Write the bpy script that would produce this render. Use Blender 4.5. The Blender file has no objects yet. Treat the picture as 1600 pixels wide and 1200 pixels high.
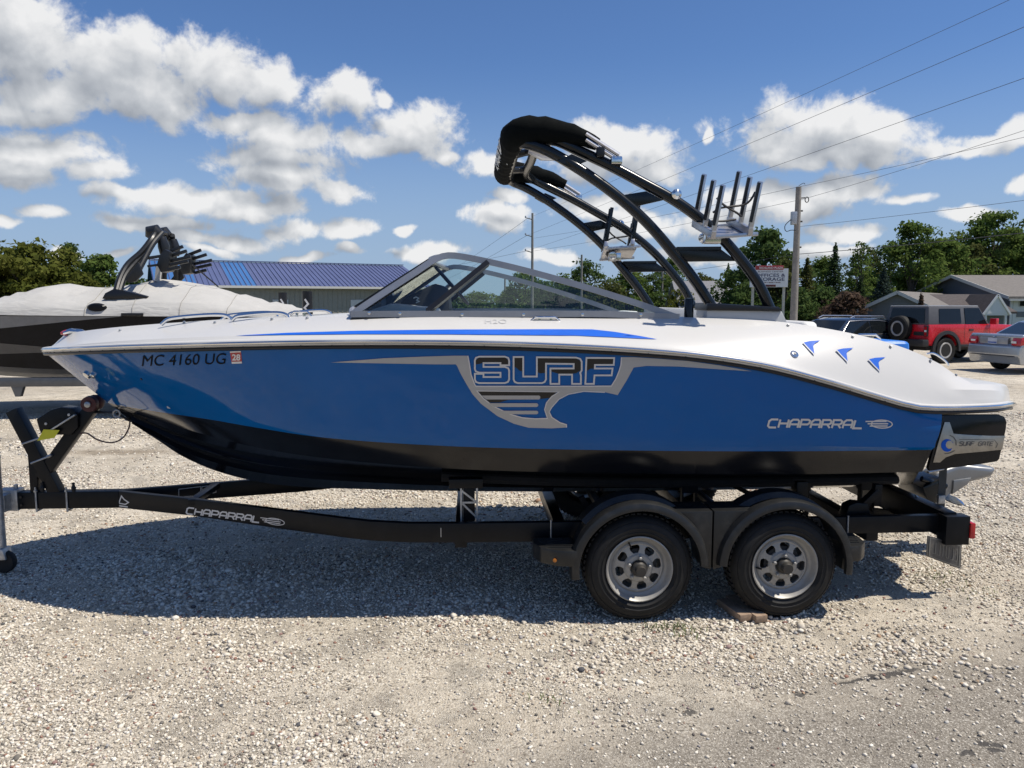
import bpy, bmesh, math, random
import numpy as np
from mathutils import Vector, Matrix
from mathutils.bvhtree import BVHTree
from math import sin, cos, pi, radians, sqrt, atan2

random.seed(7)
RNG = np.random.default_rng(7)
SC = bpy.context.scene
COL = SC.collection

# ------------------------------------------------------------------ camera
F = 1200.0                      # focal length in photo pixels (1600 wide)
CAMZ = 1.95
PITCH = math.atan(128 / F)
cd = bpy.data.cameras.new("camera")
cd.sensor_fit = 'HORIZONTAL'
cd.sensor_width = 36
cd.lens = 36 * F / 1600
cd.clip_start = 0.05
cd.clip_end = 3000
cam = bpy.data.objects.new("camera", cd)
COL.objects.link(cam)
cam.location = (0, 0, CAMZ)
cam.rotation_euler = (pi / 2 - PITCH, 0, 0)
SC.camera = cam
CAM = Vector((0, 0, CAMZ))
FWD = Vector((0, cos(PITCH), -sin(PITCH)))
UPV = Vector((0, sin(PITCH), cos(PITCH)))


def ray(px, py):
    return FWD + Vector(((px - 800) / F, 0, 0)) + UPV * ((600 - py) / F)


def W(px, py, Y):
    d = ray(px, py)
    return CAM + d * (Y / d.y)


def G(px, py, z=0.0):
    d = ray(px, py)
    return CAM + d * ((z - CAMZ) / d.z)


# ------------------------------------------------------------------ light
SUN_DIR = Vector((0.53, -0.095, 1.0)).normalized()
SUN_EL = math.asin(SUN_DIR.z)
SUN_ROT = atan2(SUN_DIR.x, SUN_DIR.y)
ld = bpy.data.lights.new("sun", 'SUN')
ld.energy = 4.5
ld.angle = radians(0.53)
ld.color = (1.0, 0.935, 0.83)
sun = bpy.data.objects.new("sun", ld)
COL.objects.link(sun)
sun.rotation_euler = SUN_DIR.to_track_quat('Z', 'Y').to_euler()
sun.location = (30, 0, 60)

SC.view_settings.view_transform = 'Standard'
SC.view_settings.look = 'None'
SC.view_settings.exposure = 0.24
SC.view_settings.gamma = 1
SC.view_settings.use_curve_mapping = False
SC.render.engine = 'CYCLES'
SC.cycles.max_bounces = 6
SC.cycles.transparent_max_bounces = 16

# ------------------------------------------------------------------ sky
world = bpy.data.worlds.new("World")
SC.world = world
world.use_nodes = True
nt = world.node_tree
nt.nodes.clear()


class NB:
    """tiny node builder"""
    def __init__(self, tree):
        self.t = tree

    def new(self, kind, **kw):
        n = self.t.nodes.new(kind)
        for k, v in kw.items():
            setattr(n, k, v)
        return n

    def set(self, n, i, v):
        s = n.inputs[i]
        if isinstance(v, bpy.types.NodeSocket):
            self.t.links.new(v, s)
        else:
            s.default_value = v

    def math(self, op, a, b=None, c=None, clamp=False):
        n = self.new('ShaderNodeMath', operation=op)
        n.use_clamp = clamp
        self.set(n, 0, a)
        if b is not None:
            self.set(n, 1, b)
        if c is not None:
            self.set(n, 2, c)
        return n.outputs[0]

    def vmath(self, op, a, b=None, c=None, out=0):
        n = self.new('ShaderNodeVectorMath', operation=op)
        self.set(n, 0, a)
        if b is not None:
            self.set(n, 1, b)
        if c is not None:
            self.set(n, 2, c)
        return n.outputs[out]

    def noise(self, vec, scale, detail=4, rough=0.55, dist=0.0, out='Fac'):
        n = self.new('ShaderNodeTexNoise')
        if vec is not None:
            self.set(n, 'Vector', vec)
        n.inputs['Scale'].default_value = scale
        n.inputs['Detail'].default_value = detail
        n.inputs['Roughness'].default_value = rough
        n.inputs['Distortion'].default_value = dist
        return n.outputs[out]

    def voronoi(self, vec, scale, feature='F1', out='Distance', rand=1.0):
        n = self.new('ShaderNodeTexVoronoi', feature=feature)
        self.set(n, 'Vector', vec)
        n.inputs['Scale'].default_value = scale
        n.inputs['Randomness'].default_value = rand
        return n.outputs[out]

    def ramp(self, fac, stops, interp='LINEAR'):
        n = self.new('ShaderNodeValToRGB')
        n.color_ramp.interpolation = interp
        els = n.color_ramp.elements
        while len(els) < len(stops):
            els.new(0.5)
        for e, (p, c) in zip(els, stops):
            e.position = p
            e.color = (c[0], c[1], c[2], 1) if not isinstance(c, (int, float)) else (c, c, c, 1)
        self.set(n, 'Fac', fac)
        return n.outputs['Color']

    def mix(self, fac, a, b, blend='MIX'):
        n = self.new('ShaderNodeMix', data_type='RGBA', blend_type=blend)
        self.set(n, 0, fac)
        for i, v in ((6, a), (7, b)):
            if isinstance(v, tuple):
                v = (v[0], v[1], v[2], 1)
            self.set(n, i, v)
        return n.outputs[2]

    def maprange(self, v, a, b, c, d, smooth=False):
        n = self.new('ShaderNodeMapRange')
        if smooth:
            n.interpolation_type = 'SMOOTHSTEP'
        self.set(n, 0, v)
        for i, x in enumerate((a, b, c, d)):
            n.inputs[i + 1].default_value = x
        return n.outputs[0]

    def sep(self, v):
        n = self.new('ShaderNodeSeparateXYZ')
        self.set(n, 0, v)
        return n.outputs

    def comb(self, x, y, z):
        n = self.new('ShaderNodeCombineXYZ')
        self.set(n, 0, x)
        self.set(n, 1, y)
        self.set(n, 2, z)
        return n.outputs[0]


# cumulus clouds: centre and radii measured in the photograph, kept as directions in the sky
CLOUDS = [
    (40, 60, 140, 95), (150, 92, 125, 72), (90, 140, 150, 50), (230, 140, 115, 58), (345, 108, 110, 52), (425, 118, 58, 36),
    (255, 165, 80, 32), (30, 172, 110, 26), (540, 145, 62, 42), (598, 150, 24, 15), (370, 190, 82, 26), (470, 220, 115, 40),
    (440, 250, 135, 24), (640, 205, 80, 50), (590, 228, 85, 27), (690, 245, 22, 12), (60, 235, 115, 42), (150, 264, 55, 20),
    (20, 268, 90, 24), (440, 278, 110, 28), (522, 302, 52, 22), (310, 308, 140, 30), (220, 300, 90, 14),
    (400, 328, 95, 18), (260, 347, 110, 16), (450, 358, 50, 18), (545, 358, 64, 19), (330, 371, 90, 17), (330, 388, 40, 9),
    (75, 328, 40, 13), (15, 345, 28, 10), (555, 388, 32, 10), (480, 399, 50, 10), (670, 392, 72, 16), (640, 360, 24, 7),
    (110, 390, 36, 11), (195, 392, 30, 9), (985, 225, 112, 46), (930, 250, 90, 36), (1000, 262, 85, 32), (770, 255, 60, 26),
    (775, 342, 70, 24), (800, 310, 40, 18), (1290, 205, 155, 58), (1240, 235, 108, 42), (1380, 207, 62, 44), (1300, 248, 115, 26),
    (1550, 217, 112, 24), (1595, 205, 50, 26), (1500, 232, 58, 14), (1310, 305, 85, 25), (1180, 312, 85, 28), (1240, 328, 105, 26),
    (1120, 346, 85, 28), (1000, 352, 85, 28), (920, 330, 65, 24), (1410, 318, 46, 14), (1510, 338, 58, 15), (1330, 366, 70, 12),
    (1300, 388, 70, 12), (1597, 288, 24, 15), (1080, 402, 90, 14), (860, 396, 60, 14), (960, 372, 50, 14), (1115, 215, 13, 18),
]


def pix_dir(px, py):
    d = ray(px, py).normalized()
    return atan2(d.x, d.y), math.asin(d.z)


def make_cloud_group(fine):
    g = bpy.data.node_groups.new("cloud_field", 'ShaderNodeTree')
    g.interface.new_socket("Coord", in_out='INPUT', socket_type='NodeSocketVector')
    g.interface.new_socket("Field", in_out='OUTPUT', socket_type='NodeSocketFloat')
    b = NB(g)
    gi = b.new('NodeGroupInput')
    go = b.new('NodeGroupOutput')
    p = gi.outputs[0]
    # gentle domain warp so the outlines billow
    w1 = b.noise(p, 9.0, 3, 0.55, out='Color')
    p2 = b.vmath('MULTIPLY_ADD', b.vmath('SUBTRACT', w1, (0.5, 0.5, 0.5)), (0.09, 0.055, 0), p)
    acc = None
    for (cx, cy, rx, ry) in CLOUDS:
        a, e = pix_dir(cx, cy)
        ra, re = rx / F * cos(a) ** 1.2, ry / F * cos(a)
        q = b.vmath('MULTIPLY_ADD', p2, (1 / ra, 1 / re, 0), (-a / ra, -e / re, 0))
        v = b.vmath('LENGTH', q, out=1)
        acc = v if acc is None else b.math('SMOOTH_MIN', acc, v, 0.18)
    acc = b.math('SUBTRACT', 1.0, acc)
    # the same kind of cumulus field carried on around the rest of the sky
    xs = b.sep(p)
    far = b.math('MAXIMUM',
                 b.maprange(b.math('ABSOLUTE', xs[0]), 0.66, 0.85, 0, 1),
                 b.maprange(xs[1], 0.50, 0.62, 0, 1))
    gen = b.noise(b.vmath('MULTIPLY', p, (2.4, 4.6, 1)), 1.0, 3, 0.5)
    gen = b.maprange(gen, 0.49, 0.69, -1.0, 0.9)
    gen = b.math('SUBTRACT', gen, b.maprange(far, 0, 1, 3, 0))
    acc = b.math('MAXIMUM', acc, gen)
    acc = b.math('MAXIMUM', acc, -1.2)
    n1 = b.math('SUBTRACT', b.noise(p, 15.0, 6 if fine else 3, 0.62, 0.3), 0.5)
    n2 = b.math('SUBTRACT', b.noise(p, 48.0, 5, 0.62), 0.5) if fine else 0.0
    f = b.math('ADD', b.math('MULTIPLY_ADD', acc, 0.82, -0.04), b.math('MULTIPLY', n1, 1.65))
    f = b.math('ADD', f, b.math('MULTIPLY', n2, 0.55))
    g.links.new(f, go.inputs[0])
    return g


CG = make_cloud_group(True)
CG2 = make_cloud_group(False)
b = NB(nt)
tc = b.new('ShaderNodeTexCoord')
dirv = b.vmath('NORMALIZE', tc.outputs['Generated'])
dx, dy, dz = b.sep(dirv)
az = b.math('ARCTAN2', dx, dy)
el = b.math('ARCSINE', dz)
coord = b.comb(az, el, 0.0)


def field(c, g):
    n = b.new('ShaderNodeGroup')
    n.node_tree = g
    b.set(n, 0, c)
    return n.outputs[0]


f0 = field(coord, CG)
f1 = field(b.vmath('ADD', coord, (0.012, 0.030, 0)), CG2)
dens = b.maprange(f0, -0.06, 0.34, 0, 1, True)
dens = b.math('MULTIPLY', dens, b.maprange(dz, 0.0, 0.02, 0, 1))
lit = b.math('SUBTRACT', f0, f1)
lit = b.math('ADD', b.math('MULTIPLY', lit, 0.80), b.maprange(f0, 0.1, 1.2, 0.66, 0.34))
lit = b.math('MULTIPLY', lit, 1.0, clamp=True)
sky = b.new('ShaderNodeTexSky', sky_type='NISHITA')
sky.sun_disc = False
sky.sun_elevation = SUN_EL
sky.sun_rotation = SUN_ROT
sky.air_density = 1.0
sky.dust_density = 0.25
sky.ozone_density = 1.6
cloudcol = b.ramp(lit, [(0.0, (3.5, 3.9, 4.5)), (0.30, (5.0, 5.35, 5.9)), (0.60, (7.2, 7.5, 7.9)), (1.0, (11.2, 11.2, 11.2))])
skyc = b.mix(1.0, sky.outputs[0], (0.77, 1.02, 1.40), 'MULTIPLY')
skyc = b.mix(b.maprange(dz, 0.0, 0.30, 0.85, 0.0, True), skyc, (4.3, 5.8, 8.2))
skymix = b.mix(b.math('MULTIPLY', dens, 0.97), skyc, cloudcol)
bg = b.new('ShaderNodeBackground')
bg.inputs['Strength'].default_value = 0.066
b.set(bg, 'Color', skymix)
wo = b.new('ShaderNodeOutputWorld')
nt.links.new(bg.outputs[0], wo.inputs[0])
world.cycles.sampling_method = 'MANUAL'
world.cycles.sample_map_resolution = 512

# ------------------------------------------------------------------ materials
MATS = {}


def mat(name, color, rough=0.5, metal=0.0, coat=0.0, var=0.12, vscale=6.0, bump=0.0, bscale=60.0, rvar=0.12, spec=0.5, dirt=0.0,
        dirtcol=(0.30, 0.26, 0.21)):
    if name in MATS:
        return MATS[name]
    m = bpy.data.materials.new(name)
    m.use_nodes = True
    t = m.node_tree
    bs = t.nodes['Principled BSDF']
    n = NB(t)
    tcn = n.new('ShaderNodeTexCoord')
    o = tcn.outputs['Object']
    f = n.noise(o, vscale, 5, 0.6)
    c0 = tuple(max(0, x * (1 - var)) for x in color)
    c1 = tuple(min(1, x * (1 + var)) for x in color)
    col = n.mix(n.maprange(f, 0.3, 0.7, 0, 1), c0, c1)
    if dirt > 0:
        d = n.noise(o, 11.0, 7, 0.68)
        col = n.mix(n.math('MULTIPLY', n.maprange(d, 0.5, 0.72, 0, 1), dirt), col, dirtcol)
    n.set(bs, 'Base Color', col)
    r = n.noise(o, vscale * 3.1, 4, 0.6)
    n.set(bs, 'Roughness', n.maprange(r, 0.25, 0.75, max(0.02, rough - rvar * rough), min(1, rough + rvar * rough)))
    bs.inputs['Metallic'].default_value = metal
    bs.inputs['Specular IOR Level'].default_value = spec
    if coat:
        bs.inputs['Coat Weight'].default_value = coat
        bs.inputs['Coat Roughness'].default_value = 0.03
    if bump:
        bn = n.new('ShaderNodeBump')
        bn.inputs['Strength'].default_value = bump
        bn.inputs['Distance'].default_value = 0.004
        n.set(bn, 'Height', n.noise(o, bscale, 4, 0.6))
        t.links.new(bn.outputs[0], bs.inputs['Normal'])
    MATS[name] = m
    return m


def glass_mat(name, tint, refl=1.0, opacity=0.0, dark=(0.02, 0.02, 0.02)):
    if name in MATS:
        return MATS[name]
    m = bpy.data.materials.new(name)
    m.use_nodes = True
    t = m.node_tree
    t.nodes.clear()
    n = NB(t)
    tr = n.new('ShaderNodeBsdfTransparent')
    tr.inputs[0].default_value = (*tint, 1)
    base = tr.outputs[0]
    if opacity > 0:
        df = n.new('ShaderNodeBsdfDiffuse')
        df.inputs[0].default_value = (*dark, 1)
        mx = n.new('ShaderNodeMixShader')
        mx.inputs[0].default_value = opacity
        t.links.new(base, mx.inputs[1])
        t.links.new(df.outputs[0], mx.inputs[2])
        base = mx.outputs[0]
    gl = n.new('ShaderNodeBsdfGlossy')
    gl.inputs['Roughness'].default_value = 0.02
    fr = n.new('ShaderNodeFresnel')
    fr.inputs['IOR'].default_value = 1.5
    k = n.math('MULTIPLY', fr.outputs[0], refl, clamp=True)
    mx2 = n.new('ShaderNodeMixShader')
    t.links.new(k, mx2.inputs[0])
    t.links.new(base, mx2.inputs[1])
    t.links.new(gl.outputs[0], mx2.inputs[2])
    out = n.new('ShaderNodeOutputMaterial')
    t.links.new(mx2.outputs[0], out.inputs[0])
    MATS[name] = m
    return m


M_BLUE = mat('blue_gelcoat', (0.001, 0.100, 0.335), 0.07, spec=0.28, var=0.05, vscale=1.5, dirt=0.05, dirtcol=(0.10, 0.14, 0.2))
M_BLACK = mat('black_gelcoat', (0.005, 0.006, 0.009), 0.14, spec=0.38, var=0.2, dirt=0.05, dirtcol=(0.03, 0.028, 0.026))
M_WHITE = mat('white_gelcoat', (0.56, 0.55, 0.53), 0.28, spec=0.35, var=0.01, rvar=0.0, vscale=1.0)
M_STRIPE = mat('bright_blue_vinyl', (0.015, 0.115, 0.56), 0.5, spec=0.15, var=0.05)
M_SILVERV = mat('silver_vinyl', (0.40, 0.40, 0.40), 0.35, metal=0.25, var=0.04)
M_SILVERL = mat('silver_vinyl_bright', (0.62, 0.62, 0.62), 0.3, metal=0.2, var=0.04)
M_BLACKV = mat('black_vinyl', (0.006, 0.006, 0.008), 0.35, var=0.1)
M_CHROME = mat('polished_steel', (0.72, 0.72, 0.71), 0.14, metal=1.0, var=0.05)
M_ALU = mat('anodised_aluminium', (0.52, 0.52, 0.54), 0.32, metal=0.85, var=0.06)
M_WSFRAME = mat('windshield_aluminium', (0.32, 0.32, 0.34), 0.38, metal=0.6, var=0.08)
M_TOWER = mat('black_powder_coat', (0.006, 0.008, 0.010), 0.22, spec=0.42, var=0.15)
M_TRAILER = mat('trailer_black_paint', (0.006, 0.007, 0.009), 0.34, spec=0.22, var=0.25, dirt=0.10, dirtcol=(0.05, 0.045, 0.04))
M_FENDER = mat('black_plastic_fender', (0.013, 0.0135, 0.014), 0.36, spec=0.45, var=0.15, bump=0.12, bscale=300, dirt=0.16, dirtcol=(0.12, 0.11, 0.09))
M_RUBBER = mat('tyre_rubber', (0.014, 0.014, 0.014), 0.7, spec=0.3, var=0.25, bump=0.2, bscale=90, dirt=0.15, dirtcol=(0.045, 0.042, 0.038))
M_GALV = mat('galvanised_steel', (0.42, 0.43, 0.44), 0.45, metal=0.8, var=0.25, vscale=25)
M_RIM = mat('silver_rim_paint', (0.35, 0.34, 0.315), 0.5, metal=0.35, var=0.15, dirt=0.35, dirtcol=(0.16, 0.14, 0.11))
M_DARK = mat('dark_void', (0.012, 0.012, 0.012), 0.7, var=0.2)
M_CANVAS = mat('black_canvas', (0.004, 0.005, 0.005), 0.95, spec=0.1, var=0.2, bump=0.3, bscale=40)
M_VINYLW = mat('white_upholstery', (0.72, 0.71, 0.68), 0.45, var=0.03)
M_VINYLG = mat('grey_upholstery', (0.45, 0.46, 0.47), 0.5, var=0.05)
M_LINER = mat('grey_cockpit_liner', (0.58, 0.58, 0.57), 0.6, var=0.05)
M_CARPET = mat('carpet_black', (0.015, 0.015, 0.016), 0.95, var=0.2, bump=0.4, bscale=200)
M_WOOD = mat('weathered_wood', (0.27, 0.19, 0.13), 0.8, var=0.35, vscale=14, bump=0.4, bscale=70)
M_RED = mat('red_lens', (0.45, 0.012, 0.015), 0.18, coat=0.6, var=0.1)
M_YELLOW = mat('yellow_tag', (0.62, 0.58, 0.03), 0.6, var=0.08)
M_LETTER = mat('dark_lettering', (0.003, 0.004, 0.006), 0.6, spec=0.1, var=0.05)
M_WSGLASS = glass_mat('windshield_glass', (0.84, 0.91, 0.89), 1.5)

# ------------------------------------------------------------------ mesh helpers


class MB:
    def __init__(self):
        self.v = []
        self.f = []
        self.mi = []

    def add(self, vs, fs, mi=0):
        o = len(self.v)
        self.v += [Vector(p) for p in vs]
        self.f += [tuple(i + o for i in f) for f in fs]
        self.mi += [mi] * len(fs)
        return self

    def box(self, c, s, rz=0.0, mi=0, rot=None, taper=1.0):
        hx, hy, hz = s[0] / 2, s[1] / 2, s[2] / 2
        R = rot if rot is not None else Matrix.Rotation(rz, 3, 'Z')
        vs = []
        for z in (-hz, hz):
            k = 1.0 if z < 0 else taper
            for x, y in ((-hx, -hy), (hx, -hy), (hx, hy), (-hx, hy)):
                vs.append(R @ Vector((x * k, y * k, z)) + Vector(c))
        self.add(vs, [(0, 3, 2, 1), (4, 5, 6, 7), (0, 1, 5, 4), (1, 2, 6, 5), (2, 3, 7, 6), (3, 0, 4, 7)], mi)
        return self

    def bar(self, a, b_, w, h, up=(0, 0, 1), mi=0):
        a, b_ = Vector(a), Vector(b_)
        d = (b_ - a)
        L = d.length
        d.normalize()
        upv = Vector(up)
        s = d.cross(upv)
        if s.length < 1e-4:
            s = d.cross(Vector((1, 0, 0)))
        s.normalize()
        u = s.cross(d)
        R = Matrix((d, s, u)).transposed()
        return self.box((a + b_) / 2, (L, w, h), rot=R, mi=mi)

    def tube(self, pts, r, seg=10, cap=True, mi=0, flat=1.0, closed=False):
        pts = [Vector(p) for p in pts]
        n = len(pts)
        rs = r if isinstance(r, (list, tuple)) else [r] * n
        ring = []
        prev = None
        vs = []
        for i, p in enumerate(pts):
            if closed:
                d = (pts[(i + 1) % n] - pts[i - 1]).normalized()
            else:
                d = (pts[min(i + 1, n - 1)] - pts[max(i - 1, 0)]).normalized()
            if prev is None:
                ref = Vector((0, 0, 1)) if abs(d.z) < 0.9 else Vector((1, 0, 0))
                s = d.cross(ref).normalized()
            else:
                s = (prev - d * prev.dot(d)).normalized()
            prev = s
            u = s.cross(d)
            for k in range(seg):
                a = 2 * pi * k / seg
                vs.append(p + s * (cos(a) * rs[i]) + u * (sin(a) * rs[i] * flat))
        fs = []
        m = n if closed else n - 1
        for i in range(m):
            for k in range(seg):
                k2 = (k + 1) % seg
                j = (i + 1) % n
                fs.append((i * seg + k, i * seg + k2, j * seg + k2, j * seg + k))
        if cap and not closed:
            fs.append(tuple(range(seg - 1, -1, -1)))
            fs.append(tuple((n - 1) * seg + k for k in range(seg)))
        self.add(vs, fs, mi)
        return self

    def lathe(self, prof, origin=(0, 0, 0), axis='Z', seg=24, mi=0, close=False, cap=True):
        """prof: list of (r, h)"""
        vs = []
        o = Vector(origin)
        for (r, h) in prof:
            for k in range(seg):
                a = 2 * pi * k / seg
                c, s = r * cos(a), r * sin(a)
                if axis == 'Z':
                    p = Vector((c, s, h))
                elif axis == 'Y':
                    p = Vector((c, h, s))
                else:
                    p = Vector((h, c, s))
                vs.append(o + p)
        fs = []
        n = len(prof)
        rng = n if close else n - 1
        for i in range(rng):
            j = (i + 1) % n
            for k in range(seg):
                k2 = (k + 1) % seg
                fs.append((i * seg + k, i * seg + k2, j * seg + k2, j * seg + k))
        if not close and cap:
            if prof[0][0] > 1e-6:
                fs.append(tuple(range(seg)))
            if prof[-1][0] > 1e-6:
                fs.append(tuple((n - 1) * seg + k for k in range(seg)))
        self.add(vs, fs, mi)
        return self

    def prism(self, poly, h0, h1, axis='Y', mi=0, inset=None):
        """poly of 2-D points extruded along axis; axis Y: (x,z), axis Z: (x,y), axis X: (y,z)"""
        def P(p, h):
            if axis == 'Y':
                return (p[0], h, p[1])
            if axis == 'Z':
                return (p[0], p[1], h)
            return (h, p[0], p[1])
        n = len(poly)
        vs = [P(p, h0) for p in poly] + [P(p, h1) for p in poly]
        fs = [tuple(range(n - 1, -1, -1)), tuple(range(n, 2 * n))]
        for i in range(n):
            j = (i + 1) % n
            fs.append((i, j, n + j, n + i))
        self.add(vs, fs, mi)
        return self

    def loft(self, lines, mi=0, closed=False):
        """lines: lists of equal length; quads between successive lines"""
        n = len(lines[0])
        vs = [p for l in lines for p in l]
        fs = []
        mis = mi if isinstance(mi, (list, tuple)) else [mi] * (len(lines))
        o = len(self.v)
        self.v += [Vector(p) for p in vs]
        for a in range(len(lines) - (0 if closed else 1)):
            bb = (a + 1) % len(lines)
            for i in range(n - 1):
                self.f.append((o + a * n + i, o + a * n + i + 1, o + bb * n + i + 1, o + bb * n + i))
                self.mi.append(mis[a])
        return self

    def mirror(self, axis=1):
        o = len(self.v)
        nv = []
        for p in self.v:
            q = p.copy()
            q[axis] = -q[axis]
            nv.append(q)
        self.v += nv
        self.f += [tuple(i + o for i in reversed(f)) for f in list(self.f)]
        self.mi += list(self.mi)
        return self

    def mirrored(self, axis=1):
        m = MB()
        for p in self.v:
            q = p.copy()
            q[axis] = -q[axis]
            m.v.append(q)
        m.f = [tuple(reversed(f)) for f in self.f]
        m.mi = list(self.mi)
        return m

    def build(self, name, mats, parent=None, smooth=True, bevel=0.0, weld=1e-5, sharp=35, bseg=2, recalc=True):
        me = bpy.data.meshes.new(name)
        bm = bmesh.new()
        vv = [bm.verts.new(p) for p in self.v]
        for f, mi in zip(self.f, self.mi):
            if len(set(f)) < 3:
                continue
            try:
                face = bm.faces.new([vv[i] for i in f])
                face.material_index = mi
            except ValueError:
                pass
        if weld:
            bmesh.ops.remove_doubles(bm, verts=bm.verts, dist=weld)
        bmesh.ops.dissolve_degenerate(bm, edges=bm.edges, dist=1e-6)
        if recalc:
            bmesh.ops.recalc_face_normals(bm, faces=bm.faces)
        if bevel > 0:
            es = [e for e in bm.edges if len(e.link_faces) == 2 and e.calc_face_angle(0) > radians(28)]
            try:
                bmesh.ops.bevel(bm, geom=es, offset=bevel, segments=bseg, profile=0.6, affect='EDGES', clamp_overlap=True)
            except Exception:
                pass
        for f in bm.faces:
            f.smooth = smooth
        if smooth:
            for e in bm.edges:
                if len(e.link_faces) == 2 and e.calc_face_angle(0) > radians(sharp):
                    e.smooth = False
        bm.to_mesh(me)
        bm.free()
        if not isinstance(mats, (list, tuple)):
            mats = [mats]
        for m in mats:
            me.materials.append(m)
        o = bpy.data.objects.new(name, me)
        COL.objects.link(o)
        if parent is not None:
            o.parent = parent
        return o


def empty(name, label, cat, loc=(0, 0, 0), rz=0.0, group=None):
    o = bpy.data.objects.new(name, None)
    COL.objects.link(o)
    o.location = loc
    o.rotation_euler = (0, 0, rz)
    o['label'] = label
    o['category'] = cat
    if group:
        o['group'] = group
    return o


def tag(o, label, cat, group=None):
    o['label'] = label
    o['category'] = cat
    if group:
        o['group'] = group
    return o


def struct(o, kind='structure'):
    o['kind'] = kind
    return o


def copy_part(o, parent):
    c = o.copy()
    COL.objects.link(c)
    c.parent = parent
    for ch in list(o.children):
        copy_part(ch, c)
    return c


def catmull(P, ts):
    """P list of vectors, ts in 0..1 by arc length"""
    P = [Vector(p) for p in P]
    dense = []
    n = len(P)
    for i in range(n - 1):
        p0 = P[i - 1] if i > 0 else P[0] * 2 - P[1]
        p1, p2 = P[i], P[i + 1]
        p3 = P[i + 2] if i + 2 < n else P[-1] * 2 - P[-2]
        # centripetal
        t0 = 0.0
        t1 = t0 + max(1e-6, (p1 - p0).length) ** 0.5
        t2 = t1 + max(1e-6, (p2 - p1).length) ** 0.5
        t3 = t2 + max(1e-6, (p3 - p2).length) ** 0.5
        for k in range(12):
            t = t1 + (t2 - t1) * k / 12
            A1 = p0 * ((t1 - t) / (t1 - t0)) + p1 * ((t - t0) / (t1 - t0))
            A2 = p1 * ((t2 - t) / (t2 - t1)) + p2 * ((t - t1) / (t2 - t1))
            A3 = p2 * ((t3 - t) / (t3 - t2)) + p3 * ((t - t2) / (t3 - t2))
            B1 = A1 * ((t2 - t) / (t2 - t0)) + A2 * ((t - t0) / (t2 - t0))
            B2 = A2 * ((t3 - t) / (t3 - t1)) + A3 * ((t - t1) / (t3 - t1))
            dense.append(B1 * ((t2 - t) / (t2 - t1)) + B2 * ((t - t1) / (t2 - t1)))
    dense.append(P[-1])
    L = [0.0]
    for i in range(1, len(dense)):
        L.append(L[-1] + (dense[i] - dense[i - 1]).length)
    out = []
    j = 0
    for t in ts:
        s = t * L[-1]
        while j < len(L) - 2 and L[j + 1] < s:
            j += 1
        while j > 0 and L[j] > s:
            j -= 1
        d = L[j + 1] - L[j]
        k = 0 if d < 1e-9 else (s - L[j]) / d
        out.append(dense[j].lerp(dense[j + 1], min(1, max(0, k))))
    return out


def smooth_path(P, n):
    return catmull(P, [i / (n - 1) for i in range(n)])


def text_2d(body, bold=0.0, spacing=1.0):
    """Blender's built-in letters as flat 2-D triangles: (points, faces), normalised to x 0..1, y 0..1"""
    cu = bpy.data.curves.new("letters", 'FONT')
    cu.body = body
    cu.offset = bold
    cu.space_character = spacing
    cu.resolution_u = 4
    ob = bpy.data.objects.new("letters", cu)
    COL.objects.link(ob)
    bpy.context.view_layer.update()
    ev = ob.evaluated_get(bpy.context.evaluated_depsgraph_get())
    me = ev.to_mesh()
    pts = [(v.co.x, v.co.y) for v in me.vertices]
    fs = [tuple(p.vertices) for p in me.polygons]
    ev.to_mesh_clear()
    bpy.data.objects.remove(ob)
    bpy.data.curves.remove(cu)
    x0, x1 = min(p[0] for p in pts), max(p[0] for p in pts)
    y0, y1 = min(p[1] for p in pts), max(p[1] for p in pts)
    return [((p[0] - x0) / (x1 - x0), (p[1] - y0) / (y1 - y0)) for p in pts], fs


def fill_2d(polys):
    """closed outlines (first outer, then holes) -> triangles"""
    cu = bpy.data.curves.new("outline", 'CURVE')
    cu.dimensions = '2D'
    cu.fill_mode = 'BOTH'
    for poly in polys:
        sp = cu.splines.new('POLY')
        sp.points.add(len(poly) - 1)
        for q, p in zip(sp.points, poly):
            q.co = (p[0], -p[1], 0, 1)
        sp.use_cyclic_u = True
    ob = bpy.data.objects.new("outline", cu)
    COL.objects.link(ob)
    bpy.context.view_layer.update()
    ev = ob.evaluated_get(bpy.context.evaluated_depsgraph_get())
    me = ev.to_mesh()
    pts = [(v.co.x, -v.co.y) for v in me.vertices]
    fs = [tuple(p.vertices) for p in me.polygons]
    ev.to_mesh_clear()
    bpy.data.objects.remove(ob)
    bpy.data.curves.remove(cu)
    return pts, fs


def ribbon_2d(poly, w, closed=True):
    """stroke of width w along a 2-D polyline, mitred"""
    P = [Vector((p[0], p[1])) for p in poly]
    n = len(P)
    pts, fs = [], []
    for i in range(n):
        if closed:
            a, c, d = P[i - 1], P[i], P[(i + 1) % n]
        else:
            a, c, d = P[max(i - 1, 0)], P[i], P[min(i + 1, n - 1)]
        e1 = (c - a).normalized() if (c - a).length > 1e-9 else (d - c).normalized()
        e2 = (d - c).normalized() if (d - c).length > 1e-9 else e1
        n1 = Vector((-e1.y, e1.x))
        n2 = Vector((-e2.y, e2.x))
        m = (n1 + n2)
        if m.length < 1e-6:
            m = n1
        m.normalize()
        k = w / 2 / max(0.45, m.dot(n1))
        pts += [tuple(c + m * k), tuple(c - m * k)]
    m = n if closed else n - 1
    for i in range(m):
        j = (i + 1) % n
        fs.append((2 * i, 2 * i + 1, 2 * j + 1, 2 * j))
    return pts, fs


def merge_2d(lst):
    pts, fs = [], []
    for p, f in lst:
        o = len(pts)
        pts += p
        fs += [tuple(i + o for i in q) for q in f]
    return pts, fs


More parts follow.
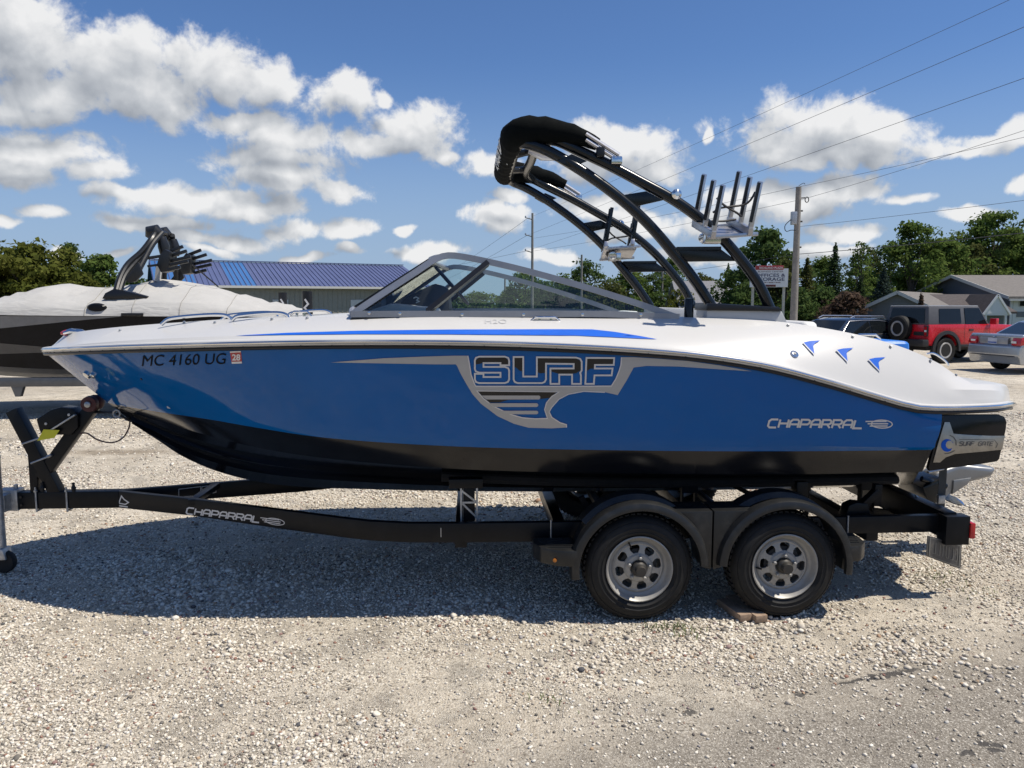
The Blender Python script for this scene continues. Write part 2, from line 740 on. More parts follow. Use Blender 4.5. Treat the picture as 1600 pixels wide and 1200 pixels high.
# stroke letters of the maker's wide slanted lettering, unit box, y up
GLYPH = {
    'C': [[(1, 1), (.22, 1), (0, .8), (0, .2), (.22, 0), (1, 0)]],
    'H': [[(0, 0), (0, 1)], [(1, 0), (1, 1)], [(0, .52), (1, .52)]],
    'A': [[(0, 0), (0, .75), (.25, 1), (.8, 1), (1, .8), (1, 0)], [(0, .42), (1, .42)]],
    'P': [[(0, 0), (0, 1), (.8, 1), (1, .85), (1, .58), (.8, .42), (.1, .42)]],
    'R': [[(0, 0), (0, 1), (.8, 1), (1, .85), (1, .6), (.8, .45), (.1, .45)], [(.6, .45), (1, 0)]],
    'L': [[(0, 1), (0, 0), (1, 0)]],
    'S': [[(1, 1), (.2, 1), (0, .85), (0, .65), (.2, .52), (.8, .52), (1, .36), (1, .16), (.8, 0), (0, 0)]],
    'U': [[(0, 1), (0, .2), (.2, 0), (.8, 0), (1, .2), (1, 1)]],
    'F': [[(0, 0), (0, 1), (1, 1)], [(0, .52), (.85, .52)]],
    'G': [[(1, 1), (.2, 1), (0, .8), (0, .2), (.2, 0), (.8, 0), (1, .2), (1, .5), (.5, .5)]],
    'T': [[(.5, 0), (.5, 1)], [(0, 1), (1, 1)]],
    'E': [[(1, 1), (0, 1), (0, 0), (1, 0)], [(0, .52), (.85, .52)]],
}


def stroke_word(word, x0, y0, x1, y1, h, sw, slant=0.25, gap=0.28):
    """word in pixel space from baseline (x0,y0) to (x1,y1), letter height h (pixels, y down)"""
    n = len(word)
    adv = 1.0 / (n + (n - 1) * gap)
    out = []
    for i, ch in enumerate(word):
        if ch == ' ':
            continue
        a = i * adv * (1 + gap)
        for s in GLYPH[ch]:
            pl = []
            for (gx, gy) in s:
                t = a + gx * adv
                pl.append((x0 + (x1 - x0) * t + slant * h * gy, y0 + (y1 - y0) * t - h * gy))
            out.append(ribbon_2d(pl, sw, False))
    return merge_2d(out)


def wing_logo(x0, y0, x1, y1, h, sw):
    """oval wing mark with speed lines"""
    out = []
    cx, cy = x0 + (x1 - x0) * .62, y0 + (y1 - y0) * .62 - h * .5
    rx = abs(x1 - x0) * .40
    sl = (y1 - y0) / (x1 - x0)
    el_ = [(cx + rx * cos(a), cy + sl * rx * cos(a) + h * .5 * sin(a)) for a in [2 * pi * k / 20 for k in range(20)]]
    out.append(ribbon_2d(el_, sw * .7))
    for k, (s, e) in enumerate(((0.0, .80), (.08, .86), (.16, .84))):
        yy = -h * (.78 - .28 * k)
        out.append(ribbon_2d([(x0 + (x1 - x0) * s, y0 + (y1 - y0) * s + yy), (x0 + (x1 - x0) * e, y0 + (y1 - y0) * e + yy - h * .06)], sw * .8, False))
    return merge_2d(out)
# ================================================================== boat frame (x = towards the bow, y = towards the camera side, z up)
_f = G(1000, 973)
_r = G(1228, 968)
_a = math.atan2(_r.y - _f.y, _r.x - _f.x)
TH = pi + _a
EU = Vector((cos(TH), sin(TH), 0))
EV = Vector((-sin(TH), cos(TH), 0))
VT = 1.25                                            # tyre face to trailer centreline
ORG = (_f + _r) / 2 - EV * VT
ORG.z = 0
BM = Matrix.Translation(ORG) @ Matrix.Rotation(TH, 4, 'Z')
BI = BM.inverted()
CAML = BI @ CAM


def bp(px, py, v):
    d = BI.to_3x3() @ ray(px, py)
    return CAML + d * ((v - CAML.y) / d.y)


def bline(pts):
    return [bp(*p) for p in pts]


def pix(p):
    """boat-local point -> photo pixel"""
    w = BM @ Vector(p) - CAM
    z = w.dot(FWD)
    return 800 + F * w.x / z, 600 - F * w.dot(UPV) / z


boat = empty('speedboat', 'blue and white speedboat with a black tower and big silver lettering on its side', 'boat', ORG, TH)
N = 72
TS = [1 - (1 - i / N) ** 1.5 for i in range(N + 1)]

# ------------------------------------------------------------------ hull
S = catmull(bline([(1472, 643, 1.12), (1430, 641, 1.16), (1380, 628, 1.18), (1300, 604, 1.21), (1200, 578, 1.235), (1100, 562, 1.25), (1000, 553, 1.26),
                   (850, 545, 1.265), (700, 541, 1.255), (500, 541, 1.20), (380, 543, 1.12), (280, 545.5, .99), (200, 547.5, .82), (130, 550, .57),
                   (92, 551.5, .34), (76, 552, .14), (71.5, 552, 0)]), TS)
Bt = catmull(bline([(1456, 703, 1.09), (1250, 705, 1.12), (1000, 704, 1.12), (700, 697, 1.07), (500, 683, .96), (400, 668, .84), (325, 655, .66),
                    (250, 644, .41), (207, 637, .21), (180, 632, .07), (168, 629, 0)]), TS)
Cn = catmull(bline([(1441, 737, 1.02), (1250, 741, 1.05), (1000, 740, 1.04), (700, 732, .96), (500, 715, .81), (400, 699, .65), (330, 682, .46),
                    (270, 664, .25), (225, 651, .11), (190, 640, .02), (181, 638, 0)]), TS)
Kl = catmull(bline([(1425, 757, 0), (1250, 763, 0), (840, 768, 0), (600, 765, 0), (450, 759, 0), (390, 750, 0), (330, 733, 0), (280, 710, 0),
                    (250, 690, 0), (215, 667, 0), (195, 650, 0), (184, 641, 0)]), TS)


def between(A, B, k, bulge):
    out = []
    for i, (p, q) in enumerate(zip(A, B)):
        t = TS[i]
        r = p.lerp(q, k)
        # convex amidships, hollow flare at the shoulders of the bow
        r.y += bulge * 4 * k * (1 - k) * ((1 - t) - 2.2 * t * t * (1 - t)) * (1 if i < N else 0)
        out.append(r)
    return out


HL = [S] + [between(S, Bt, k, .03) for k in (.2, .4, .6, .8)]
crease = between(S, Bt, .915, .03)
for i in range(N):
    crease[i].y += .012 * (1 - TS[i])
HL += [crease, Bt]
low = [[p.lerp(q, .5) for p, q in zip(Bt, Cn)], Cn]
chine_flat = []
for p, q in zip(Cn, Kl):
    r = p.lerp(q, .10)
    r.z = p.z + .004
    chine_flat.append(r)
bot = [chine_flat] + [[p.lerp(q, k) for p, q in zip(chine_flat, Kl)] for k in (.33, .66)] + [Kl]
hull = MB()
hull.loft(HL, 0)
hull.loft([Bt] + low + bot, 1)
hv, hf = list(hull.v), list(hull.f)
HULL_BVH = BVHTree.FromPolygons([tuple(p) for p in hv], hf)
hull.mirror()
# transom
tl = [l[0] for l in HL]
bl = [l[0] for l in ([Bt] + low + bot)]
mir = lambda p: Vector((p.x, -p.y, p.z))
tv = tl + [mir(p) for p in tl]
n_ = len(tl)
for i in range(n_ - 1):
    hull.add([tl[i], tl[i + 1], mir(tl[i + 1]), mir(tl[i])], [(0, 1, 2, 3)], 0)
for i in range(len(bl) - 1):
    hull.add([bl[i], bl[i + 1], mir(bl[i + 1]), mir(bl[i])], [(0, 1, 2, 3)], 1)
hull.build('hull', [M_BLUE, M_BLACK], boat, sharp=24)

# spray strakes under the hull
for k in (.36, .62):
    st = MB()
    A = [p.lerp(q, k) for p, q in zip(chine_flat, Kl)]
    A = A[2:-6]
    a2 = [p + Vector((0, .02, -.028)) for p in A]
    a3 = [p + Vector((0, -.045, -.012)) for p in A]
    st.loft([A, a2, a3])
    st.build('spray_strake', M_BLACK, boat)
    stm = st.mirrored()
    stm.build('spray_strake', M_BLACK, boat)

# ------------------------------------------------------------------ deck moulding
NP = 90
TD = [1 - (1 - i / NP) ** 1.5 for i in range(NP + 1)]
PL = [(1574, 636, .0), (1574.2, 636, .55), (1573.5, 636.5, .80), (1569, 638, .93), (1556, 640, 1.02), (1520, 642, 1.09)]
S2 = bline(PL) + bline([(1472, 643, 1.125), (1430, 641, 1.165), (1380, 628, 1.185), (1300, 604, 1.215), (1200, 578, 1.24), (1100, 562, 1.255), (1000, 553, 1.265),
                        (850, 545, 1.27), (700, 541, 1.26), (500, 541, 1.205), (380, 543, 1.125), (280, 545.5, .995), (200, 547.5, .825), (130, 550, .575),
                        (92, 551.5, .345), (75, 552, .145), (70.5, 552, 0)])
# make platform stern square: same x for the first point on the centreline
S2[0].x = S2[1].x
S2[0].z = S2[1].z
S2c = catmull(S2, TD)


def raised(line, dz, dv=0.0, du=0.0):
    out = []
    for i, p in enumerate(line):
        k = max(0.0, 1 - TD[i] ** 8)
        out.append(Vector((p.x + du, max(0, p.y + dv * k) if p.y > 0 else p.y, p.z + dz)))
    return out


def dl(pts, x0pt=None):
    P = bline(pts)
    P[0].x = P[1].x
    P[0].z = P[1].z
    return catmull(P, TD)


FL = raised(S2c, .045, .0)                              # rub rail top
L1 = dl([(1574, 622, 0), (1574, 622, .55), (1573, 622, .79), (1568, 622, .92), (1555, 622.5, 1.01), (1520, 623, 1.075), (1472, 624, 1.11), (1436, 622, 1.14),
         (1390, 610, 1.16), (1300, 583, 1.19), (1200, 560, 1.215), (1100, 545, 1.235), (1000, 537, 1.245), (850, 531, 1.25), (700, 527, 1.24), (500, 527, 1.185),
         (380, 529.5, 1.10), (280, 533, .97), (200, 536.5, .80), (130, 541, .55), (94, 544, .32), (78, 545.5, .135), (73.5, 546, 0)])
L2 = dl([(1573, 612, 0), (1573, 612, .54), (1572, 612, .77), (1567, 611, .90), (1554, 610, .985), (1520, 609, 1.05), (1472, 608, 1.085), (1432, 602, 1.11),
         (1390, 594, 1.13), (1300, 570, 1.16), (1200, 550, 1.185), (1100, 537, 1.20), (1000, 529, 1.215), (850, 524, 1.22), (700, 522, 1.21), (500, 522, 1.155),
         (380, 524.5, 1.075), (280, 528, .945), (200, 532, .775), (130, 537.5, .53), (98, 541, .31), (81, 543, .13), (76.5, 543.5, 0)])
L3 = dl([(1571, 604, 0), (1571, 604, .52), (1569.5, 603.5, .73), (1564, 602, .85), (1550, 600.5, .93), (1520, 600, .985), (1502, 598, 1.0), (1470, 587, 1.01),
         (1440, 575, 1.02), (1350, 542, 1.03), (1250, 525, 1.05), (1150, 515, 1.075), (1075, 513, 1.095), (950, 511, 1.11), (800, 511, 1.115), (700, 511, 1.11),
         (500, 513, 1.04), (380, 516, .95), (280, 520.5, .82), (200, 525.5, .645), (140, 531, .42), (108, 535, .23), (90, 538, .09), (84, 538.5, 0)])
L4 = dl([(1568, 600.5, 0), (1568, 600.5, .50), (1566, 600, .70), (1560, 599, .80), (1546, 598, .87), (1520, 597.5, .91), (1505, 596, .935), (1482, 577, .95),
         (1450, 559, .955), (1400, 539, .955), (1345, 524, .95), (1290, 513, .945), (1220, 503, .935), (1100, 497, .925), (950, 495, .93), (800, 494, .935),
         (640, 493, .925), (500, 495, .85), (400, 498, .74), (300, 502.5, .58), (220, 508, .40), (160, 513.5, .23), (125, 518, .11), (108, 520.5, .04), (103, 521, 0)])
# keep the first (stern) section planar: shared centreline points
DK = [S2c, FL, L1, L2, L3, L4]
deck = MB()
deck.loft([FL, L1, L2, L3, L4], 0)
UP = MB()
UP.loft([FL, L1, L2, L3, L4], 0)
DECK_BVH = BVHTree.FromPolygons([tuple(p) for p in UP.v], UP.f)
deck.loft([S2c, FL], 0)
C1 = []                                                  # inner coaming edge
C2 = []
for i, p in enumerate(L4):
    C1.append(Vector((p.x - (.10 if p.x > 3 else 0), max(0.0, p.y - .10), p.z + .004)))
    C2.append(Vector((p.x - (.10 if p.x > 3 else 0), max(0.0, p.y - .14), p.z - .55 if p.x > -.5 else p.z - .35)))
deck.loft([L4, C1], 0)


def open_at(i):
    x = L4[i].x
    return (-.85 < x < 2.30) or (2.42 < x < 3.85)


cock = MB()
for i in range(NP):
    a, c = i, i + 1
    oa, oc = open_at(a), open_at(c)
    if oa and oc:
        cock.add([C1[a], C1[c], C2[c], C2[a]], [(0, 1, 2, 3)])
        cock.add([mir(C1[a]), mir(C1[c]), mir(C2[c]), mir(C2[a])], [(3, 2, 1, 0)])
        cock.add([C2[a], C2[c], mir(C2[c]), mir(C2[a])], [(0, 1, 2, 3)])
    else:
        deck.add([C1[a], C1[c], mir(C1[c]), mir(C1[a])], [(0, 1, 2, 3)])
        if oa != oc:
            k = a if oa else c
            cock.add([C1[k], C2[k], mir(C2[k]), mir(C1[k])], [(0, 1, 2, 3)])
nd = len(deck.v)
side = MB()
side.loft([S2c, FL, L1, L2, L3, L4, C1])
deck.v += [mir(p) for p in side.v]
deck.f += [tuple(nd + i for i in reversed(f)) for f in side.f]
deck.mi += [0] * len(side.f)
# underside of the swim platform and deck overhang
under = [p for p in S2c if p.x < S[0].x + .12]
for i in range(len(under) - 1):
    deck.add([under[i], under[i + 1], mir(under[i + 1]), mir(under[i])], [(0, 1, 2, 3)])
deck.build('deck', [M_WHITE], boat, sharp=22)
cock.build('cockpit_liner', M_LINER, boat)

# rub rail: black gasket, white body, steel insert, all round the boat
both = list(reversed([mir(p) for p in S2c[1:-1]])) + S2c
def rail(r, dz, out, m, name, flat=1.0):
    pts = []
    for p in S2c[1:]:
        pts.append(Vector((p.x - (out if p.x < -2.0 and p.y < 1.0 else 0) + (out * .7 if p.x > 4.2 else 0), p.y + (out if p.y > .1 else out * .5), p.z + dz)))
    full = pts[:-1] + [Vector((pts[-1].x, 0, pts[-1].z))] + list(reversed([mir(q) for q in pts[:-1]]))
    b_ = MB()
    b_.tube(full, r, 8, closed=True, flat=flat)
    return b_.build(name, m, boat)


rail(.021, .024, .004, M_WHITE, 'rub_rail')
rail(.011, .026, .020, M_CHROME, 'rail_insert')
rail(.012, -.004, .004, M_BLACKV, 'rail_gasket')

# rail screws
for k in range(34):
    p = S2c[int(12 + k * 2.2)]
    sc_ = MB()
    sc_.lathe([(.004, 0), (.003, .003)], (p.x, p.y + .024, p.z + .006), 'Y', 6)
    sc_.build('rail_screw', M_BLACKV, boat)

# ------------------------------------------------------------------ decals


def decal(data, name, m, parent, bvh, off=.003, maxlen=26, mats=None):
    pts, fs = data
    bm = bmesh.new()
    vs = [bm.verts.new((p[0], p[1], 0)) for p in pts]
    for f in fs:
        try:
            bm.faces.new([vs[i] for i in f])
        except ValueError:
            pass
    bmesh.ops.triangulate(bm, faces=bm.faces)
    for _ in range(5):
        es = [e for e in bm.edges if e.calc_length() > maxlen]
        if not es:
            break
        bmesh.ops.subdivide_edges(bm, edges=es, cuts=1)
        bmesh.ops.triangulate(bm, faces=bm.faces)
    MI = BI.to_3x3()
    for v in bm.verts:
        d = (MI @ ray(v.co.x, v.co.y)).normalized()
        loc, nor, idx, dist = bvh.ray_cast(CAML, d, 30)
        if loc is None:
            loc, nor, idx, dist = bvh.find_nearest(CAML + d * 5.0)
        if nor.dot(d) > 0:
            nor = -nor
        v.co = loc + nor * off
    bmesh.ops.recalc_face_normals(bm, faces=bm.faces)
    me = bpy.data.meshes.new(name)
    for f in bm.faces:
        f.smooth = True
    bm.to_mesh(me)
    bm.free()
    me.materials.append(m)
    o = bpy.data.objects.new(name, me)
    COL.objects.link(o)
    o.parent = parent
    return o


def tz(z, ox, oy, k):
    return [(ox + x / k, oy + y / k) for x, y in z]


# big silver wave graphic
outer = [(517, 566), (600, 559.5), (660, 557), (710, 555.5), (731, 555.5), (733, 566), (736, 585), (742, 601), (744, 603.2), (850, 603.4), (955, 603), (962, 592),
         (967, 580), (970, 570), (971, 558), (990, 558), (1030, 560.5), (1075, 564), (1125, 571), (1175, 580), (1125, 577), (1060, 572.5), (1010, 571.5), (990, 574),
         (980, 592.5), (965, 617), (945, 612.5), (912, 611), (888, 615.5), (873, 623.5), (862, 636), (858, 643), (862, 651.6), (875, 660), (885, 663), (885, 667.5),
         (862, 669), (826, 668), (803.5, 662), (777.5, 650), (751.5, 630.5), (738, 615), (729, 600), (720, 584), (714, 571), (712, 569), (680, 569)]
hole = tz([(200, 278), (595, 283), (560, 305), (535, 335), (526, 368), (540, 410), (480, 412), (420, 407), (365, 392), (280, 352), (232, 315)], 680, 520, 3.077)
decal(fill_2d([outer, hole]), 'wave_graphic', M_SILVERV, boat, HULL_BVH)
edge_in = [(731, 555.5), (733, 566), (736, 585), (742, 601), (744, 603.2), (850, 603.4), (955, 603), (962, 592), (967, 580), (970, 570), (971, 558)]
decal(ribbon_2d(edge_in, 1.8, False), 'graphic_edge', M_SILVERL, boat, HULL_BVH, .0045)
decal(ribbon_2d(hole, 1.6), 'graphic_edge', M_SILVERL, boat, HULL_BVH, .0045)
decal(ribbon_2d([(945, 612.5), (912, 611), (888, 615.5), (873, 623.5), (862, 636), (858, 643), (862, 651.6), (875, 660), (885, 663), (885, 667.5)], 1.6, False),
      'graphic_edge', M_SILVERL, boat, HULL_BVH, .0045)
decal(fill_2d([tz([(206, 280), (585, 284), (552, 312), (500, 318), (430, 320), (350, 322), (310, 334), (262, 334), (234, 312)], 680, 520, 3.077)]),
      'graphic_fill', M_BLACKV, boat, HULL_BVH, .003)  # black vinyl fill in the upper part of the opening
for (x0, x1, y0, y1) in ((222, 505, 300, 319), (258, 495, 337, 355), (306, 495, 373, 390)):
    q = [(x0, y0), (x1 - 6, y0), (x1, y0 + 5), (x1, y1 - 5), (x1 - 6, y1), (x0 + 24, y1)]
    decal(fill_2d([tz(q, 680, 520, 3.077)]), 'graphic_stripe', M_SILVERV, boat, HULL_BVH, .005)

zS = [(195, 868), (355, 868), (376, 876), (382, 892), (382, 922), (328, 922), (328, 908), (222, 908), (222, 932), (355, 932), (376, 940), (382, 955), (382, 1010), (374, 1026),
      (355, 1033), (195, 1033), (175, 1026), (168, 1010), (168, 975), (222, 975), (222, 995), (328, 995), (328, 968), (195, 968), (174, 960), (168, 945), (168, 892), (175, 875)]
zU = [(410, 870), (470, 870), (470, 992), (555, 992), (555, 872), (800, 874), (826, 882), (835, 900), (835, 955), (826, 968), (830, 985), (830, 1038), (775, 1038), (775, 980),
      (695, 980), (695, 1038), (640, 1038), (640, 942), (785, 942), (785, 914), (612, 912), (612, 1010), (604, 1026), (586, 1033), (435, 1033), (417, 1026), (410, 1010)]
zF = [(865, 876), (1038, 877), (1035, 920), (918, 920), (917, 942), (1028, 942), (1022, 985), (915, 985), (911, 1038), (858, 1038)]
for z in (zS, zU, zF):
    decal(ribbon_2d(tz(z, 700, 340, 4), 2.6), 'surf_letter', M_SILVERL, boat, HULL_BVH, .0035)
zf = [[(172, 918), (172, 892), (197, 871), (353, 871), (379, 893), (379, 919), (331, 919), (331, 905), (222, 905), (205, 912)],
      [(413, 873), (467, 873), (467, 962), (445, 955), (428, 938), (413, 932)],
      [(558, 875), (800, 877), (832, 900), (832, 952), (800, 972), (775, 975), (690, 975), (643, 960), (643, 945), (788, 945), (788, 911), (609, 909), (609, 970), (575, 972), (558, 965)],
      [(868, 879), (1035, 880), (1032, 917), (915, 917), (914, 942), (890, 944), (872, 955), (861, 960)]]
for z in zf:
    decal(fill_2d([tz(z, 700, 340, 4)]), 'letter_fill', M_BLACKV, boat, HULL_BVH, .0025)  # black vinyl filling the upper part of each letter
# maker name on the hull side
decal(stroke_word('CHAPARRAL', 1199, 667.5, 1346, 669, 12.5, 3.0, .28, .26), 'maker_lettering', M_SILVERL, boat, HULL_BVH)
decal(wing_logo(1352, 668, 1393, 669, 12.5, 2.4), 'maker_emblem', M_SILVERL, boat, HULL_BVH)


def px_text(body, x0, y0, x1, y1, bold=0.0, skew=0.0, drop=0.0):
    pts, fs = text_2d(body, bold)
    return [(x0 + (x1 - x0) * u + skew * (v - .5), y1 - (y1 - y0) * v + drop * u) for u, v in pts], fs


decal(px_text('MC 4160 UG', 223, 555, 353, 572, .0, 2, -3.5), 'registration_number', M_LETTER, boat, HULL_BVH)
M_STKR = mat('sticker_red', (0.42, 0.05, 0.05), .5)
M_STKW = mat('sticker_white', (0.72, 0.70, 0.68), .5)
decal(([(359.5, 549), (376.5, 548), (378.5, 567.5), (362.5, 568)], [(0, 1, 2, 3)]), 'registration_sticker', M_STKR, boat, HULL_BVH, .002)
decal(([(362.2, 565), (378.2, 564.5), (378.5, 567.5), (362.5, 568)], [(0, 1, 2, 3)]), 'sticker_band', M_STKW, boat, HULL_BVH, .003)
decal(([(359.5, 549), (376.5, 548), (376.7, 550), (359.7, 551)], [(0, 1, 2, 3)]), 'sticker_band', M_STKW, boat, HULL_BVH, .003)
decal(px_text('28', 363, 553, 376, 563, .03), 'sticker_number', M_STKW, boat, HULL_BVH, .0035)
# blue accent stripe on the side deck
decal(fill_2d([[(368, 525), (450, 520.5), (560, 517.3), (700, 515.5), (860, 515), (925, 515.2), (960, 519), (1000, 525.5), (1027, 530.5), (1000, 529.5), (950, 527), (900, 525),
                (700, 523), (560, 522.7), (450, 523.8)]]), 'accent_stripe', M_STRIPE, boat, DECK_BVH, .003)
# three blue vent blades on the quarter, each in a moulded white lip
for (ox, oy) in ((1253, 533), (1305, 544.5), (1355, 559)):
    blade = [(ox + 1, oy + 3), (ox + 12, oy + .5), (ox + 28, oy - .5), (ox + 20, oy + 4), (ox + 17, oy + 8), (ox + 19, oy + 22), (ox + 10, oy + 13)]
    decal(fill_2d([blade]), 'vent_blade', M_STRIPE, boat, DECK_BVH, .005, 4)
    decal(ribbon_2d([blade[0], blade[6], blade[5]], 1.6, False), 'vent_edge', M_VINYLG, boat, DECK_BVH, .006, 4)
M_EMB = mat('embossed_grey', (0.50, 0.50, 0.50), .4)
decal(px_text('H2O', 758, 499.5, 792, 506, .0), 'deck_badge', M_EMB, boat, DECK_BVH, .003)


def on(bvh, px, py, off=0.0):
    d = (BI.to_3x3() @ ray(px, py)).normalized()
    loc, nor, idx, dist = bvh.ray_cast(CAML, d, 30)
    if loc is None:
        loc, nor, idx, dist = bvh.find_nearest(CAML + d * 5)
    if nor.dot(d) > 0:
        nor = -nor
    return loc + nor * off, nor


def disc_on(px, py, r, h, m, name, bvh=DECK_BVH, seg=14):
    p, nrm = on(bvh, px, py)
    q = nrm.to_track_quat('Z', 'Y').to_matrix()
    b_ = MB()
    t_ = MB()
    t_.lathe([(r, -.004), (r, h * .6), (r * .75, h), (0, h)], seg=seg)
    b_.add([q @ v + p for v in t_.v], t_.f)
    return b_.build(name, m, boat)


fc = disc_on(1241, 553.5, .026, .008, M_CHROME, 'fuel_cap')
k_ = disc_on(1241, 553.5, .010, .011, M_BLACKV, 'cap_lock')
for (x, y) in ((188, 517), (288, 504.5), (336, 505), (425, 500), (480, 498), (1231, 509), (1332, 526.5), (1391, 542), (1453, 564), (1493, 587)):
    disc_on(x, y, .009, .012, M_GALV, 'canvas_snap')
# bow eye plate
disc_on(137, 585, .030, .02, M_CHROME, 'bow_eye', HULL_BVH)
disc_on(146, 586, .022, .018, M_CHROME, 'bow_eye', HULL_BVH)
disc_on(221, 592, .008, .006, M_BLACKV, 'drain_fitting', HULL_BVH)


def cleat(cx, cy, v, L, name='cleat'):
    p = bp(cx, cy, v)
    b_ = MB()
    b_.tube([p + Vector((L, 0, .0)), p + Vector((L * .6, 0, .028)), p + Vector((-L * .6, 0, .028)), p + Vector((-L, 0, .0))], [.006, .013, .013, .006], 8, flat=.7)
    for s in (-.35, .35):
        b_.tube([p + Vector((L * s, 0, .025)), p + Vector((L * s, 0, -.05))], .009, 8)
    b_.box(p + Vector((0, 0, -.05)), (L * 1.6, .05, .01))
    return b_.build(name, M_CHROME, boat)


cleat(852, 503, 1.00, .10)
cleat(1355, 530, .92, .09)
cleat(470, 494, .70, .07)
# bow light with red lens
p = bp(112, 523, .05)
b_ = MB()
b_.tube([p + Vector((.05, 0, .012)), p + Vector((0, 0, .025)), p + Vector((-.07, 0, .02)), p + Vector((-.12, 0, .006))], [.022, .028, .024, .010], 10, flat=.8)
nl = b_.build('bow_light', M_CHROME, boat)
b_ = MB()
b_.tube([p + Vector((.075, .0, .010)), p + Vector((.05, 0, .012)), p + Vector((.03, 0, .016))], [.008, .020, .022], 10)
b_.build('red_lens', M_RED, nl)
b_ = MB()
for s in (-.03, -.07):
    b_.tube([p + Vector((s, .01, .0)), p + Vector((s - .03, .02, -.03))], .006, 6)
b_.build('light_foot', M_CHROME, nl)
# bow grab rails
for (pts, v) in (([(252, 507), (262, 499), (272, 496.5), (352, 492.5), (360, 497), (362, 501)], .60), ([(362, 501), (368, 495), (380, 492.5), (440, 489.5), (450, 494), (452, 498)], .74)):
    b_ = MB()
    L = bline([(x, y, v) for x, y in pts])
    b_.tube(smooth_path(L, 24), .012, 8)
    b_.build('grab_rail', M_CHROME, boat)
    b_.mirrored().build('grab_rail', M_CHROME, boat)
for v, pts in ((.93, [(1448, 553), (1458, 552), (1478, 565), (1482, 571)]),):
    b_ = MB()
    b_.tube(smooth_path(bline([(x, y, v - .12) for x, y in pts]), 14), .007, 8)
    b_.build('grab_rail', M_CHROME, boat)

# ------------------------------------------------------------------ windshield
ws = empty('windshield', '', '')
del ws['label'], ws['category']
ws.location = (0, 0, 0)
ws.parent = boat
TOPR = bline([(549, 492, .915), (565, 481, .905), (610, 451, .87), (650, 425, .835), (676, 407.5, .81), (690, 401, .80), (702, 399, .795), (725, 401.5, .795), (800, 417.5, .815),
              (900, 444.5, .85), (980, 469, .885), (1030, 486, .91), (1060, 497, .925)])
BASE = bline([(549, 492, .915), (640, 491.5, .93), (800, 491.5, .935), (950, 492, .935), (1060, 496, .925)])
topc = smooth_path(TOPR, 60)
basec = smooth_path(BASE, 30)


def strip(path, w, t, updir=None):
    """rectangular bar along path: w in the glass plane, t thickness across it"""
    A, B, C, D = [], [], [], []
    n = len(path)
    for i, p in enumerate(path):
        d = (path[min(i + 1, n - 1)] - path[max(i - 1, 0)]).normalized()
        s = Vector((0, 1, 0)) - d * d.y
        s.normalize()
        u = d.cross(s)
        A.append(p + s * t + u * w)
        B.append(p + s * t - u * w)
        C.append(p - s * t - u * w)
        D.append(p - s * t + u * w)
    m = MB()
    m.loft([A, B, C, D], closed=True)
    m.add([A[0], B[0], C[0], D[0]], [(0, 1, 2, 3)])
    m.add([A[-1], B[-1], C[-1], D[-1]], [(3, 2, 1, 0)])
    return m


m = strip(topc, .019, .018)
m.build('top_frame', M_WSFRAME, ws, smooth=True)
m.mirrored().build('top_frame', M_WSFRAME, ws)
m = strip([p + Vector((0, .006, .004)) for p in basec], .019, .018)
m.build('base_frame', M_WSFRAME, ws)
m.mirrored().build('base_frame', M_WSFRAME, ws)
m = strip([p + Vector((0, .008, -.032)) for p in basec], .012, .020)
m.build('base_gasket', M_BLACKV, ws)
m.mirrored().build('base_gasket', M_BLACKV, ws)
# mullion
ma, mb_ = bp(668, 487, .925), bp(762, 411, .805)
m = MB()
m.bar(ma, mb_, .03, .060, up=(0.3, 1, 0))
m.build('mullion', M_BLACKV, ws)
m.mirrored().build('mullion', M_BLACKV, ws)
# side panes as one sheet between base and top frame, split at the mullion
def zbase(x):
    return None
def pane(pxs, vs):
    return [bp(a, c, v) for (a, c), v in zip(pxs, vs)]
P1 = pane([(556, 490), (610, 453.5), (650, 427.5), (676, 410), (692, 403.5), (704, 402), (725, 404.5), (764, 412), (668, 488)],
          [.913, .868, .833, .808, .799, .795, .795, .803, .93])
P2 = pane([(764, 412), (800, 420), (900, 447), (980, 471.5), (1030, 488), (1040, 491), (950, 491), (800, 491), (668, 488)],
          [.803, .815, .85, .885, .91, .92, .935, .935, .93])
for P in (P1, P2):
    m = MB()
    m.add(P, [tuple(range(len(P)))])
    m.build('side_pane', M_WSGLASS, ws, smooth=False, recalc=True)
    m.mirrored().build('side_pane', M_WSGLASS, ws, smooth=False)
# front pane, wrapped slightly forward in the middle
bc0 = bp(552, 491, .905)
tp0 = bp(688, 402, .80)
rowb, rowt = [], []
for k in range(13):
    s = -1 + 2 * k / 12
    rowb.append(Vector((bc0.x + .10 * (1 - s * s), bc0.y * s, bc0.z + .03 * (1 - s * s))))
    rowt.append(Vector((tp0.x + .10 * (1 - s * s), tp0.y * s, tp0.z + .015 * (1 - s * s))))
for a, c in ((0, 4), (4, 8), (8, 12)):
    m = MB()
    m.loft([rowb[a:c + 1], rowt[a:c + 1]])
    m.build('front_pane', M_WSGLASS, ws, recalc=True)
m = MB()
m.tube(rowt, .020, 8)
m.build('front_top_frame', M_WSFRAME, ws)
m = MB()
m.tube(rowb, .020, 8)
m.build('front_base_frame', M_WSFRAME, ws)
for k in (4, 8):
    m = MB()
    m.bar(rowb[k], rowt[k], .035, .03)
    m.build('centre_post', M_BLACKV, ws)
for (x, y) in ((577, 489), (625, 490), (722, 491.5), (818, 491.5), (910, 491.5), (1001, 492)):
    q = bp(x, y, .955)
    m = MB()
    m.lathe([(.010, 0), (.010, .006), (0, .010)], q, 'Y', 8)
    m.build('frame_snap', M_CHROME, ws)
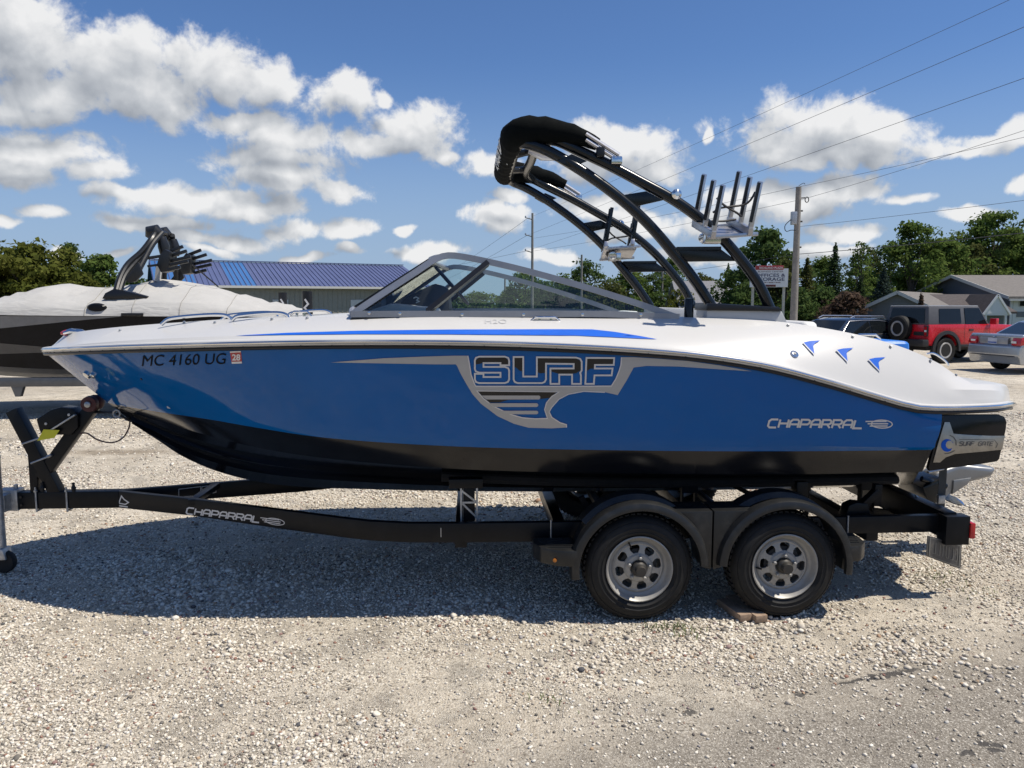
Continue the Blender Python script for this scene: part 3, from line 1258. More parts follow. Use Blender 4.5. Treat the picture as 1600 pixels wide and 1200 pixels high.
# little white dealer sticker inside the side pane
def plane_decal(data, name, m_, parent, v):
    pts, fs = data
    b2 = MB()
    b2.add([bp(x, y, v) for x, y in pts], fs)
    return b2.build(name, m_, parent, smooth=False)
plane_decal(ribbon_2d([(646, 466), (650, 464), (654, 466), (651, 469), (655, 471), (650, 473)], 1.6, False), 'pane_sticker', M_STKW, ws, .86)

# ------------------------------------------------------------------ inside of the boat
def seat(x, y, w, back_h, m_, rot=0):
    r = empty('seat', '', '')
    del r['label'], r['category']
    r.parent = boat
    r.location = (x, y, 1.30)
    r.rotation_euler = (0, 0, rot)
    a = MB()
    a.box((0, 0, .22), (.52, w, .16))
    a.build('seat_cushion', m_, r, bevel=.04, bseg=3)
    a = MB()
    a.box((-.24, 0, .22 + back_h / 2), (.12, w, back_h), taper=.9)
    a.build('backrest', m_, r, bevel=.04, bseg=3)
    a = MB()
    a.box((0, 0, .04), (.42, w * .9, .2))
    a.build('seat_base', M_VINYLG, r, bevel=.02)
    return r


seat(.45, -.48, .5, .36, M_VINYLW)
seat(.45, .48, .5, .20, M_VINYLW)
seat(-.55, 0, 1.5, .30, M_VINYLW)
seat(3.3, .38, .35, .3, M_VINYLW)
seat(3.3, -.38, .35, .3, M_VINYLW)
# helm console, starboard side
d0 = bp(655, 470, -.48)
m = MB()
m.prism([(d0.x + .16, d0.z - .06), (d0.x + .10, d0.z + .02), (d0.x - .14, d0.z + .135), (d0.x - .24, d0.z + .10), (d0.x - .30, d0.z - .55), (d0.x + .16, d0.z - .55)], -.80, -.22)
m.build('helm_console', mat('dash_dark', (0.02, 0.022, 0.025), .5), boat, bevel=.03)
m = MB()
m.prism([(d0.x + .34, d0.z - .10), (d0.x + .10, d0.z - .02), (d0.x - .20, d0.z - .05), (d0.x - .28, d0.z - .55), (d0.x + .34, d0.z - .55)], .25, .78)
m.build('passenger_console', M_VINYLG, boat, bevel=.03)
wc = bp(706, 446, -.46)
m = MB()
ax = Vector((.75, 0, -.66))
e1 = Vector((0, 1, 0))
e2 = ax.cross(e1).normalized()
m.tube([wc + e1 * (.19 * cos(a)) + e2 * (.19 * sin(a)) for a in [2 * pi * k / 28 for k in range(28)]], .014, 8, closed=True)
sw = m.build('steering_wheel', M_BLACKV, boat)
m = MB()
for a in (pi / 2, pi * 7 / 6, -pi / 6):
    m.tube([wc, wc + e1 * (.19 * cos(a)) + e2 * (.19 * sin(a))], .010, 6)
m.tube([wc, wc + ax * .22], .03, 8)
m.build('wheel_spokes', M_CHROME, sw)
# blue sun pad at the stern
q0 = bp(1366, 536, .45)
q1 = bp(1421, 536, .45)
m = MB()
m.box(((q0.x + q1.x) / 2 + .1, 0, q0.z - .06), (abs(q0.x - q1.x) + .2, .95, .15))
m.build('sun_pad', mat('blue_pad', (0.02, 0.16, 0.55), .5, bump=.1), boat, bevel=.045, bseg=3)
# black post and tower riser on the side deck
p = bp(1076, 500, .86)
m = MB()
m.lathe([(.028, -.12), (.030, .0), (.030, .130), (.026, .138), (0, .14)], p, seg=14)
m.build('socket_post', M_TOWER, boat)
m = MB()
R0 = [bp(x, y, .84) for x, y in ((1099, 504), (1100, 482), (1217, 486), (1227, 508))]
m.prism([(q.x, q.z) for q in R0], .66, .90)
m.build('tower_riser', M_VINYLG, boat, bevel=.015)
m = MB()
R1 = [bp(x, y, .84) for x, y in ((1098, 485), (1100, 473), (1130, 475), (1210, 479.5), (1216, 486))]
m.prism([(q.x, q.z) for q in R1], .64, .92)
m.build('riser_cap', M_BLACKV, boat, bevel=.008)
mm = MB()
mm.prism([(q.x, q.z) for q in R0], -.90, -.66)
mm.build('tower_riser', M_VINYLG, boat, bevel=.015)

# ------------------------------------------------------------------ tower
tower = empty('tower', '', '')
del tower['label'], tower['category']
tower.parent = boat
FT = bline([(1114, 482, .86), (1092, 447, .865), (1060, 405, .87), (1010, 347, .87), (960, 303, .86), (900, 261, .84), (850, 233, .82), (822, 224, .79)])
c = FT[-1]
FT += [Vector((c.x + .035, .70, c.z + .012)), Vector((c.x + .05, .50, c.z + .015)), Vector((c.x + .05, 0, c.z + .015))]
RT = bline([(1203, 482, .86), (1187, 447, .865), (1165, 415, .87), (1120, 364, .87), (1060, 317, .86), (1000, 283.5, .845), (950, 257, .83), (905, 236, .815), (870, 220, .80)])
c = RT[-1]
RT += [Vector((c.x + .06, .72, c.z + .015)), Vector((c.x + .10, .5, c.z + .02)), Vector((c.x + .10, 0, c.z + .02))]
for T in (FT, RT):
    c_ = smooth_path(T, 60)
    full = c_[:-1] + [mir(q) for q in reversed(c_)]
    m = MB()
    m.tube(full, .034, 14)
    m.build('tower_tube', M_TOWER, tower)
for q in ([(870, 252), (893, 241), (917, 252), (889, 263)], [(966, 306), (1009, 299), (1036, 313), (988, 324)], [(1056, 389.5), (1125, 389), (1151, 408), (1073, 409)]):
    P = [bp(x, y, .855) for x, y in q]
    m = MB()
    m.prism([(a.x, a.z) for a in P], .845, .867)
    m.build('tower_plate', M_TOWER, tower, bevel=.004)
    m.mirrored().build('tower_plate', M_TOWER, tower, bevel=.004)
    if q[0][0] > 1000:
        m = MB()
        m.bar(P[0] + Vector((0, 0, .004)), P[1] + Vector((0, 0, .004)), .05, .02)
        m.build('plate_flange', M_TOWER, tower)
        m.mirrored().build('plate_flange', M_TOWER, tower)
# extra cross pipes at the head of the tower
h0 = smooth_path(FT, 60)[52]
h1 = smooth_path(RT, 60)[50]
for a, c in ((h0, h1), (Vector((h0.x, .35, h0.z)), Vector((h1.x, .35, h1.z))), (Vector((h0.x, -.35, h0.z)), Vector((h1.x, -.35, h1.z))), (mir(h0), mir(h1))):
    m = MB()
    m.tube([a, c], .024, 8)
    m.build('cross_pipe', M_TOWER, tower)
# board racks (near and far side)
def rack(sgn):
    r = MB()
    base0, base1 = bp(1096, 362, .98), bp(1172, 357, .98)
    ux = (base1 - base0)
    prs = []
    rub = []
    for (bx, by) in ((1100, 358), (1156, 353)):
        for k, (dv, h0_, h1_) in enumerate(((-.16, .055, .30), (.0, .0, .295), (.14, -.045, .29))):
            c0 = bp(bx, by, .98)
            a = Vector((c0.x + .012 - .012 * k, c0.y + dv, c0.z + h0_))
            e = Vector((a.x - .050, a.y + .015, a.z + h1_))
            one = MB()
            one.bar(a, e, .026, .028, up=(1, 0, 0))
            prs.append(one)
            one = MB()
            one.bar(a.lerp(e, .18) + Vector((.012, .015, 0)), a.lerp(e, .97) + Vector((.012, .015, 0)), .014, .018, up=(1, 0, 0))
            rub.append(one)
        cc = bp(bx, by, .98)
        r.bar(cc + Vector((.012, -.18, .055)), cc + Vector((-.012, .16, -.05)), .030, .045, up=(0, 0, 1))
    r.bar(base0 + Vector((0, .13, -.045)), base1 + Vector((0, .13, -.045)), .03, .022)
    r.bar(base0 + Vector((0, -.12, .035)), base1 + Vector((0, -.12, .035)), .03, .022)
    r.bar((base0 + base1) / 2 + Vector((0, .11, -.04)), (base0 + base1) / 2 + Vector((0, -.11, .03)), ux.length * .8, .008)
    cl = MB()
    k0 = bp(1110, 364, .87)
    cl.tube([k0 + Vector((.03, -.06, -.03)), k0 + Vector((0, .08, -.01))], .035, 10)
    cl.box(k0 + Vector((0, .03, -.035)), (.10, .07, .07))
    bg = MB()
    A = [bp(x, y, 1.05) for x, y in ((1120, 309), (1128, 318), (1140, 326), (1152, 333), (1158, 338))]
    B_ = [bp(x, y, 1.05) for x, y in ((1114, 332), (1126, 325), (1140, 323), (1165, 319), (1174, 311), (1180, 300))]
    C_ = [bp(x, y, 1.05) for x, y in ((1112, 345), (1130, 345.5), (1150, 343))]
    for L in (A, B_, C_):
        bg.tube(smooth_path(L, 12), .007, 6)
    if sgn < 0:
        r, cl, bg = [q.mirrored() for q in (r, cl, bg)]
        prs = [q.mirrored() for q in prs]
        rub = [q.mirrored() for q in rub]
    if sgn < 0:
        sh = Vector((.30, .10, -.02))
        for q in [r, cl, bg] + prs + rub:
            q.v = [p + sh for p in q.v]
    ro = r.build('board_rack', M_ALU, boat, bevel=.004)
    for q in prs:
        q.build('rack_prong', M_ALU if sgn > 0 else M_TOWER, ro, bevel=.004)  # far prongs in black: their backlit side and padding put into the colour
    for q in rub:
        q.build('prong_padding', M_BLACKV, ro)
    cl.build('rack_clamp', M_CHROME, ro, bevel=.006)
    bg.build('bungee_cord', M_BLACKV, ro)


rack(1)
rack(-1)
# folded canvas top strapped round the front of the tower
def blob_path(P, R, seg=18, flat=1.0):
    m = MB()
    n = 40
    ts = [i / (n - 1) for i in range(n)]
    c_ = catmull(P, ts)
    rr = [R[min(len(R) - 1, int(t * (len(R) - 1)))] + (R[min(len(R) - 1, int(t * (len(R) - 1)) + 1)] - R[min(len(R) - 1, int(t * (len(R) - 1)))]) * (t * (len(R) - 1) % 1) for t in ts]
    rr = [r * (1 + .06 * sin(i * 1.7) + .04 * sin(i * 3.1)) for i, r in enumerate(rr)]
    m.tube(c_, rr, seg, flat=flat)
    return m


CP = bline([(934, 226, .83), (905, 213, .83), (865, 205, .82), (832, 203, .80), (806, 209, .76)])
c = CP[-1]
CP += [Vector((c.x + .02, .62, c.z - .02)), Vector((c.x + .03, .40, c.z - .02)), Vector((c.x + .03, .0, c.z - .02))]
CR = [.032, .046, .060, .073, .074, .068, .066]
half = catmull(CP, [i / 30 for i in range(31)])
rr = np.interp([i / 30 for i in range(31)], [0, .1, .2, .32, .45, .7, 1], CR)
full = half[:-1] + [mir(q) for q in reversed(half)]
rf = list(rr[:-1]) + list(reversed(rr))
rf = [r * (1 + .05 * sin(i * 1.9) + .03 * sin(i * 3.3)) for i, r in enumerate(rf)]
m = MB()
m.tube(full, rf, 20, flat=1.2)
boot = m.build('folded_canvas_top', M_CANVAS, boat)
M_CANW = mat('canvas_lettering', (0.7, 0.7, 0.68), .7)
# white script on the front of the canvas
bb = BVHTree.FromPolygons([tuple(p) for p in m.v], m.f)
lt, lf = text_2d('Chaparral', .01)
b2 = MB()
vs = []
for (u, v) in lt:
    y = .62 - u * .8
    z = half[-1].z - .02 + (v - .5) * .13
    hit = bb.ray_cast(Vector((half[-1].x + 1.5, y, z)), Vector((-1, 0, 0)), 4)
    vs.append((hit[0] + Vector((.006, 0, 0))) if hit[0] else Vector((half[-1].x, y, z)))
b2.add(vs, lf)
b2.build('canvas_lettering', M_CANW, boot, smooth=False)
# bows of the canvas top: twin steel tubes clamped to the rear tower tube
for dz in (0, .035):
    L = bline([(915, 219, .85), (967, 252, .86)])
    L = [q + Vector((0, .01, dz)) for q in L]
    m = MB()
    m.tube(L, .014, 8)
    m.build('canvas_bow', M_ALU, boat)
    m.mirrored().build('canvas_bow', M_ALU, boat)
q = bp(938, 238, .87)
m = MB()
m.box(q, (.05, .05, .06))
m.build('bow_clamp', M_BLACKV, boat, bevel=.01)
q = bp(963, 251, .87)
m = MB()
m.box(q, (.07, .05, .05))
m.build('bow_bracket', M_CHROME, boat, bevel=.01)
m.mirrored().build('bow_bracket', M_CHROME, boat, bevel=.01)
# small tower lights / clamp fittings
q = bp(1056, 309, .90)
m = MB()
m.lathe([(.012, -.03), (.03, -.02), (.032, .02), (.015, .035), (0, .036)], q + Vector((0, 0, .02)), 'Y', 12)
m.build('tower_light', M_CHROME, boat)
m.mirrored().build('tower_light', M_CHROME, boat)
q = bp(848, 238, .55)
m = MB()
m.tube([q + Vector((.09, 0, .02)), q, q + Vector((-.09, 0, -.02))], [.03, .055, .035], 12)
m.build('tow_light', M_ALU, boat)

# ------------------------------------------------------------------ surf gate and stern drive
def gp(z):
    return [(bp(x, y, 1.0).x, bp(x, y, 1.0).z) for x, y in z]


gate_o = [(1471, 651), (1474, 647.5), (1560, 647.5), (1569, 651), (1572.5, 659), (1571, 672), (1561, 717), (1557, 721), (1530, 725.5), (1480, 732), (1452, 736), (1450, 731)]
m = MB()
m.prism(gp(gate_o), .975, 1.005)
gate = m.build('surf_gate', M_BLACK, boat, bevel=.006)
m.mirrored().build('surf_gate', M_BLACK, boat, bevel=.006)
pl = [(1474, 659), (1482, 659), (1488, 677), (1505, 678.5), (1545, 680.5), (1568, 680.5), (1564, 702), (1540, 704.5), (1490, 709), (1476, 714), (1467, 722), (1456, 722), (1464, 692)]
m = MB()
m.prism(gp(pl), 1.006, 1.014)
plate_s = m.build('gate_plate', mat('brushed_plate', (0.42, 0.40, 0.36), .32, metal=.9, var=.15, vscale=12), gate, bevel=.003)
m = MB()
gx = lambda x, y: bp(x, y, 1.016)
cir = [(1480 + 9.5 * cos(a), 696 + 10 * sin(a)) for a in [pi * .28 + 2 * pi * k / 24 * .80 for k in range(25)]]
inn = [(1484 + 6.2 * cos(a), 695 + 6.5 * sin(a)) for a in [pi * .28 + 2 * pi * k / 24 * .80 for k in range(25)]]
m.add([gx(*p) for p in cir] + [gx(*p) for p in inn], [(i, i + 1, 26 + i, 25 + i) for i in range(24)])
m.build('wave_emblem', M_STRIPE, gate, smooth=False)
m = MB()
pts, fs = ribbon_2d([(1484, 680), (1490, 683), (1494, 689), (1494, 696)], 1.2, False)
m.add([gx(*p) for p in pts], fs)
pts, fs = ribbon_2d([(1476, 709), (1484, 708), (1492, 704)], 1.2, False)
m.add([gx(*p) for p in pts], fs)
pts, fs = ribbon_2d([(1499, 686.5), (1554, 687.5), (1559, 694), (1556, 700)], .9, False)
m.add([gx(*p) for p in pts], fs)
pts, fs = stroke_word('SURF GATE', 1499, 696.5, 1551, 696.5, 6.2, 1.3, .25, .3)
m.add([gx(*p) for p in pts], fs)
m.build('gate_lettering', mat('engraved_grey', (0.12, 0.11, 0.10), .5), gate, smooth=False)
# stern drive trimmed up behind the transom
M_DRIVE = mat('drive_silver_paint', (0.26, 0.265, 0.27), .34, metal=.5, coat=.3, var=.08)
def dp(z, v=0.0):
    return [(bp(x, y, v).x, bp(x, y, v).z) for x, y in z]
drive = MB()
drive.prism(dp([(1452, 735), (1490, 722), (1548, 728), (1540, 742), (1500, 752), (1470, 775), (1448, 800), (1425, 806), (1430, 780), (1440, 755)]), -.085, .085)
dr = drive.build('stern_drive', M_DRIVE, boat, bevel=.05, bseg=4)
m = MB()
m.prism(dp([(1478, 746), (1506, 742), (1500, 752), (1476, 768)]), -.10, .10)
m.build('cavitation_plate', M_DRIVE, dr, bevel=.01)
a, c = bp(1432, 802, 0), bp(1480, 742, 0)
m = MB()
ax_ = (c - a)
m.tube([a - ax_ * .05, a, a + ax_ * .3, a + ax_ * .6, a + ax_ * .75], [.02, .055, .075, .070, .035], 14)
m.build('gearcase', M_DRIVE, dr)
m = MB()
m.prism(dp([(1440, 792), (1462, 772), (1478, 800), (1470, 806)]), -.012, .012)
m.build('skeg', M_DRIVE, dr)
hub = bp(1468, 770, 0)
axn = ax_.normalized()
s1 = Vector((0, 1, 0))
s2 = axn.cross(s1).normalized()
for k in range(3):
    aa = 2 * pi * k / 3 + .5
    di = s1 * cos(aa) + s2 * sin(aa)
    tn = axn.cross(di)
    m = MB()
    rows = []
    for (r_, w_, tw) in ((.05, .05, .9), (.10, .10, .75), (.16, .10, .6), (.20, .04, .5)):
        e = tn * cos(tw) + axn * sin(tw)
        cpt = hub + di * r_
        rows.append([cpt - e * w_ / 2 + axn * .006, cpt + axn * .012, cpt + e * w_ / 2 + axn * .006])
    m.loft(rows)
    m.loft([[q - axn * .006 for q in r_] for r_ in rows])
    m.build('propeller_blade', M_CHROME, dr)
for v in (-.16, .16):
    m = MB()
    m.tube([bp(1440, 748, v), bp(1478, 760, v)], .022, 10)
    m.build('trim_cylinder', M_TOWER, dr)
m = MB()
m.prism(dp([(1418, 752), (1452, 738), (1446, 772), (1430, 782)]), -.2, .2)
m.build('transom_shield', M_TOWER, dr, bevel=.02)
# ================================================================== trailer under the boat
trailer = empty('boat_trailer', 'black tandem axle boat trailer with silver lettering carrying the blue boat', 'boat trailer', ORG, TH)
wf = bp(1000, 888, VT)
wr = bp(1228, 884, VT)
ZW = .333
RAIL_V = .93


def rz(px, ptop, pbot, v):
    return bp(px, ptop, v), bp(px, pbot, v)


def rail_mb(sgn):
    """tongue leg, bend and straight frame rail as one folded box beam"""
    path = [(180, 767, 793, .03), (300, 780, 806, .27), (420, 795, 824, .52), (540, 810.5, 840.5, .78), (580, 815, 845, .86), (640, 818, 848, .915), (720, 818, 848, .93),
            (900, 816, 846, .93), (1100, 813, 841, .93), (1330, 808, 834, .93), (1476, 805, 831, .93)]
    A, B_, C_, D_ = [], [], [], []
    for (x, t, bt, v) in path:
        p, q = bp(x, t, v), bp(x, bt, v)
        zt, zb = .575 - 0 * p.z, .445
        zt = p.z
        zb = q.z
        A.append(Vector((p.x, v, zt)))
        B_.append(Vector((p.x, v, zb)))
        C_.append(Vector((p.x, v - .05, zb)))
        D_.append(Vector((p.x, v - .05, zt)))
    m = MB()
    m.loft([A, B_, C_, D_], closed=True)
    m.add([A[0], B_[0], C_[0], D_[0]], [(0, 1, 2, 3)])
    m.add([A[-1], B_[-1], C_[-1], D_[-1]], [(3, 2, 1, 0)])
    if sgn < 0:
        m = m.mirrored()
    return m


rn = rail_mb(1)
rn.build('frame_rail', M_TRAILER, trailer, bevel=.004)
RAIL_BVH = BVHTree.FromPolygons([tuple(p) for p in rn.v], rn.f)
rail_mb(-1).build('frame_rail', M_TRAILER, trailer, bevel=.004)
t0 = bp(190, 780, 0)
t1 = bp(26, 780, 0)
ZT, ZB = bp(180, 767, .03).z, bp(180, 793, .03).z
m = MB()
m.box(((t0.x + t1.x) / 2, 0, (ZT + ZB) / 2), (abs(t1.x - t0.x), .09, ZT - ZB))
m.build('tongue_beam', M_TRAILER, trailer, bevel=.006)
RAILT = MB().box(((t0.x + t1.x) / 2, 0, (ZT + ZB) / 2), (abs(t1.x - t0.x), .09, ZT - ZB))
for x in (180, 300):
    p = bp(x, 767, .03)
    v = .02 if x == 180 else .27
    m = MB()
    q = bp(x, 770, v)
    m.box((q.x, 0, ZT - .03), (.06, 2 * v + .02, .04))
    m.build('cross_member', M_TRAILER, trailer, bevel=.004)
for x in (720, 880, 1115, 1365):
    q = bp(x, 825, .93)
    m = MB()
    m.box((q.x, 0, ZB - .01), (.08, 1.84, .10))
    m.build('cross_member', M_TRAILER, trailer, bevel=.006)
# two axles
for w in (wf, wr):
    m = MB()
    m.tube([(w.x, -1.02, ZW), (w.x, 1.02, ZW)], .038, 10)
    m.build('axle', M_TRAILER, trailer)
# folding tongue hinge (galvanised), coupler and jack
h = bp(15, 780, .05)
m = MB()
m.box((h.x + .02, 0, (ZT + ZB) / 2 + .005), (.15, .105, (ZT - ZB) + .03))
hinge = m.build('tongue_hinge', M_GALV, trailer, bevel=.006)
hx = bp(25, 780, .06).x
for dz in (-.03, .03):
    m = MB()
    m.lathe([(.009, .0535), (.009, .058), (0, .0585)], (hx - .03, 0, (ZT + ZB) / 2 + dz), 'Y', 8)
    m.build('hinge_bolt', M_BLACKV, hinge)
m = MB()
m.tube([(hx + .03, .0, ZB - .02), (hx + .03, .0, ZT + .05)], .016, 8)
m.build('hinge_pin', M_GALV, hinge)
m = MB()
m.box((hx + .48, 0, (ZT + ZB) / 2), (.8, .085, ZT - ZB - .01))
m.build('tongue_beam', M_TRAILER, trailer, bevel=.006)
m = MB()
m.box((hx + 1.0, 0, ZT - .01), (.3, .09, .09), taper=.8)
m.build('coupler', M_GALV, trailer, bevel=.02)
jx = bp(-1, 800, .14).x
m = MB()
jt, jb = bp(0, 716, .14).z, bp(0, 868, .14).z
m.tube([(jx, .14, jb), (jx, .14, jt)], .030, 12)
m.tube([(jx, .14, jt), (jx, .14, jt + .02)], .034, 12)
m.box((jx, .08, (ZT + ZB) / 2), (.07, .10, .12))
jk = m.build('tongue_jack', M_GALV, trailer)
m = MB()
m.prism([(jx - .05, jb - .02), (jx + .05, jb - .02), (jx + .03, jb + .06), (jx - .03, jb + .06)], .09, .19)
m.build('caster_fork', M_GALV, jk, bevel=.006)
m = MB()
m.lathe([(.02, .11), (.075, .112), (.082, .125), (.082, .155), (.075, .168), (.02, .17)], (jx - .01, 0, .083), 'Y', 20)
m.build('caster_wheel', M_RUBBER, jk)
# U bolts over the tongue
for x in (57, 105):
    q = bp(x, 780, .045)
    m = MB()
    for v in (.052, -.052):
        m.tube([(q.x, v, ZB - .02), (q.x, v, ZT + .03)], .007, 6)
    m.tube([(q.x, -.052, ZB - .012), (q.x, .052, ZB - .012)], .007, 6)
    m.build('u_bolt', M_GALV, trailer)
    m = MB()
    for v in (.052, -.052):
        m.lathe([(.013, 0), (.013, .014), (.007, .016), (.007, .035), (0, .036)], (q.x, v, ZT + .004), 'Z', 6)
    m.build('u_bolt_nut', M_GALV, trailer)
# winch stand
def beam(a, c, va, w, h, name, m_=M_TRAILER, par=None, lip=True):
    p, q = bp(*a, va), bp(*c, va)
    p.y = q.y = 0
    mm = MB()
    mm.bar(p, q, w, h, up=(1, 0, .3))
    return mm.build(name, m_, par or trailer, bevel=.005)


post = beam((22, 640), (90, 770), 0, .085, .085, 'winch_post')
beam((66, 746), (146, 634), 0, .075, .085, 'bow_stop_arm')
m = MB()
a0, a1 = bp(57, 772, 0), bp(54, 708, 0)
m.box(((a0.x + a1.x) / 2, 0, (a0.z + a1.z) / 2), (.055, .07, a1.z - a0.z))
m.build('stand_brace', M_TRAILER, trailer, bevel=.004)
q = bp(145, 630, 0)
m = MB()
m.lathe([(.018, -.07), (.055, -.068), (.060, -.03), (.045, 0), (.060, .03), (.055, .068), (.018, .07)], q, 'Y', 18)
m.build('bow_roller', mat('dark_red_rubber', (0.06, 0.012, 0.012), .6, var=.2), trailer)
m = MB()
m.lathe([(.022, .071), (.022, .085), (.012, .09), (0, .09)], q, 'Y', 10)
m.build('roller_bolt', M_GALV, trailer)
m = MB()
W_ = [(57, 655), (80, 640), (96, 636), (112, 638), (122, 648), (122, 668), (112, 679), (66, 680), (62, 672)]
m.prism([(bp(x, y, .06).x, bp(x, y, .06).z) for x, y in W_], -.06, .065)
wn = m.build('winch', M_TRAILER, trailer, bevel=.008)
m = MB()
m.bar(bp(80, 672, .08), bp(118, 648, .08), .012, .030, up=(0, 1, 0))
m.build('winch_handle', M_GALV, wn, bevel=.003)
for (x, y) in ((72, 662), (108, 648)):
    m = MB()
    m.lathe([(.010, .066), (.010, .072), (0, .073)], (bp(x, y, .066).x, 0, bp(x, y, .066).z), 'Y', 8)
    m.build('winch_bolt', M_GALV, wn)
for (xa, ya, xb, yb) in ((34, 694, 66, 683), (48, 724, 74, 714)):
    m = MB()
    p, q = bp(xa, ya, .047), bp(xb, yb, .047)
    m.tube([p, q], .007, 6)
    m.tube([q, q + Vector((-.03, 0, .015))], .012, 6)
    m.build('u_bolt', M_GALV, trailer)
for (x, y) in ((66, 762), (115, 762)):
    p = bp(x, y, .05)
    m = MB()
    m.lathe([(.012, -.03), (.018, 0), (.008, .02), (.012, .035), (0, .04)], p, 'Z', 8)
    m.build('safety_hook', M_DARK, trailer)
# winch strap, hook and safety cable
m = MB()
m.bar(bp(118, 644, 0), bp(178, 644, 0), .05, .006, up=(0, .1, 1))
m.build('winch_strap', M_DARK, trailer)
m = MB()
c0 = bp(182, 646, .02)
m.tube([c0 + Vector((.025 * cos(a), 0, .025 * sin(a))) for a in [2 * pi * k / 16 for k in range(16)]], .006, 6, closed=True)
m.build('strap_hook', M_GALV, trailer)
m = MB()
m.tube(smooth_path(bline([(182, 646, .0), (193, 652, .02), (205, 658, .02), (219, 654, .02)]), 16), .008, 6)
m.build('safety_chain', M_DARK, trailer)
m = MB()
m.tube(smooth_path(bline([(124, 677, .04), (136, 677, .04), (152, 687, .05), (176, 691.5, .05), (192, 684, .05), (202, 667, .03), (203, 656, .02)]), 40), .0055, 6)
m.build('safety_cable', mat('maroon_cable', (0.05, 0.02, 0.022), .5), trailer)
# yellow tag hanging from the winch
tagm = MB()
T4 = [bp(x, y, .10) for x, y in ((68, 671), (93, 672), (85, 684), (58, 689))]
T5 = [p + Vector((0, -.002, 0)) for p in T4]
tagm.add(T4 + T5, [(0, 1, 2, 3), (7, 6, 5, 4), (0, 4, 5, 1), (1, 5, 6, 2), (2, 6, 7, 3), (3, 7, 4, 0)])
tg = tagm.build('warning_tag', M_YELLOW, None, smooth=False)
tg.matrix_world = BM
tag(tg, 'yellow tag hanging from the winch at the front of the black trailer', 'tag')

# rail decals
decal(stroke_word('CHAPARRAL', 291, 802.5, 405, 816.5, 9.5, 2.3, .25, .26), 'rail_lettering', M_SILVERL, trailer, RAIL_BVH, .002)
decal(wing_logo(407, 816.5, 444, 822, 10, 1.5), 'rail_emblem', M_SILVERL, trailer, RAIL_BVH, .002)
decal(merge_2d([ribbon_2d([(186, 786), (190, 775), (194, 780), (201, 785), (196, 788)], 1.8), ribbon_2d([(186, 790), (200, 792)], 2.0, False)]), 'rail_emblem', M_SILVERL, trailer, RAIL_BVH, .002)
FAR_BVH = BVHTree.FromPolygons([(p.x, -p.y + .055, p.z) for p in rn.v], [tuple(reversed(f)) for f in rn.f])
def far_pt(px, py):
    d = (BI.to_3x3() @ ray(px, py)).normalized()
    loc, nor, idx, dist = FAR_BVH.ray_cast(CAML, d, 30)
    return loc + Vector((0, .008, 0)) if loc else CAML + d * 6.4
for q in ([(280, 764), (314, 760), (314, 774), (280, 776)], [(316, 760), (338, 757), (338, 769), (316, 773)]):
    m = MB()
    pts, fs = ribbon_2d(q, .8)
    m.add([far_pt(*p) for p in pts], fs)
    m.build('rail_label', M_SILVERL, trailer, smooth=False)

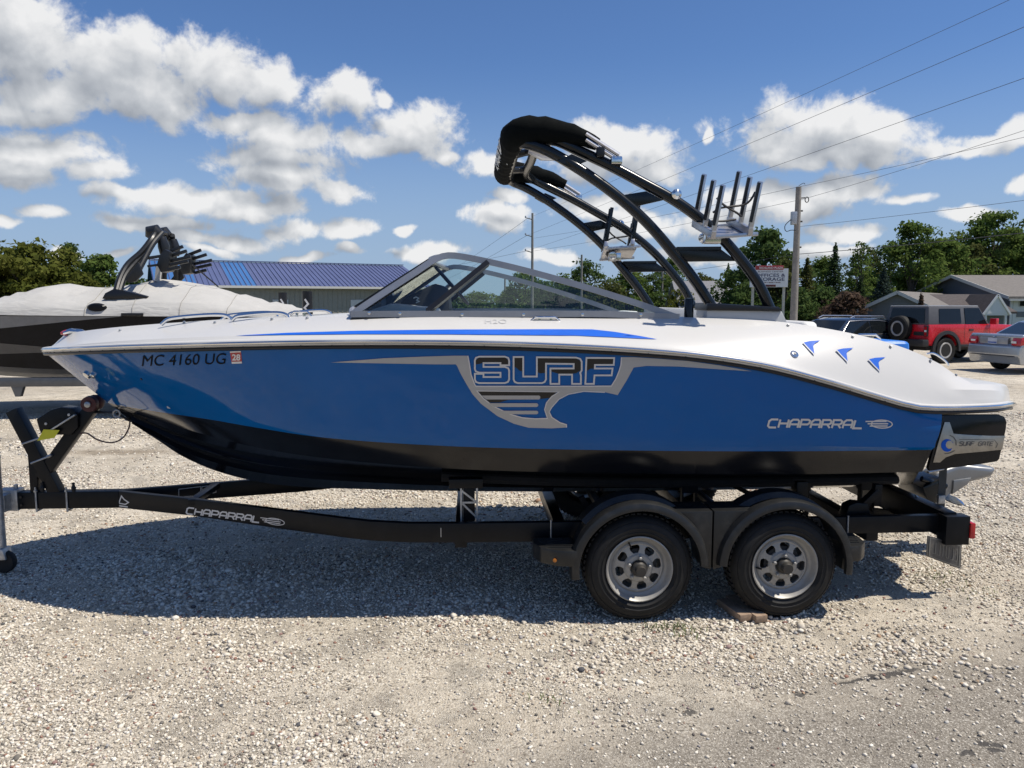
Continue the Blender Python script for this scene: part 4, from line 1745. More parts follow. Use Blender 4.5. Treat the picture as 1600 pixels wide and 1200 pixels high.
# ------------------------------------------------------------------ wheels
def make_wheel(side):
    y = lambda k: k * side
    wroot = MB()
    wroot.lathe([(.05, y(-.20)), (.115, y(-.19)), (.115, y(-.06)), (.05, y(-.05))], (0, 0, 0), 'Y', 24)
    wh = wroot.build('wheel', M_DARK, trailer)
    t = MB()
    prof = [(.196, y(-.195)), (.225, y(-.212)), (.275, y(-.222)), (.312, y(-.205)), (.329, y(-.175)), (.332, y(-.11)), (.329, y(-.045)), (.312, y(-.015)), (.30, y(-.006)), (.297, y(-.009)), (.294, y(-.004)),
            (.275, y(.003)), (.262, y(.004)), (.260, y(.0065)), (.254, y(.0065)), (.252, y(.003)), (.236, y(.002)), (.234, y(.005)), (.230, y(.005)), (.228, y(-.001)), (.225, y(-.003)), (.212, y(-.012)), (.203, y(-.020)), (.196, y(-.028))]
    t.lathe(prof, (0, 0, 0), 'Y', 56, close=True)
    t.build('tyre', M_RUBBER, wh, sharp=50)
    tr = MB()
    for k in range(56):
        a = 2 * pi * k / 56
        for s in (-.075, -.145):
            c = Vector((.333 * cos(a), y(s), .333 * sin(a)))
            tr.box(c, (.010, .055, .024), rot=Matrix.Rotation(-a, 3, 'Y'))
    o = tr.build('tread_blocks', M_RUBBER, wh, smooth=False)
    o['kind'] = 'stuff'
    r = MB()
    r.lathe([(.204, y(-.018)), (.2065, y(-.006)), (.200, y(-.003)), (.193, y(-.012)), (.186, y(-.030)), (.180, y(-.042)), (.172, y(-.052)), (.160, y(-.058)), (.152, y(-.072)), (.152, y(-.19))],
            (0, 0, 0), 'Y', 48, cap=False)
    r.lathe([(.160, y(-.056)), (.148, y(-.048)), (.142, y(-.050)), (.142, y(-.062))], (0, 0, 0), 'Y', 48, cap=False)
    # centre disc: ring, eight spokes with gaps between them
    r.lathe([(.045, y(-.060)), (.047, y(-.036)), (.056, y(-.028)), (.080, y(-.030)), (.092, y(-.044)), (.092, y(-.062))], (0, 0, 0), 'Y', 40, cap=False)
    for k in range(8):
        a = 2 * pi * k / 8 + .2
        P = []
        for (rr_, w, yy) in ((.088, .046, -.040), (.112, .032, -.046), (.130, .038, -.047), (.150, .080, -.052)):
            for s in (-1, 1):
                ang = a + s * w / 2 / rr_
                P.append(Vector((rr_ * cos(ang), y(yy), rr_ * sin(ang))))
        Q = [p + Vector((0, y(-.010), 0)) for p in P]
        r.add(P + Q, [(0, 1, 3, 2), (2, 3, 5, 4), (4, 5, 7, 6), (8, 10, 11, 9), (10, 12, 13, 11), (12, 14, 15, 13), (0, 2, 10, 8), (2, 4, 12, 10), (4, 6, 14, 12),
                      (1, 9, 11, 3), (3, 11, 13, 5), (5, 13, 15, 7)])
    r.build('rim', M_RIM, wh, sharp=40)
    h_ = MB()
    h_.lathe([(.046, y(-.07)), (.046, y(-.010)), (.040, y(.0)), (.034, y(.004)), (.034, y(.034)), (.030, y(.042)), (0, y(.044))], (0, 0, 0), 'Y', 24)
    h_.build('hub', mat('hub_dark', (0.05, 0.047, 0.042), .55, metal=.4, dirt=.5, dirtcol=(.14, .09, .05)), wh)
    for k in range(5):
        a = 2 * pi * k / 5 + .4
        nn = MB()
        nn.lathe([(.012, y(-.035)), (.011, y(-.008)), (.006, y(-.004)), (0, y(-.004))], (.066 * cos(a), 0, .066 * sin(a)), 'Y', 6)
        nn.build('lug_nut', M_RIM, wh)
    a = 1.2
    vs_ = MB()
    vs_.tube([(.165 * cos(a), y(-.05), .165 * sin(a)), (.145 * cos(a), y(-.015), .145 * sin(a))], .006, 6)
    vs_.build('valve_stem', M_BLACKV, wh)
    return wh


wn0 = make_wheel(1)
wn0.location = (wf.x, VT - .003, ZW)
w2 = copy_part(wn0, trailer)
w2.location = (wr.x, VT - .003, ZW)
w2.rotation_euler = (0, 1.3, 0)
wf0 = make_wheel(-1)
wf0.location = (wf.x, -VT + .003, ZW)
w4 = copy_part(wf0, trailer)
w4.location = (wr.x, -VT + .003, ZW)

# ------------------------------------------------------------------ fenders
def fender(sgn):
    zc = ZW + .005
    cf, cr = wf.x, wr.x
    # front = larger x
    prof = [(.985, .385), (1.16, .392), (1.165, .405), (1.20, .418), (1.235, .420), (1.262, .408), (1.272, .385), (1.270, .365), (1.245, .362)]
    for (cx, a0_, a1_) in ((cf, -8, 178), (cr, 2, 188)):
        m = MB()
        lines = []
        for (v, r) in prof:
            L = []
            for k in range(37):
                a = radians(a0_ + (a1_ - a0_) * k / 36)
                L.append(Vector((cx + r * cos(a) * 1.02, v * sgn, zc + r * sin(a))))
            lines.append(L)
        m.loft(lines)
        m.build('fender_arch', M_FENDER, trailer, sharp=40)
    # flat web between the arches
    zt = bp(1120, 797, 1.2).z
    for half in (0, 1):
        mid = (cf + cr) / 2
        poly = []
        if half == 0:
            for k in range(9):
                a = radians(118 + (181 - 118) * k / 8)
                poly.append((cf + .395 * cos(a), zc + .395 * sin(a)))
            poly += [(mid + .004, zc - .02), (mid + .004, zt), (mid + .12, zt)]
        else:
            for k in range(9):
                a = radians(62 - (62 + 1) * k / 8)
                poly.append((cr + .395 * cos(a), zc + .395 * sin(a)))
            poly += [(mid - .004, zc - .02), (mid - .004, zt), (mid - .12, zt)]
        m = MB()
        m.prism(poly, .985 * sgn, 1.225 * sgn)
        m.build('fender_web', M_FENDER, trailer, bevel=.008)
    # ridge on top of the arches
    for cx in (cf, cr):
        m = MB()
        lines = []
        for (v, r) in ((.99, .43), (1.10, .43), (1.13, .40)):
            lines.append([Vector((cx + r * cos(a) * 1.0, v * sgn, zc + r * sin(a))) for a in [radians(38 + 104 * k / 20) for k in range(21)]])
        m.loft(lines)
        m.build('fender_top', M_FENDER, trailer, sharp=40)
    # step pads at both ends
    for (cx, s) in ((cf + .40, 1), (cr - .40, -1)):
        m = MB()
        zt_ = bp(885, 852, 1.15).z
        poly = [(cx - s * .02, 1.27), (cx + s * .10, 1.25), (cx + s * .20, 1.18), (cx + s * .235, 1.08), (cx + s * .235, .98), (cx - s * .02, .98)]
        if s < 0:
            poly = [(cx + .02, 1.27), (cx - .07, 1.25), (cx - .13, 1.18), (cx - .145, 1.08), (cx - .145, .98), (cx + .02, .98)]
        poly = [(x, v * sgn) for x, v in poly]
        m.prism(poly, zt_ - .10, zt_, 'Z')
        stp = m.build('fender_step', M_FENDER, trailer, bevel=.012)
        for k in range(6):
            v = 1.02 + k * .034
            L = (.20 if s > 0 else .11) * (1 - max(0, (v - 1.08)) * 2.2)
            t_ = MB()
            t_.box((cx + s * (.0 + L / 2), v * sgn, zt_ + .002), (L, .010, .006))
            t_.build('tread_rib', M_FENDER, stp, smooth=False)
        if s > 0:
            l_ = MB()
            l_.lathe([(.012, 0), (.012, .006), (0, .008)], (cx + .12, 1.248 * sgn, zt_ - .06), 'Y', 10)
            l_.build('amber_marker', mat('amber_lens', (0.45, 0.14, 0.01), .25, coat=.4), stp)


fender(1)
fender(-1)
# fender straps (bright u bolts on the rail)
for x in (861, 1324):
    q = bp(x, 830, .935)
    m = MB()
    m.tube([(q.x, .936, ZB - .04), (q.x, .936, ZT - .005)], .006, 6)
    m.build('u_bolt', M_GALV, trailer)
for x in (689,):
    q = bp(x, 832, .932)
    m = MB()
    m.tube([(q.x, .932, q.z - .03), (q.x, .932, q.z + .03)], .003, 6)
    m.build('rail_rivet', M_GALV, trailer)
# bunks and their brackets
for v in (.62, -.62):
    A = []
    for x in (690, 900, 1100, 1400):
        q = bp(x, 760, v)
        hit = HULL_BVH.ray_cast(Vector((q.x, abs(v), -1)), Vector((0, 0, 1)), 5)
        A.append(Vector((q.x, v, (hit[0].z if hit[0] else .7) - .035)))
    m = MB()
    m.tube(smooth_path(A, 16), .042, 8, flat=.8)
    m.build('bunk_board', M_CARPET, trailer)
    for x in (735, 1075, 1250, 1352):
        q = bp(x, 800, v)
        k = min(range(4), key=lambda i: abs(A[i].x - q.x))
        zt_ = np.interp(q.x, [a.x for a in reversed(A)], [a.z for a in reversed(A)]) - .03
        m = MB()
        for dy in (-.045, .045):
            m.bar((q.x + dy, v, ZB - .04), (q.x + dy, v, zt_), .05, .010, up=(1, 0, 0))
        m.bar((q.x - .045, v + .02, ZB + .03), (q.x + .045, v + .02, ZB + .13), .008, .012)
        m.bar((q.x + .045, v + .02, ZB + .03), (q.x - .045, v + .02, ZB + .13), .008, .012)
        m.box((q.x, v, zt_ - .01), (.11, .07, .05))
        m.build('bunk_bracket', M_TRAILER if x != 735 else M_GALV, trailer)
# the near support just inside the rail, galvanised lattice
q = bp(733, 800, .80)
zt_ = bp(733, 766, .80).z
m = MB()
for dx in (-.052, .052):
    m.bar((q.x + dx, .80, ZT - .05), (q.x + dx, .80, zt_ + .02), .012, .012)
for (za, zb_) in ((ZT - .02, (ZT + zt_) / 2), ((ZT + zt_) / 2, zt_)):
    m.bar((q.x - .05, .80, za), (q.x + .05, .80, zb_), .010, .012)
m.bar((q.x - .05, .80, (ZT + zt_) / 2), (q.x + .05, .80, (ZT + zt_) / 2), .010, .012)
m.build('support_lattice', M_GALV, trailer)
m = MB()
m.box((q.x, .775, (ZT + zt_) / 2 - .02), (.075, .03, zt_ - ZT + .06))
m.box((q.x + .02, .77, zt_ + .045), (.22, .09, .06))
m.build('support_post', M_TRAILER, trailer, bevel=.004)
# guide posts at the stern: brackets and rear winch roller
q = bp(1362, 800, .80)
m = MB()
m.prism([(bp(x, y, .80).x, bp(x, y, .80).z) for x, y in ((1316, 806), (1322, 788), (1334, 783), (1352, 785), (1356, 806))], .74, .84)
m.build('roller_bracket', M_TRAILER, trailer, bevel=.01)
m = MB()
m.bar(bp(1345, 792, .80), bp(1372, 766, .80), .06, .05)
m.build('bunk_bracket', M_TRAILER, trailer, bevel=.006)
m = MB()
m.bar(bp(1368, 790, .80), bp(1371, 756, .80), .05, .05)
m.build('bunk_bracket', M_TRAILER, trailer, bevel=.006)
m = MB()
m.bar(bp(1250, 788, .80), bp(1252, 752, .80), .05, .075, up=(1, 0, 0))
m.build('bunk_bracket', M_TRAILER, trailer, bevel=.006)
m = MB()
m.bar(bp(1145, 758, .45), bp(1192, 782, .45), .03, .03)
m.build('diagonal_brace', M_TRAILER, trailer)
m = MB()
m.bar(bp(1345, 797, .3), bp(1430, 806, .3), .05, .05)
m.build('diagonal_brace', M_TRAILER, trailer)
m = MB()
m.bar(bp(908, 776, .72), bp(924, 806, .72), .04, .04)
m.build('diagonal_brace', M_TRAILER, trailer)
# rear bumper beam, tail lamps, number plate
xe = bp(1474, 818, .93).x
m = MB()
m.box((xe - .03, 0, (ZT + ZB) / 2 - .015), (.09, 1.90, ZT - ZB + .05))
m.build('rear_beam', M_TRAILER, trailer, bevel=.006)
for s in (1, -1):
    q0 = bp(1463, 806, .98)
    m = MB()
    m.box((xe - .05, .96 * s, (ZT + ZB) / 2 - .035), (.16, .10, .19))
    m.build('lamp_bracket', M_TRAILER, trailer, bevel=.006)
    m = MB()
    m.box((xe - .145, .965 * s, (ZT + ZB) / 2 - .035), (.035, .11, .105))
    m.build('tail_lamp', M_RED, trailer, bevel=.008)
m = MB()
p4 = [(1447, 836, .95), (1503, 853, .86), (1502, 889, .86), (1447, 869, .95)]
p4 = [(1450, 837, 1.02), (1503, 851, .90), (1501, 889, .89), (1448, 869, 1.01)]
Q = [bp(*p) for p in p4]
Q2 = [p + Vector((.012, -.012, 0)) * .3 for p in Q]
m.add(Q + Q2, [(0, 1, 2, 3), (7, 6, 5, 4), (0, 4, 5, 1), (1, 5, 6, 2), (2, 6, 7, 3), (3, 7, 4, 0)])
npl = m.build('number_plate', mat('plate_back', (0.10, 0.10, 0.10), .5, metal=.5, dirt=.4), trailer, smooth=False)
nrm = (Q[1] - Q[0]).cross(Q[3] - Q[0]).normalized()
if nrm.y < 0:
    nrm = -nrm
def plate_pt(u, v):
    return Q[0].lerp(Q[1], u).lerp(Q[3].lerp(Q[2], u), v) + nrm * .003
m = MB()
for s in ([(0.06, 0.06), (.94, .06), (.94, .94), (.06, .94)],):
    pts, fs = ribbon_2d(s, .035)
    m.add([plate_pt(*p) for p in pts], fs)
# embossed figures seen from behind
for k, (u0, gl) in enumerate(((.14, 'L'), (.27, 'L'), (.40, 'T'), (.53, 'U'), (.66, 'L'), (.79, 'C'))):
    for s in GLYPH[gl]:
        pts, fs = ribbon_2d([(u0 + .085 * (1 - x), .75 - .5 * y) for x, y in s], .022, False)
        m.add([plate_pt(*p) for p in pts], fs)
m.build('embossed_figures', mat('plate_emboss', (0.20, 0.20, 0.19), .45, metal=.5), npl, smooth=False)
# tie down strap from the stern eye to the rear beam
m = MB()
sa, sb = bp(1474, 728, .55), bp(1470, 792, .55)
m.bar(sa, sb, .055, .005, up=(0, 1, 0))
sd = m.build('tie_down_strap', mat('grey_webbing', (0.055, 0.06, 0.06), .8, var=.2, bump=.4, bscale=150), None)
sd.matrix_world = BM
tag(sd, 'grey webbing tie down strap hanging from the stern beside the silver drive', 'strap')
m = MB()
q = bp(1470, 780, .56)
m.box(q, (.05, .03, .06))
m.build('ratchet_buckle', M_GALV, sd, bevel=.006)
m = MB()
m.tube([sb, sb + Vector((.02, .01, -.05)), Vector((xe - .03, sb.y, ZT + .02))], .007, 6)
m.build('strap_hook', M_GALV, sd)
m = MB()
m.tube([bp(1450, 738, .6), sa + Vector((0, .0, -.02))], .010, 6)
m.build('strap_link', M_GALV, sd)

# ------------------------------------------------------------------ wooden chock block in front of the rear tyre
wb = empty('wooden_block', 'short weathered plank pushed under the rear trailer tyre', 'wood block', G(1160, 966), 0)
bm_ = MB()
ca, cb_ = G(1135, 942), G(1178, 972)
dvec = (cb_ - ca)
ang = atan2(dvec.y, dvec.x)
wb.location = ((ca + cb_) / 2).to_tuple()
wb.rotation_euler = (0, 0, ang)
for s in (-1, 1):
    pl_ = MB()
    pl_.box((s * .0, s * .042, .022), (dvec.length + .04 * s, .080, .044))
    pl_.build('plank', M_WOOD, wb, bevel=.004)

# ================================================================== ground
def ground_mat():
    m = bpy.data.materials.new('gravel_ground')
    m.use_nodes = True
    t = m.node_tree
    n = NB(t)
    bs = t.nodes['Principled BSDF']
    g = n.new('ShaderNodeNewGeometry')
    P = g.outputs['Position']
    px_, py_, pz_ = n.sep(P)
    # stones of two sizes
    warp = n.vmath('MULTIPLY_ADD', n.noise(P, 18.0, 2, .5, out='Color'), (.02, .02, 0), P)
    v1 = n.new('ShaderNodeTexVoronoi')
    v1.inputs['Scale'].default_value = 75
    n.set(v1, 'Vector', warp)
    v2 = n.new('ShaderNodeTexVoronoi')
    v2.inputs['Scale'].default_value = 160
    n.set(v2, 'Vector', warp)
    pick = n.maprange(n.noise(P, 3.0, 4, .6), .42, .58, 0, 1)
    r1 = n.sep(v1.outputs['Color'])[0]
    r2 = n.sep(v2.outputs['Color'])[0]
    rnd = n.math('ADD', n.math('MULTIPLY', r1, pick), n.math('MULTIPLY', r2, n.math('SUBTRACT', 1.0, pick)))
    dist = n.math('ADD', n.math('MULTIPLY', v1.outputs['Distance'], pick), n.math('MULTIPLY', v2.outputs['Distance'], n.math('SUBTRACT', 1.0, pick)))
    stone = n.ramp(rnd, [(0.0, (.17, .145, .115)), (.18, (.42, .37, .295)), (.42, (.58, .515, .415)), (.7, (.70, .635, .52)), (.93, (.79, .73, .62)), (1.0, (.33, .23, .18))])
    sand = n.ramp(n.noise(P, 240.0, 3, .7), [(.3, (.34, .29, .22)), (.7, (.60, .52, .405))])
    big = n.noise(P, .55, 5, .6)
    sandk = n.maprange(n.math('ADD', big, n.math('MULTIPLY', n.noise(P, 6.0, 4, .6), .25)), .56, .74, .05, .60)
    col = n.mix(sandk, stone, sand)
    # damp / dusty tone drift
    tone = n.maprange(n.noise(P, .5, 5, .62), .3, .7, .80, 1.10)
    col = n.mix(1.0, col, n.comb(tone, tone, tone), 'MULTIPLY')
    # packed grey drive across the lower right corner
    a = G(760, 1200)
    c = G(1600, 995)
    d = (c - a)
    nx, ny = d.y / d.length, -d.x / d.length
    s = n.math('ADD', n.math('MULTIPLY', px_, nx), n.math('MULTIPLY', py_, ny))
    s = n.math('SUBTRACT', s, a.x * nx + a.y * ny)
    s = n.math('ADD', s, n.math('MULTIPLY', n.math('SUBTRACT', n.noise(P, 1.6, 6, .65), .5), 1.1))
    packk = n.math('MULTIPLY', n.maprange(s, -.35, .35, 0, 1, True), .82)
    fine = n.noise(P, 420.0, 3, .75)
    patch = n.noise(P, 1.3, 6, .65)
    packc = n.ramp(fine, [(.30, (.115, .10, .083)), (.5, (.205, .182, .153)), (.66, (.30, .27, .23)), (.8, (.47, .43, .37))])
    v3 = n.new('ShaderNodeTexVoronoi')
    v3.inputs['Scale'].default_value = 165
    n.set(v3, 'Vector', P)
    grit = n.ramp(n.sep(v3.outputs['Color'])[1], [(0, (.06, .052, .044)), (.35, (.165, .145, .122)), (.7, (.265, .238, .20)), (.90, (.42, .385, .33)), (1, (.66, .62, .55))])
    packc = n.mix(.86, packc, grit)
    pt = n.maprange(patch, .3, .7, .80, 1.15)
    packc = n.mix(1.0, packc, n.comb(pt, pt, n.math('MULTIPLY', pt, .99)), 'MULTIPLY')
    col = n.mix(packk, col, packc)
    # brown stain behind the winch stand
    st = G(190, 706)
    dd = n.vmath('LENGTH', n.vmath('MULTIPLY', n.vmath('SUBTRACT', P, (st.x, st.y, 0)), (.75, 3.2, 0)), out=1)
    stk = n.math('MULTIPLY', n.maprange(n.math('ADD', dd, n.math('MULTIPLY', n.noise(P, 3.0, 4, .6), .9)), .6, 1.4, 1, 0, True), .6)
    col = n.mix(stk, col, (.19, .14, .09))
    # dark tar spots worn into the packed drive
    tw_ = n.vmath('MULTIPLY_ADD', n.vmath('SUBTRACT', n.noise(P, 14.0, 5, .65, out='Color'), (.5, .5, .5)), (.13, .13, 0), P)
    for (cx, cy, rx, ry, an) in ((1398, 1049, 46, 4.5, -.2), (1345, 1058, 40, 3, -.24), (1075, 1112, 14, 4, -.1), (1252, 1081, 9, 4, 0), (1545, 1160, 24, 5, 0), (980, 1126, 5, 2.5, 0),
                                 (1510, 1176, 12, 3, 0), (1560, 1172, 14, 4, 0), (1250, 985, 14, 3, -.1)):
        q0 = G(cx, cy)
        qx = G(cx + rx, cy + an * rx) - q0
        qy = G(cx, cy + ry) - q0
        ux = Vector((qx.x, qx.y)).normalized()
        L1_, L2_ = qx.length, max(.02, abs(qy.x * -ux.y + qy.y * ux.x))
        rel = n.vmath('SUBTRACT', tw_, (q0.x, q0.y, 0))
        e = n.comb(n.vmath('DOT_PRODUCT', rel, (ux.x / L1_, ux.y / L1_, 0), out=1), n.vmath('DOT_PRODUCT', rel, (-ux.y / L2_, ux.x / L2_, 0), out=1), 0.0)
        k_ = n.maprange(n.vmath('LENGTH', e, out=1), .75, 1.15, .85, 0, True)
        col = n.mix(k_, col, (.062, .058, .056))
    n.set(bs, 'Base Color', col)
    bs.inputs['Roughness'].default_value = .92
    bs.inputs['Specular IOR Level'].default_value = .2
    hgt = n.math('SUBTRACT', n.math('MULTIPLY', fine, .35), n.math('MULTIPLY', dist, n.math('SUBTRACT', 1.25, packk)))
    bn = n.new('ShaderNodeBump')
    bn.inputs['Strength'].default_value = .9
    bn.inputs['Distance'].default_value = .011
    n.set(bn, 'Height', hgt)
    t.links.new(bn.outputs[0], bs.inputs['Normal'])
    return m


M_GRAVEL = ground_mat()
PACK_A, PACK_C = G(760, 1200), G(1600, 995)
# gravel yard: fine grid near the camera with shallow ruts and humps, coarse beyond
def hump(x, y):
    f = min(1, max(0, (9 - y) / 4))
    return .012 * f * (sin(x * 1.3 + y * .7) * .5 + sin(x * 2.9 - y * 1.9 + 1) * .3 + sin(y * 4.1 + x * .6) * .2) - .004


gm = MB()
xs = [-60, -30, -16] + [-10 + .25 * i for i in range(81)] + [16, 30, 60]
ys = [-12, -4, 0] + [1.5 + .2 * i for i in range(51)] + [14, 18, 26, 40]
gm.v = [Vector((x, y, hump(x, y))) for y in ys for x in xs]
nx_ = len(xs)
gm.f = [(j * nx_ + i, j * nx_ + i + 1, (j + 1) * nx_ + i + 1, (j + 1) * nx_ + i) for j in range(len(ys) - 1) for i in range(nx_ - 1)]
gm.mi = [0] * len(gm.f)
struct(gm.build('gravel_yard', M_GRAVEL, None, weld=0, sharp=180))
# grass land round the yard, falling away behind it to the horizon
M_GRASS = mat('rough_grass', (0.075, 0.095, 0.032), .9, var=.35, vscale=.6, bump=.5, bscale=8)
gr = MB()
Y_ = [-60, 39, 42, 46, 54, 120, 900]
Z_ = [-.05, -.05, -.1, -.5, -1.5, -1.6, -1.6]
gr.v = [Vector((x, y, z)) for y, z in zip(Y_, Z_) for x in (-900, -60, 0, 60, 900)]
gr.f = [(j * 5 + i, j * 5 + i + 1, (j + 1) * 5 + i + 1, (j + 1) * 5 + i) for j in range(6) for i in range(4)]
gr.mi = [0] * len(gr.f)
struct(gr.build('ground', M_GRASS, None, weld=0))

# loose stones: real geometry, one mass
def stones():
    t = (1 + sqrt(5)) / 2
    iv = np.array([(-1, t, 0), (1, t, 0), (-1, -t, 0), (1, -t, 0), (0, -1, t), (0, 1, t), (0, -1, -t), (0, 1, -t), (t, 0, -1), (t, 0, 1), (-t, 0, -1), (-t, 0, 1)], float)
    iv /= np.linalg.norm(iv[0])
    fi = np.array([(0, 11, 5), (0, 5, 1), (0, 1, 7), (0, 7, 10), (0, 10, 11), (1, 5, 9), (5, 11, 4), (11, 10, 2), (10, 7, 6), (7, 1, 8), (3, 9, 4), (3, 4, 2), (3, 2, 6), (3, 6, 8), (3, 8, 9),
                   (4, 9, 5), (2, 4, 11), (6, 2, 10), (8, 6, 7), (9, 8, 1)])
    pos, siz = [], []

    def fbm(x, y):
        return (np.sin(x * 1.9 + 1.3 * np.sin(y * 1.3)) + np.sin(y * 2.3 + 1.7 * np.sin(x * .9 + 2)) + .7 * np.sin(x * 5.1 + y * 3.3) + .7 * np.sin(x * 4.2 - y * 6.1 + 1)) / 3.4

    for (y0, y1, dens, s0, s1) in ((2.7, 4.2, 6800, .0036, .0105), (4.2, 6.0, 4300, .0045, .0115), (6.0, 9.0, 1500, .006, .013), (9, 14, 380, .008, .016)):
        xw = lambda y: y * .70 + .5
        A = (y1 - y0) * 2 * xw(y1)
        k = int(A * dens)
        x = RNG.uniform(-xw(y1), xw(y1), k)
        y = RNG.uniform(y0, y1, k)
        d = (PACK_C - PACK_A)
        nx, ny = d.y / d.length, -d.x / d.length
        s = (x - PACK_A.x) * nx + (y - PACK_A.y) * ny + fbm(x * 1.2, y * 1.2) * .32
        keep = RNG.uniform(0, 1, k) < np.clip(np.where(s > 0, .11 - .04 * s, np.clip(-s * 2.2 + .15, 0, 1)), .035, 1) * np.clip(.60 + .85 * fbm(x * .9, y * 1.1), .14, 1)
        x, y = x[keep], y[keep]
        k = len(x)
        r = s0 + (s1 - s0) * RNG.uniform(0, 1, k) ** 2.0
        r = r * (1 + .75 * np.clip(fbm(x * .7 + 5, y * .9 + 2) + .25 * np.exp(-((x - 1.0) / 1.6) ** 2 - ((y - 4.3) / .55) ** 2), 0, 1))
        big = RNG.uniform(0, 1, k) < .010
        r = np.where(big, r * RNG.uniform(1.4, 2.1, k), r)
        pos.append(np.stack([x, y], 1))
        siz.append(r)
    pos = np.concatenate(pos)
    r = np.concatenate(siz)
    k = len(r)
    hz = np.array([hump(a, c) for a, c in pos])
    sc = np.stack([r * RNG.uniform(.8, 1.35, k), r * RNG.uniform(.7, 1.15, k), r * RNG.uniform(.5, .85, k)], 1)
    ang = RNG.uniform(0, 2 * pi, k)
    til = RNG.uniform(-.5, .5, k)
    V = iv[None] * (1 + RNG.uniform(-.34, .30, (k, 12, 1)))
    V = V * sc[:, None, :]
    x = V[..., 0] * np.cos(til)[:, None] - V[..., 2] * np.sin(til)[:, None]
    z = V[..., 0] * np.sin(til)[:, None] + V[..., 2] * np.cos(til)[:, None]
    yv = V[..., 1]
    X = x * np.cos(ang)[:, None] - yv * np.sin(ang)[:, None] + pos[:, 0:1]
    Yy = x * np.sin(ang)[:, None] + yv * np.cos(ang)[:, None] + pos[:, 1:2]
    Z = z + hz[:, None] + sc[:, 2:3] * .45
    co = np.stack([X, Yy, Z], -1).reshape(-1, 3)
    fc = (fi[None] + (np.arange(k) * 12)[:, None, None]).reshape(-1, 3)
    me = bpy.data.meshes.new('gravel_stones')
    me.vertices.add(len(co))
    me.vertices.foreach_set('co', co.ravel())
    me.loops.add(fc.size)
    me.loops.foreach_set('vertex_index', fc.ravel().astype(np.int32))
    me.polygons.add(len(fc))
    me.polygons.foreach_set('loop_start', (np.arange(len(fc)) * 3).astype(np.int32))
    me.polygons.foreach_set('loop_total', np.full(len(fc), 3, np.int32))
    at = me.attributes.new('tint', 'FLOAT', 'FACE')
    at.data.foreach_set('value', np.repeat(RNG.uniform(0, 1, k), 20).astype(np.float32))
    me.update(calc_edges=True)
    m = bpy.data.materials.new('loose_stone')
    m.use_nodes = True
    n = NB(m.node_tree)
    bs = m.node_tree.nodes['Principled BSDF']
    a = n.new('ShaderNodeAttribute', attribute_name='tint')
    c = n.ramp(a.outputs['Fac'], [(0, (.16, .145, .125)), (.10, (.38, .335, .27)), (.28, (.54, .48, .39)), (.6, (.68, .615, .51)), (.88, (.80, .75, .65)), (.925, (.34, .33, .32)), (.955, (.27, .14, .11)),
                                      (.975, (.46, .33, .21)), (.99, (.09, .09, .095))])
    tcn = n.new('ShaderNodeTexCoord')
    f = n.noise(tcn.outputs['Object'], 90, 4, .65)
    k2 = n.maprange(f, .3, .7, .82, 1.12)
    n.set(bs, 'Base Color', n.mix(1.0, c, n.comb(k2, k2, k2), 'MULTIPLY'))
    bs.inputs['Roughness'].default_value = .85
    bs.inputs['Specular IOR Level'].default_value = .25
    me.materials.append(m)
    o = bpy.data.objects.new('gravel_stones', me)
    COL.objects.link(o)
    o['kind'] = 'stuff'
    return o


stones()

# weeds in the gravel
def weeds(px, py, n, w, h):
    m = MB()
    c = G(px, py)
    for k in range(n):
        x, y = c.x + random.gauss(0, w), c.y + random.gauss(0, w * .7)
        a = random.uniform(0, 2 * pi)
        l = h * random.uniform(.5, 1.2)
        d = Vector((cos(a), sin(a), 0))
        s = Vector((-sin(a), cos(a), 0)) * .003
        p0 = Vector((x, y, 0))
        p1 = p0 + d * l * .25 + Vector((0, 0, l * .6))
        p2 = p0 + d * l * .7 + Vector((0, 0, l))
        m.add([p0 - s, p0 + s, p1 + s * .8, p1 - s * .8, p2], [(0, 1, 2, 3), (3, 2, 4)])
    o = m.build('weed_tuft', mat('weed_green', (0.10, 0.13, 0.035), .7, var=.3), None, weld=0, recalc=False)
    o['kind'] = 'stuff'
    return o


weeds(1062, 987, 70, .09, .035)
weeds(1030, 983, 40, .07, .03)
weeds(1462, 903, 60, .10, .03)
weeds(1520, 925, 40, .10, .03)
weeds(860, 1098, 20, .06, .03)
# ================================================================== covered boat behind
DD = 8.5
OFF = Vector((bp(230, 500, -DD).x, -DD, 0))
B2W = BM @ OFF


def p2(px, py, v):
    return bp(px, py, v - DD) - OFF


def l2(pts, n=44):
    return smooth_path([p2(*p) for p in pts], n)


cb = empty('covered_boat', 'black and grey wake boat under a light grey storage cover with a folded black tower', 'boat', B2W, TH)
M_COVER = mat('grey_cover_cloth', (0.44, 0.43, 0.405), .85, var=.06, vscale=2.5, bump=1.0, bscale=2.6)
for n_ in M_COVER.node_tree.nodes:
    if n_.type == 'BUMP':
        n_.inputs['Distance'].default_value = .09
        n_.inputs['Strength'].default_value = .30
        q_ = NB(M_COVER.node_tree)
        tq = q_.new('ShaderNodeTexCoord')
        fold = q_.noise(q_.vmath('MULTIPLY', tq.outputs['Object'], (.55, 1.2, 3.4)), 1.5, 2, .45, 1.2)
        fold2 = q_.noise(q_.vmath('MULTIPLY', tq.outputs['Object'], (1.1, .8, -4.0)), 2.6, 2, .4, 1.5)
        q_.set(n_, 'Height', q_.math('ADD', fold, q_.math('MULTIPLY', fold2, .5)))
M_BLK2 = mat('black_hull_gloss', (0.007, 0.007, 0.009), .3, spec=.16, var=.3)
M_GRY2 = mat('grey_hull_graphic', (0.20, 0.20, 0.20), .35, spec=.3, var=.1)
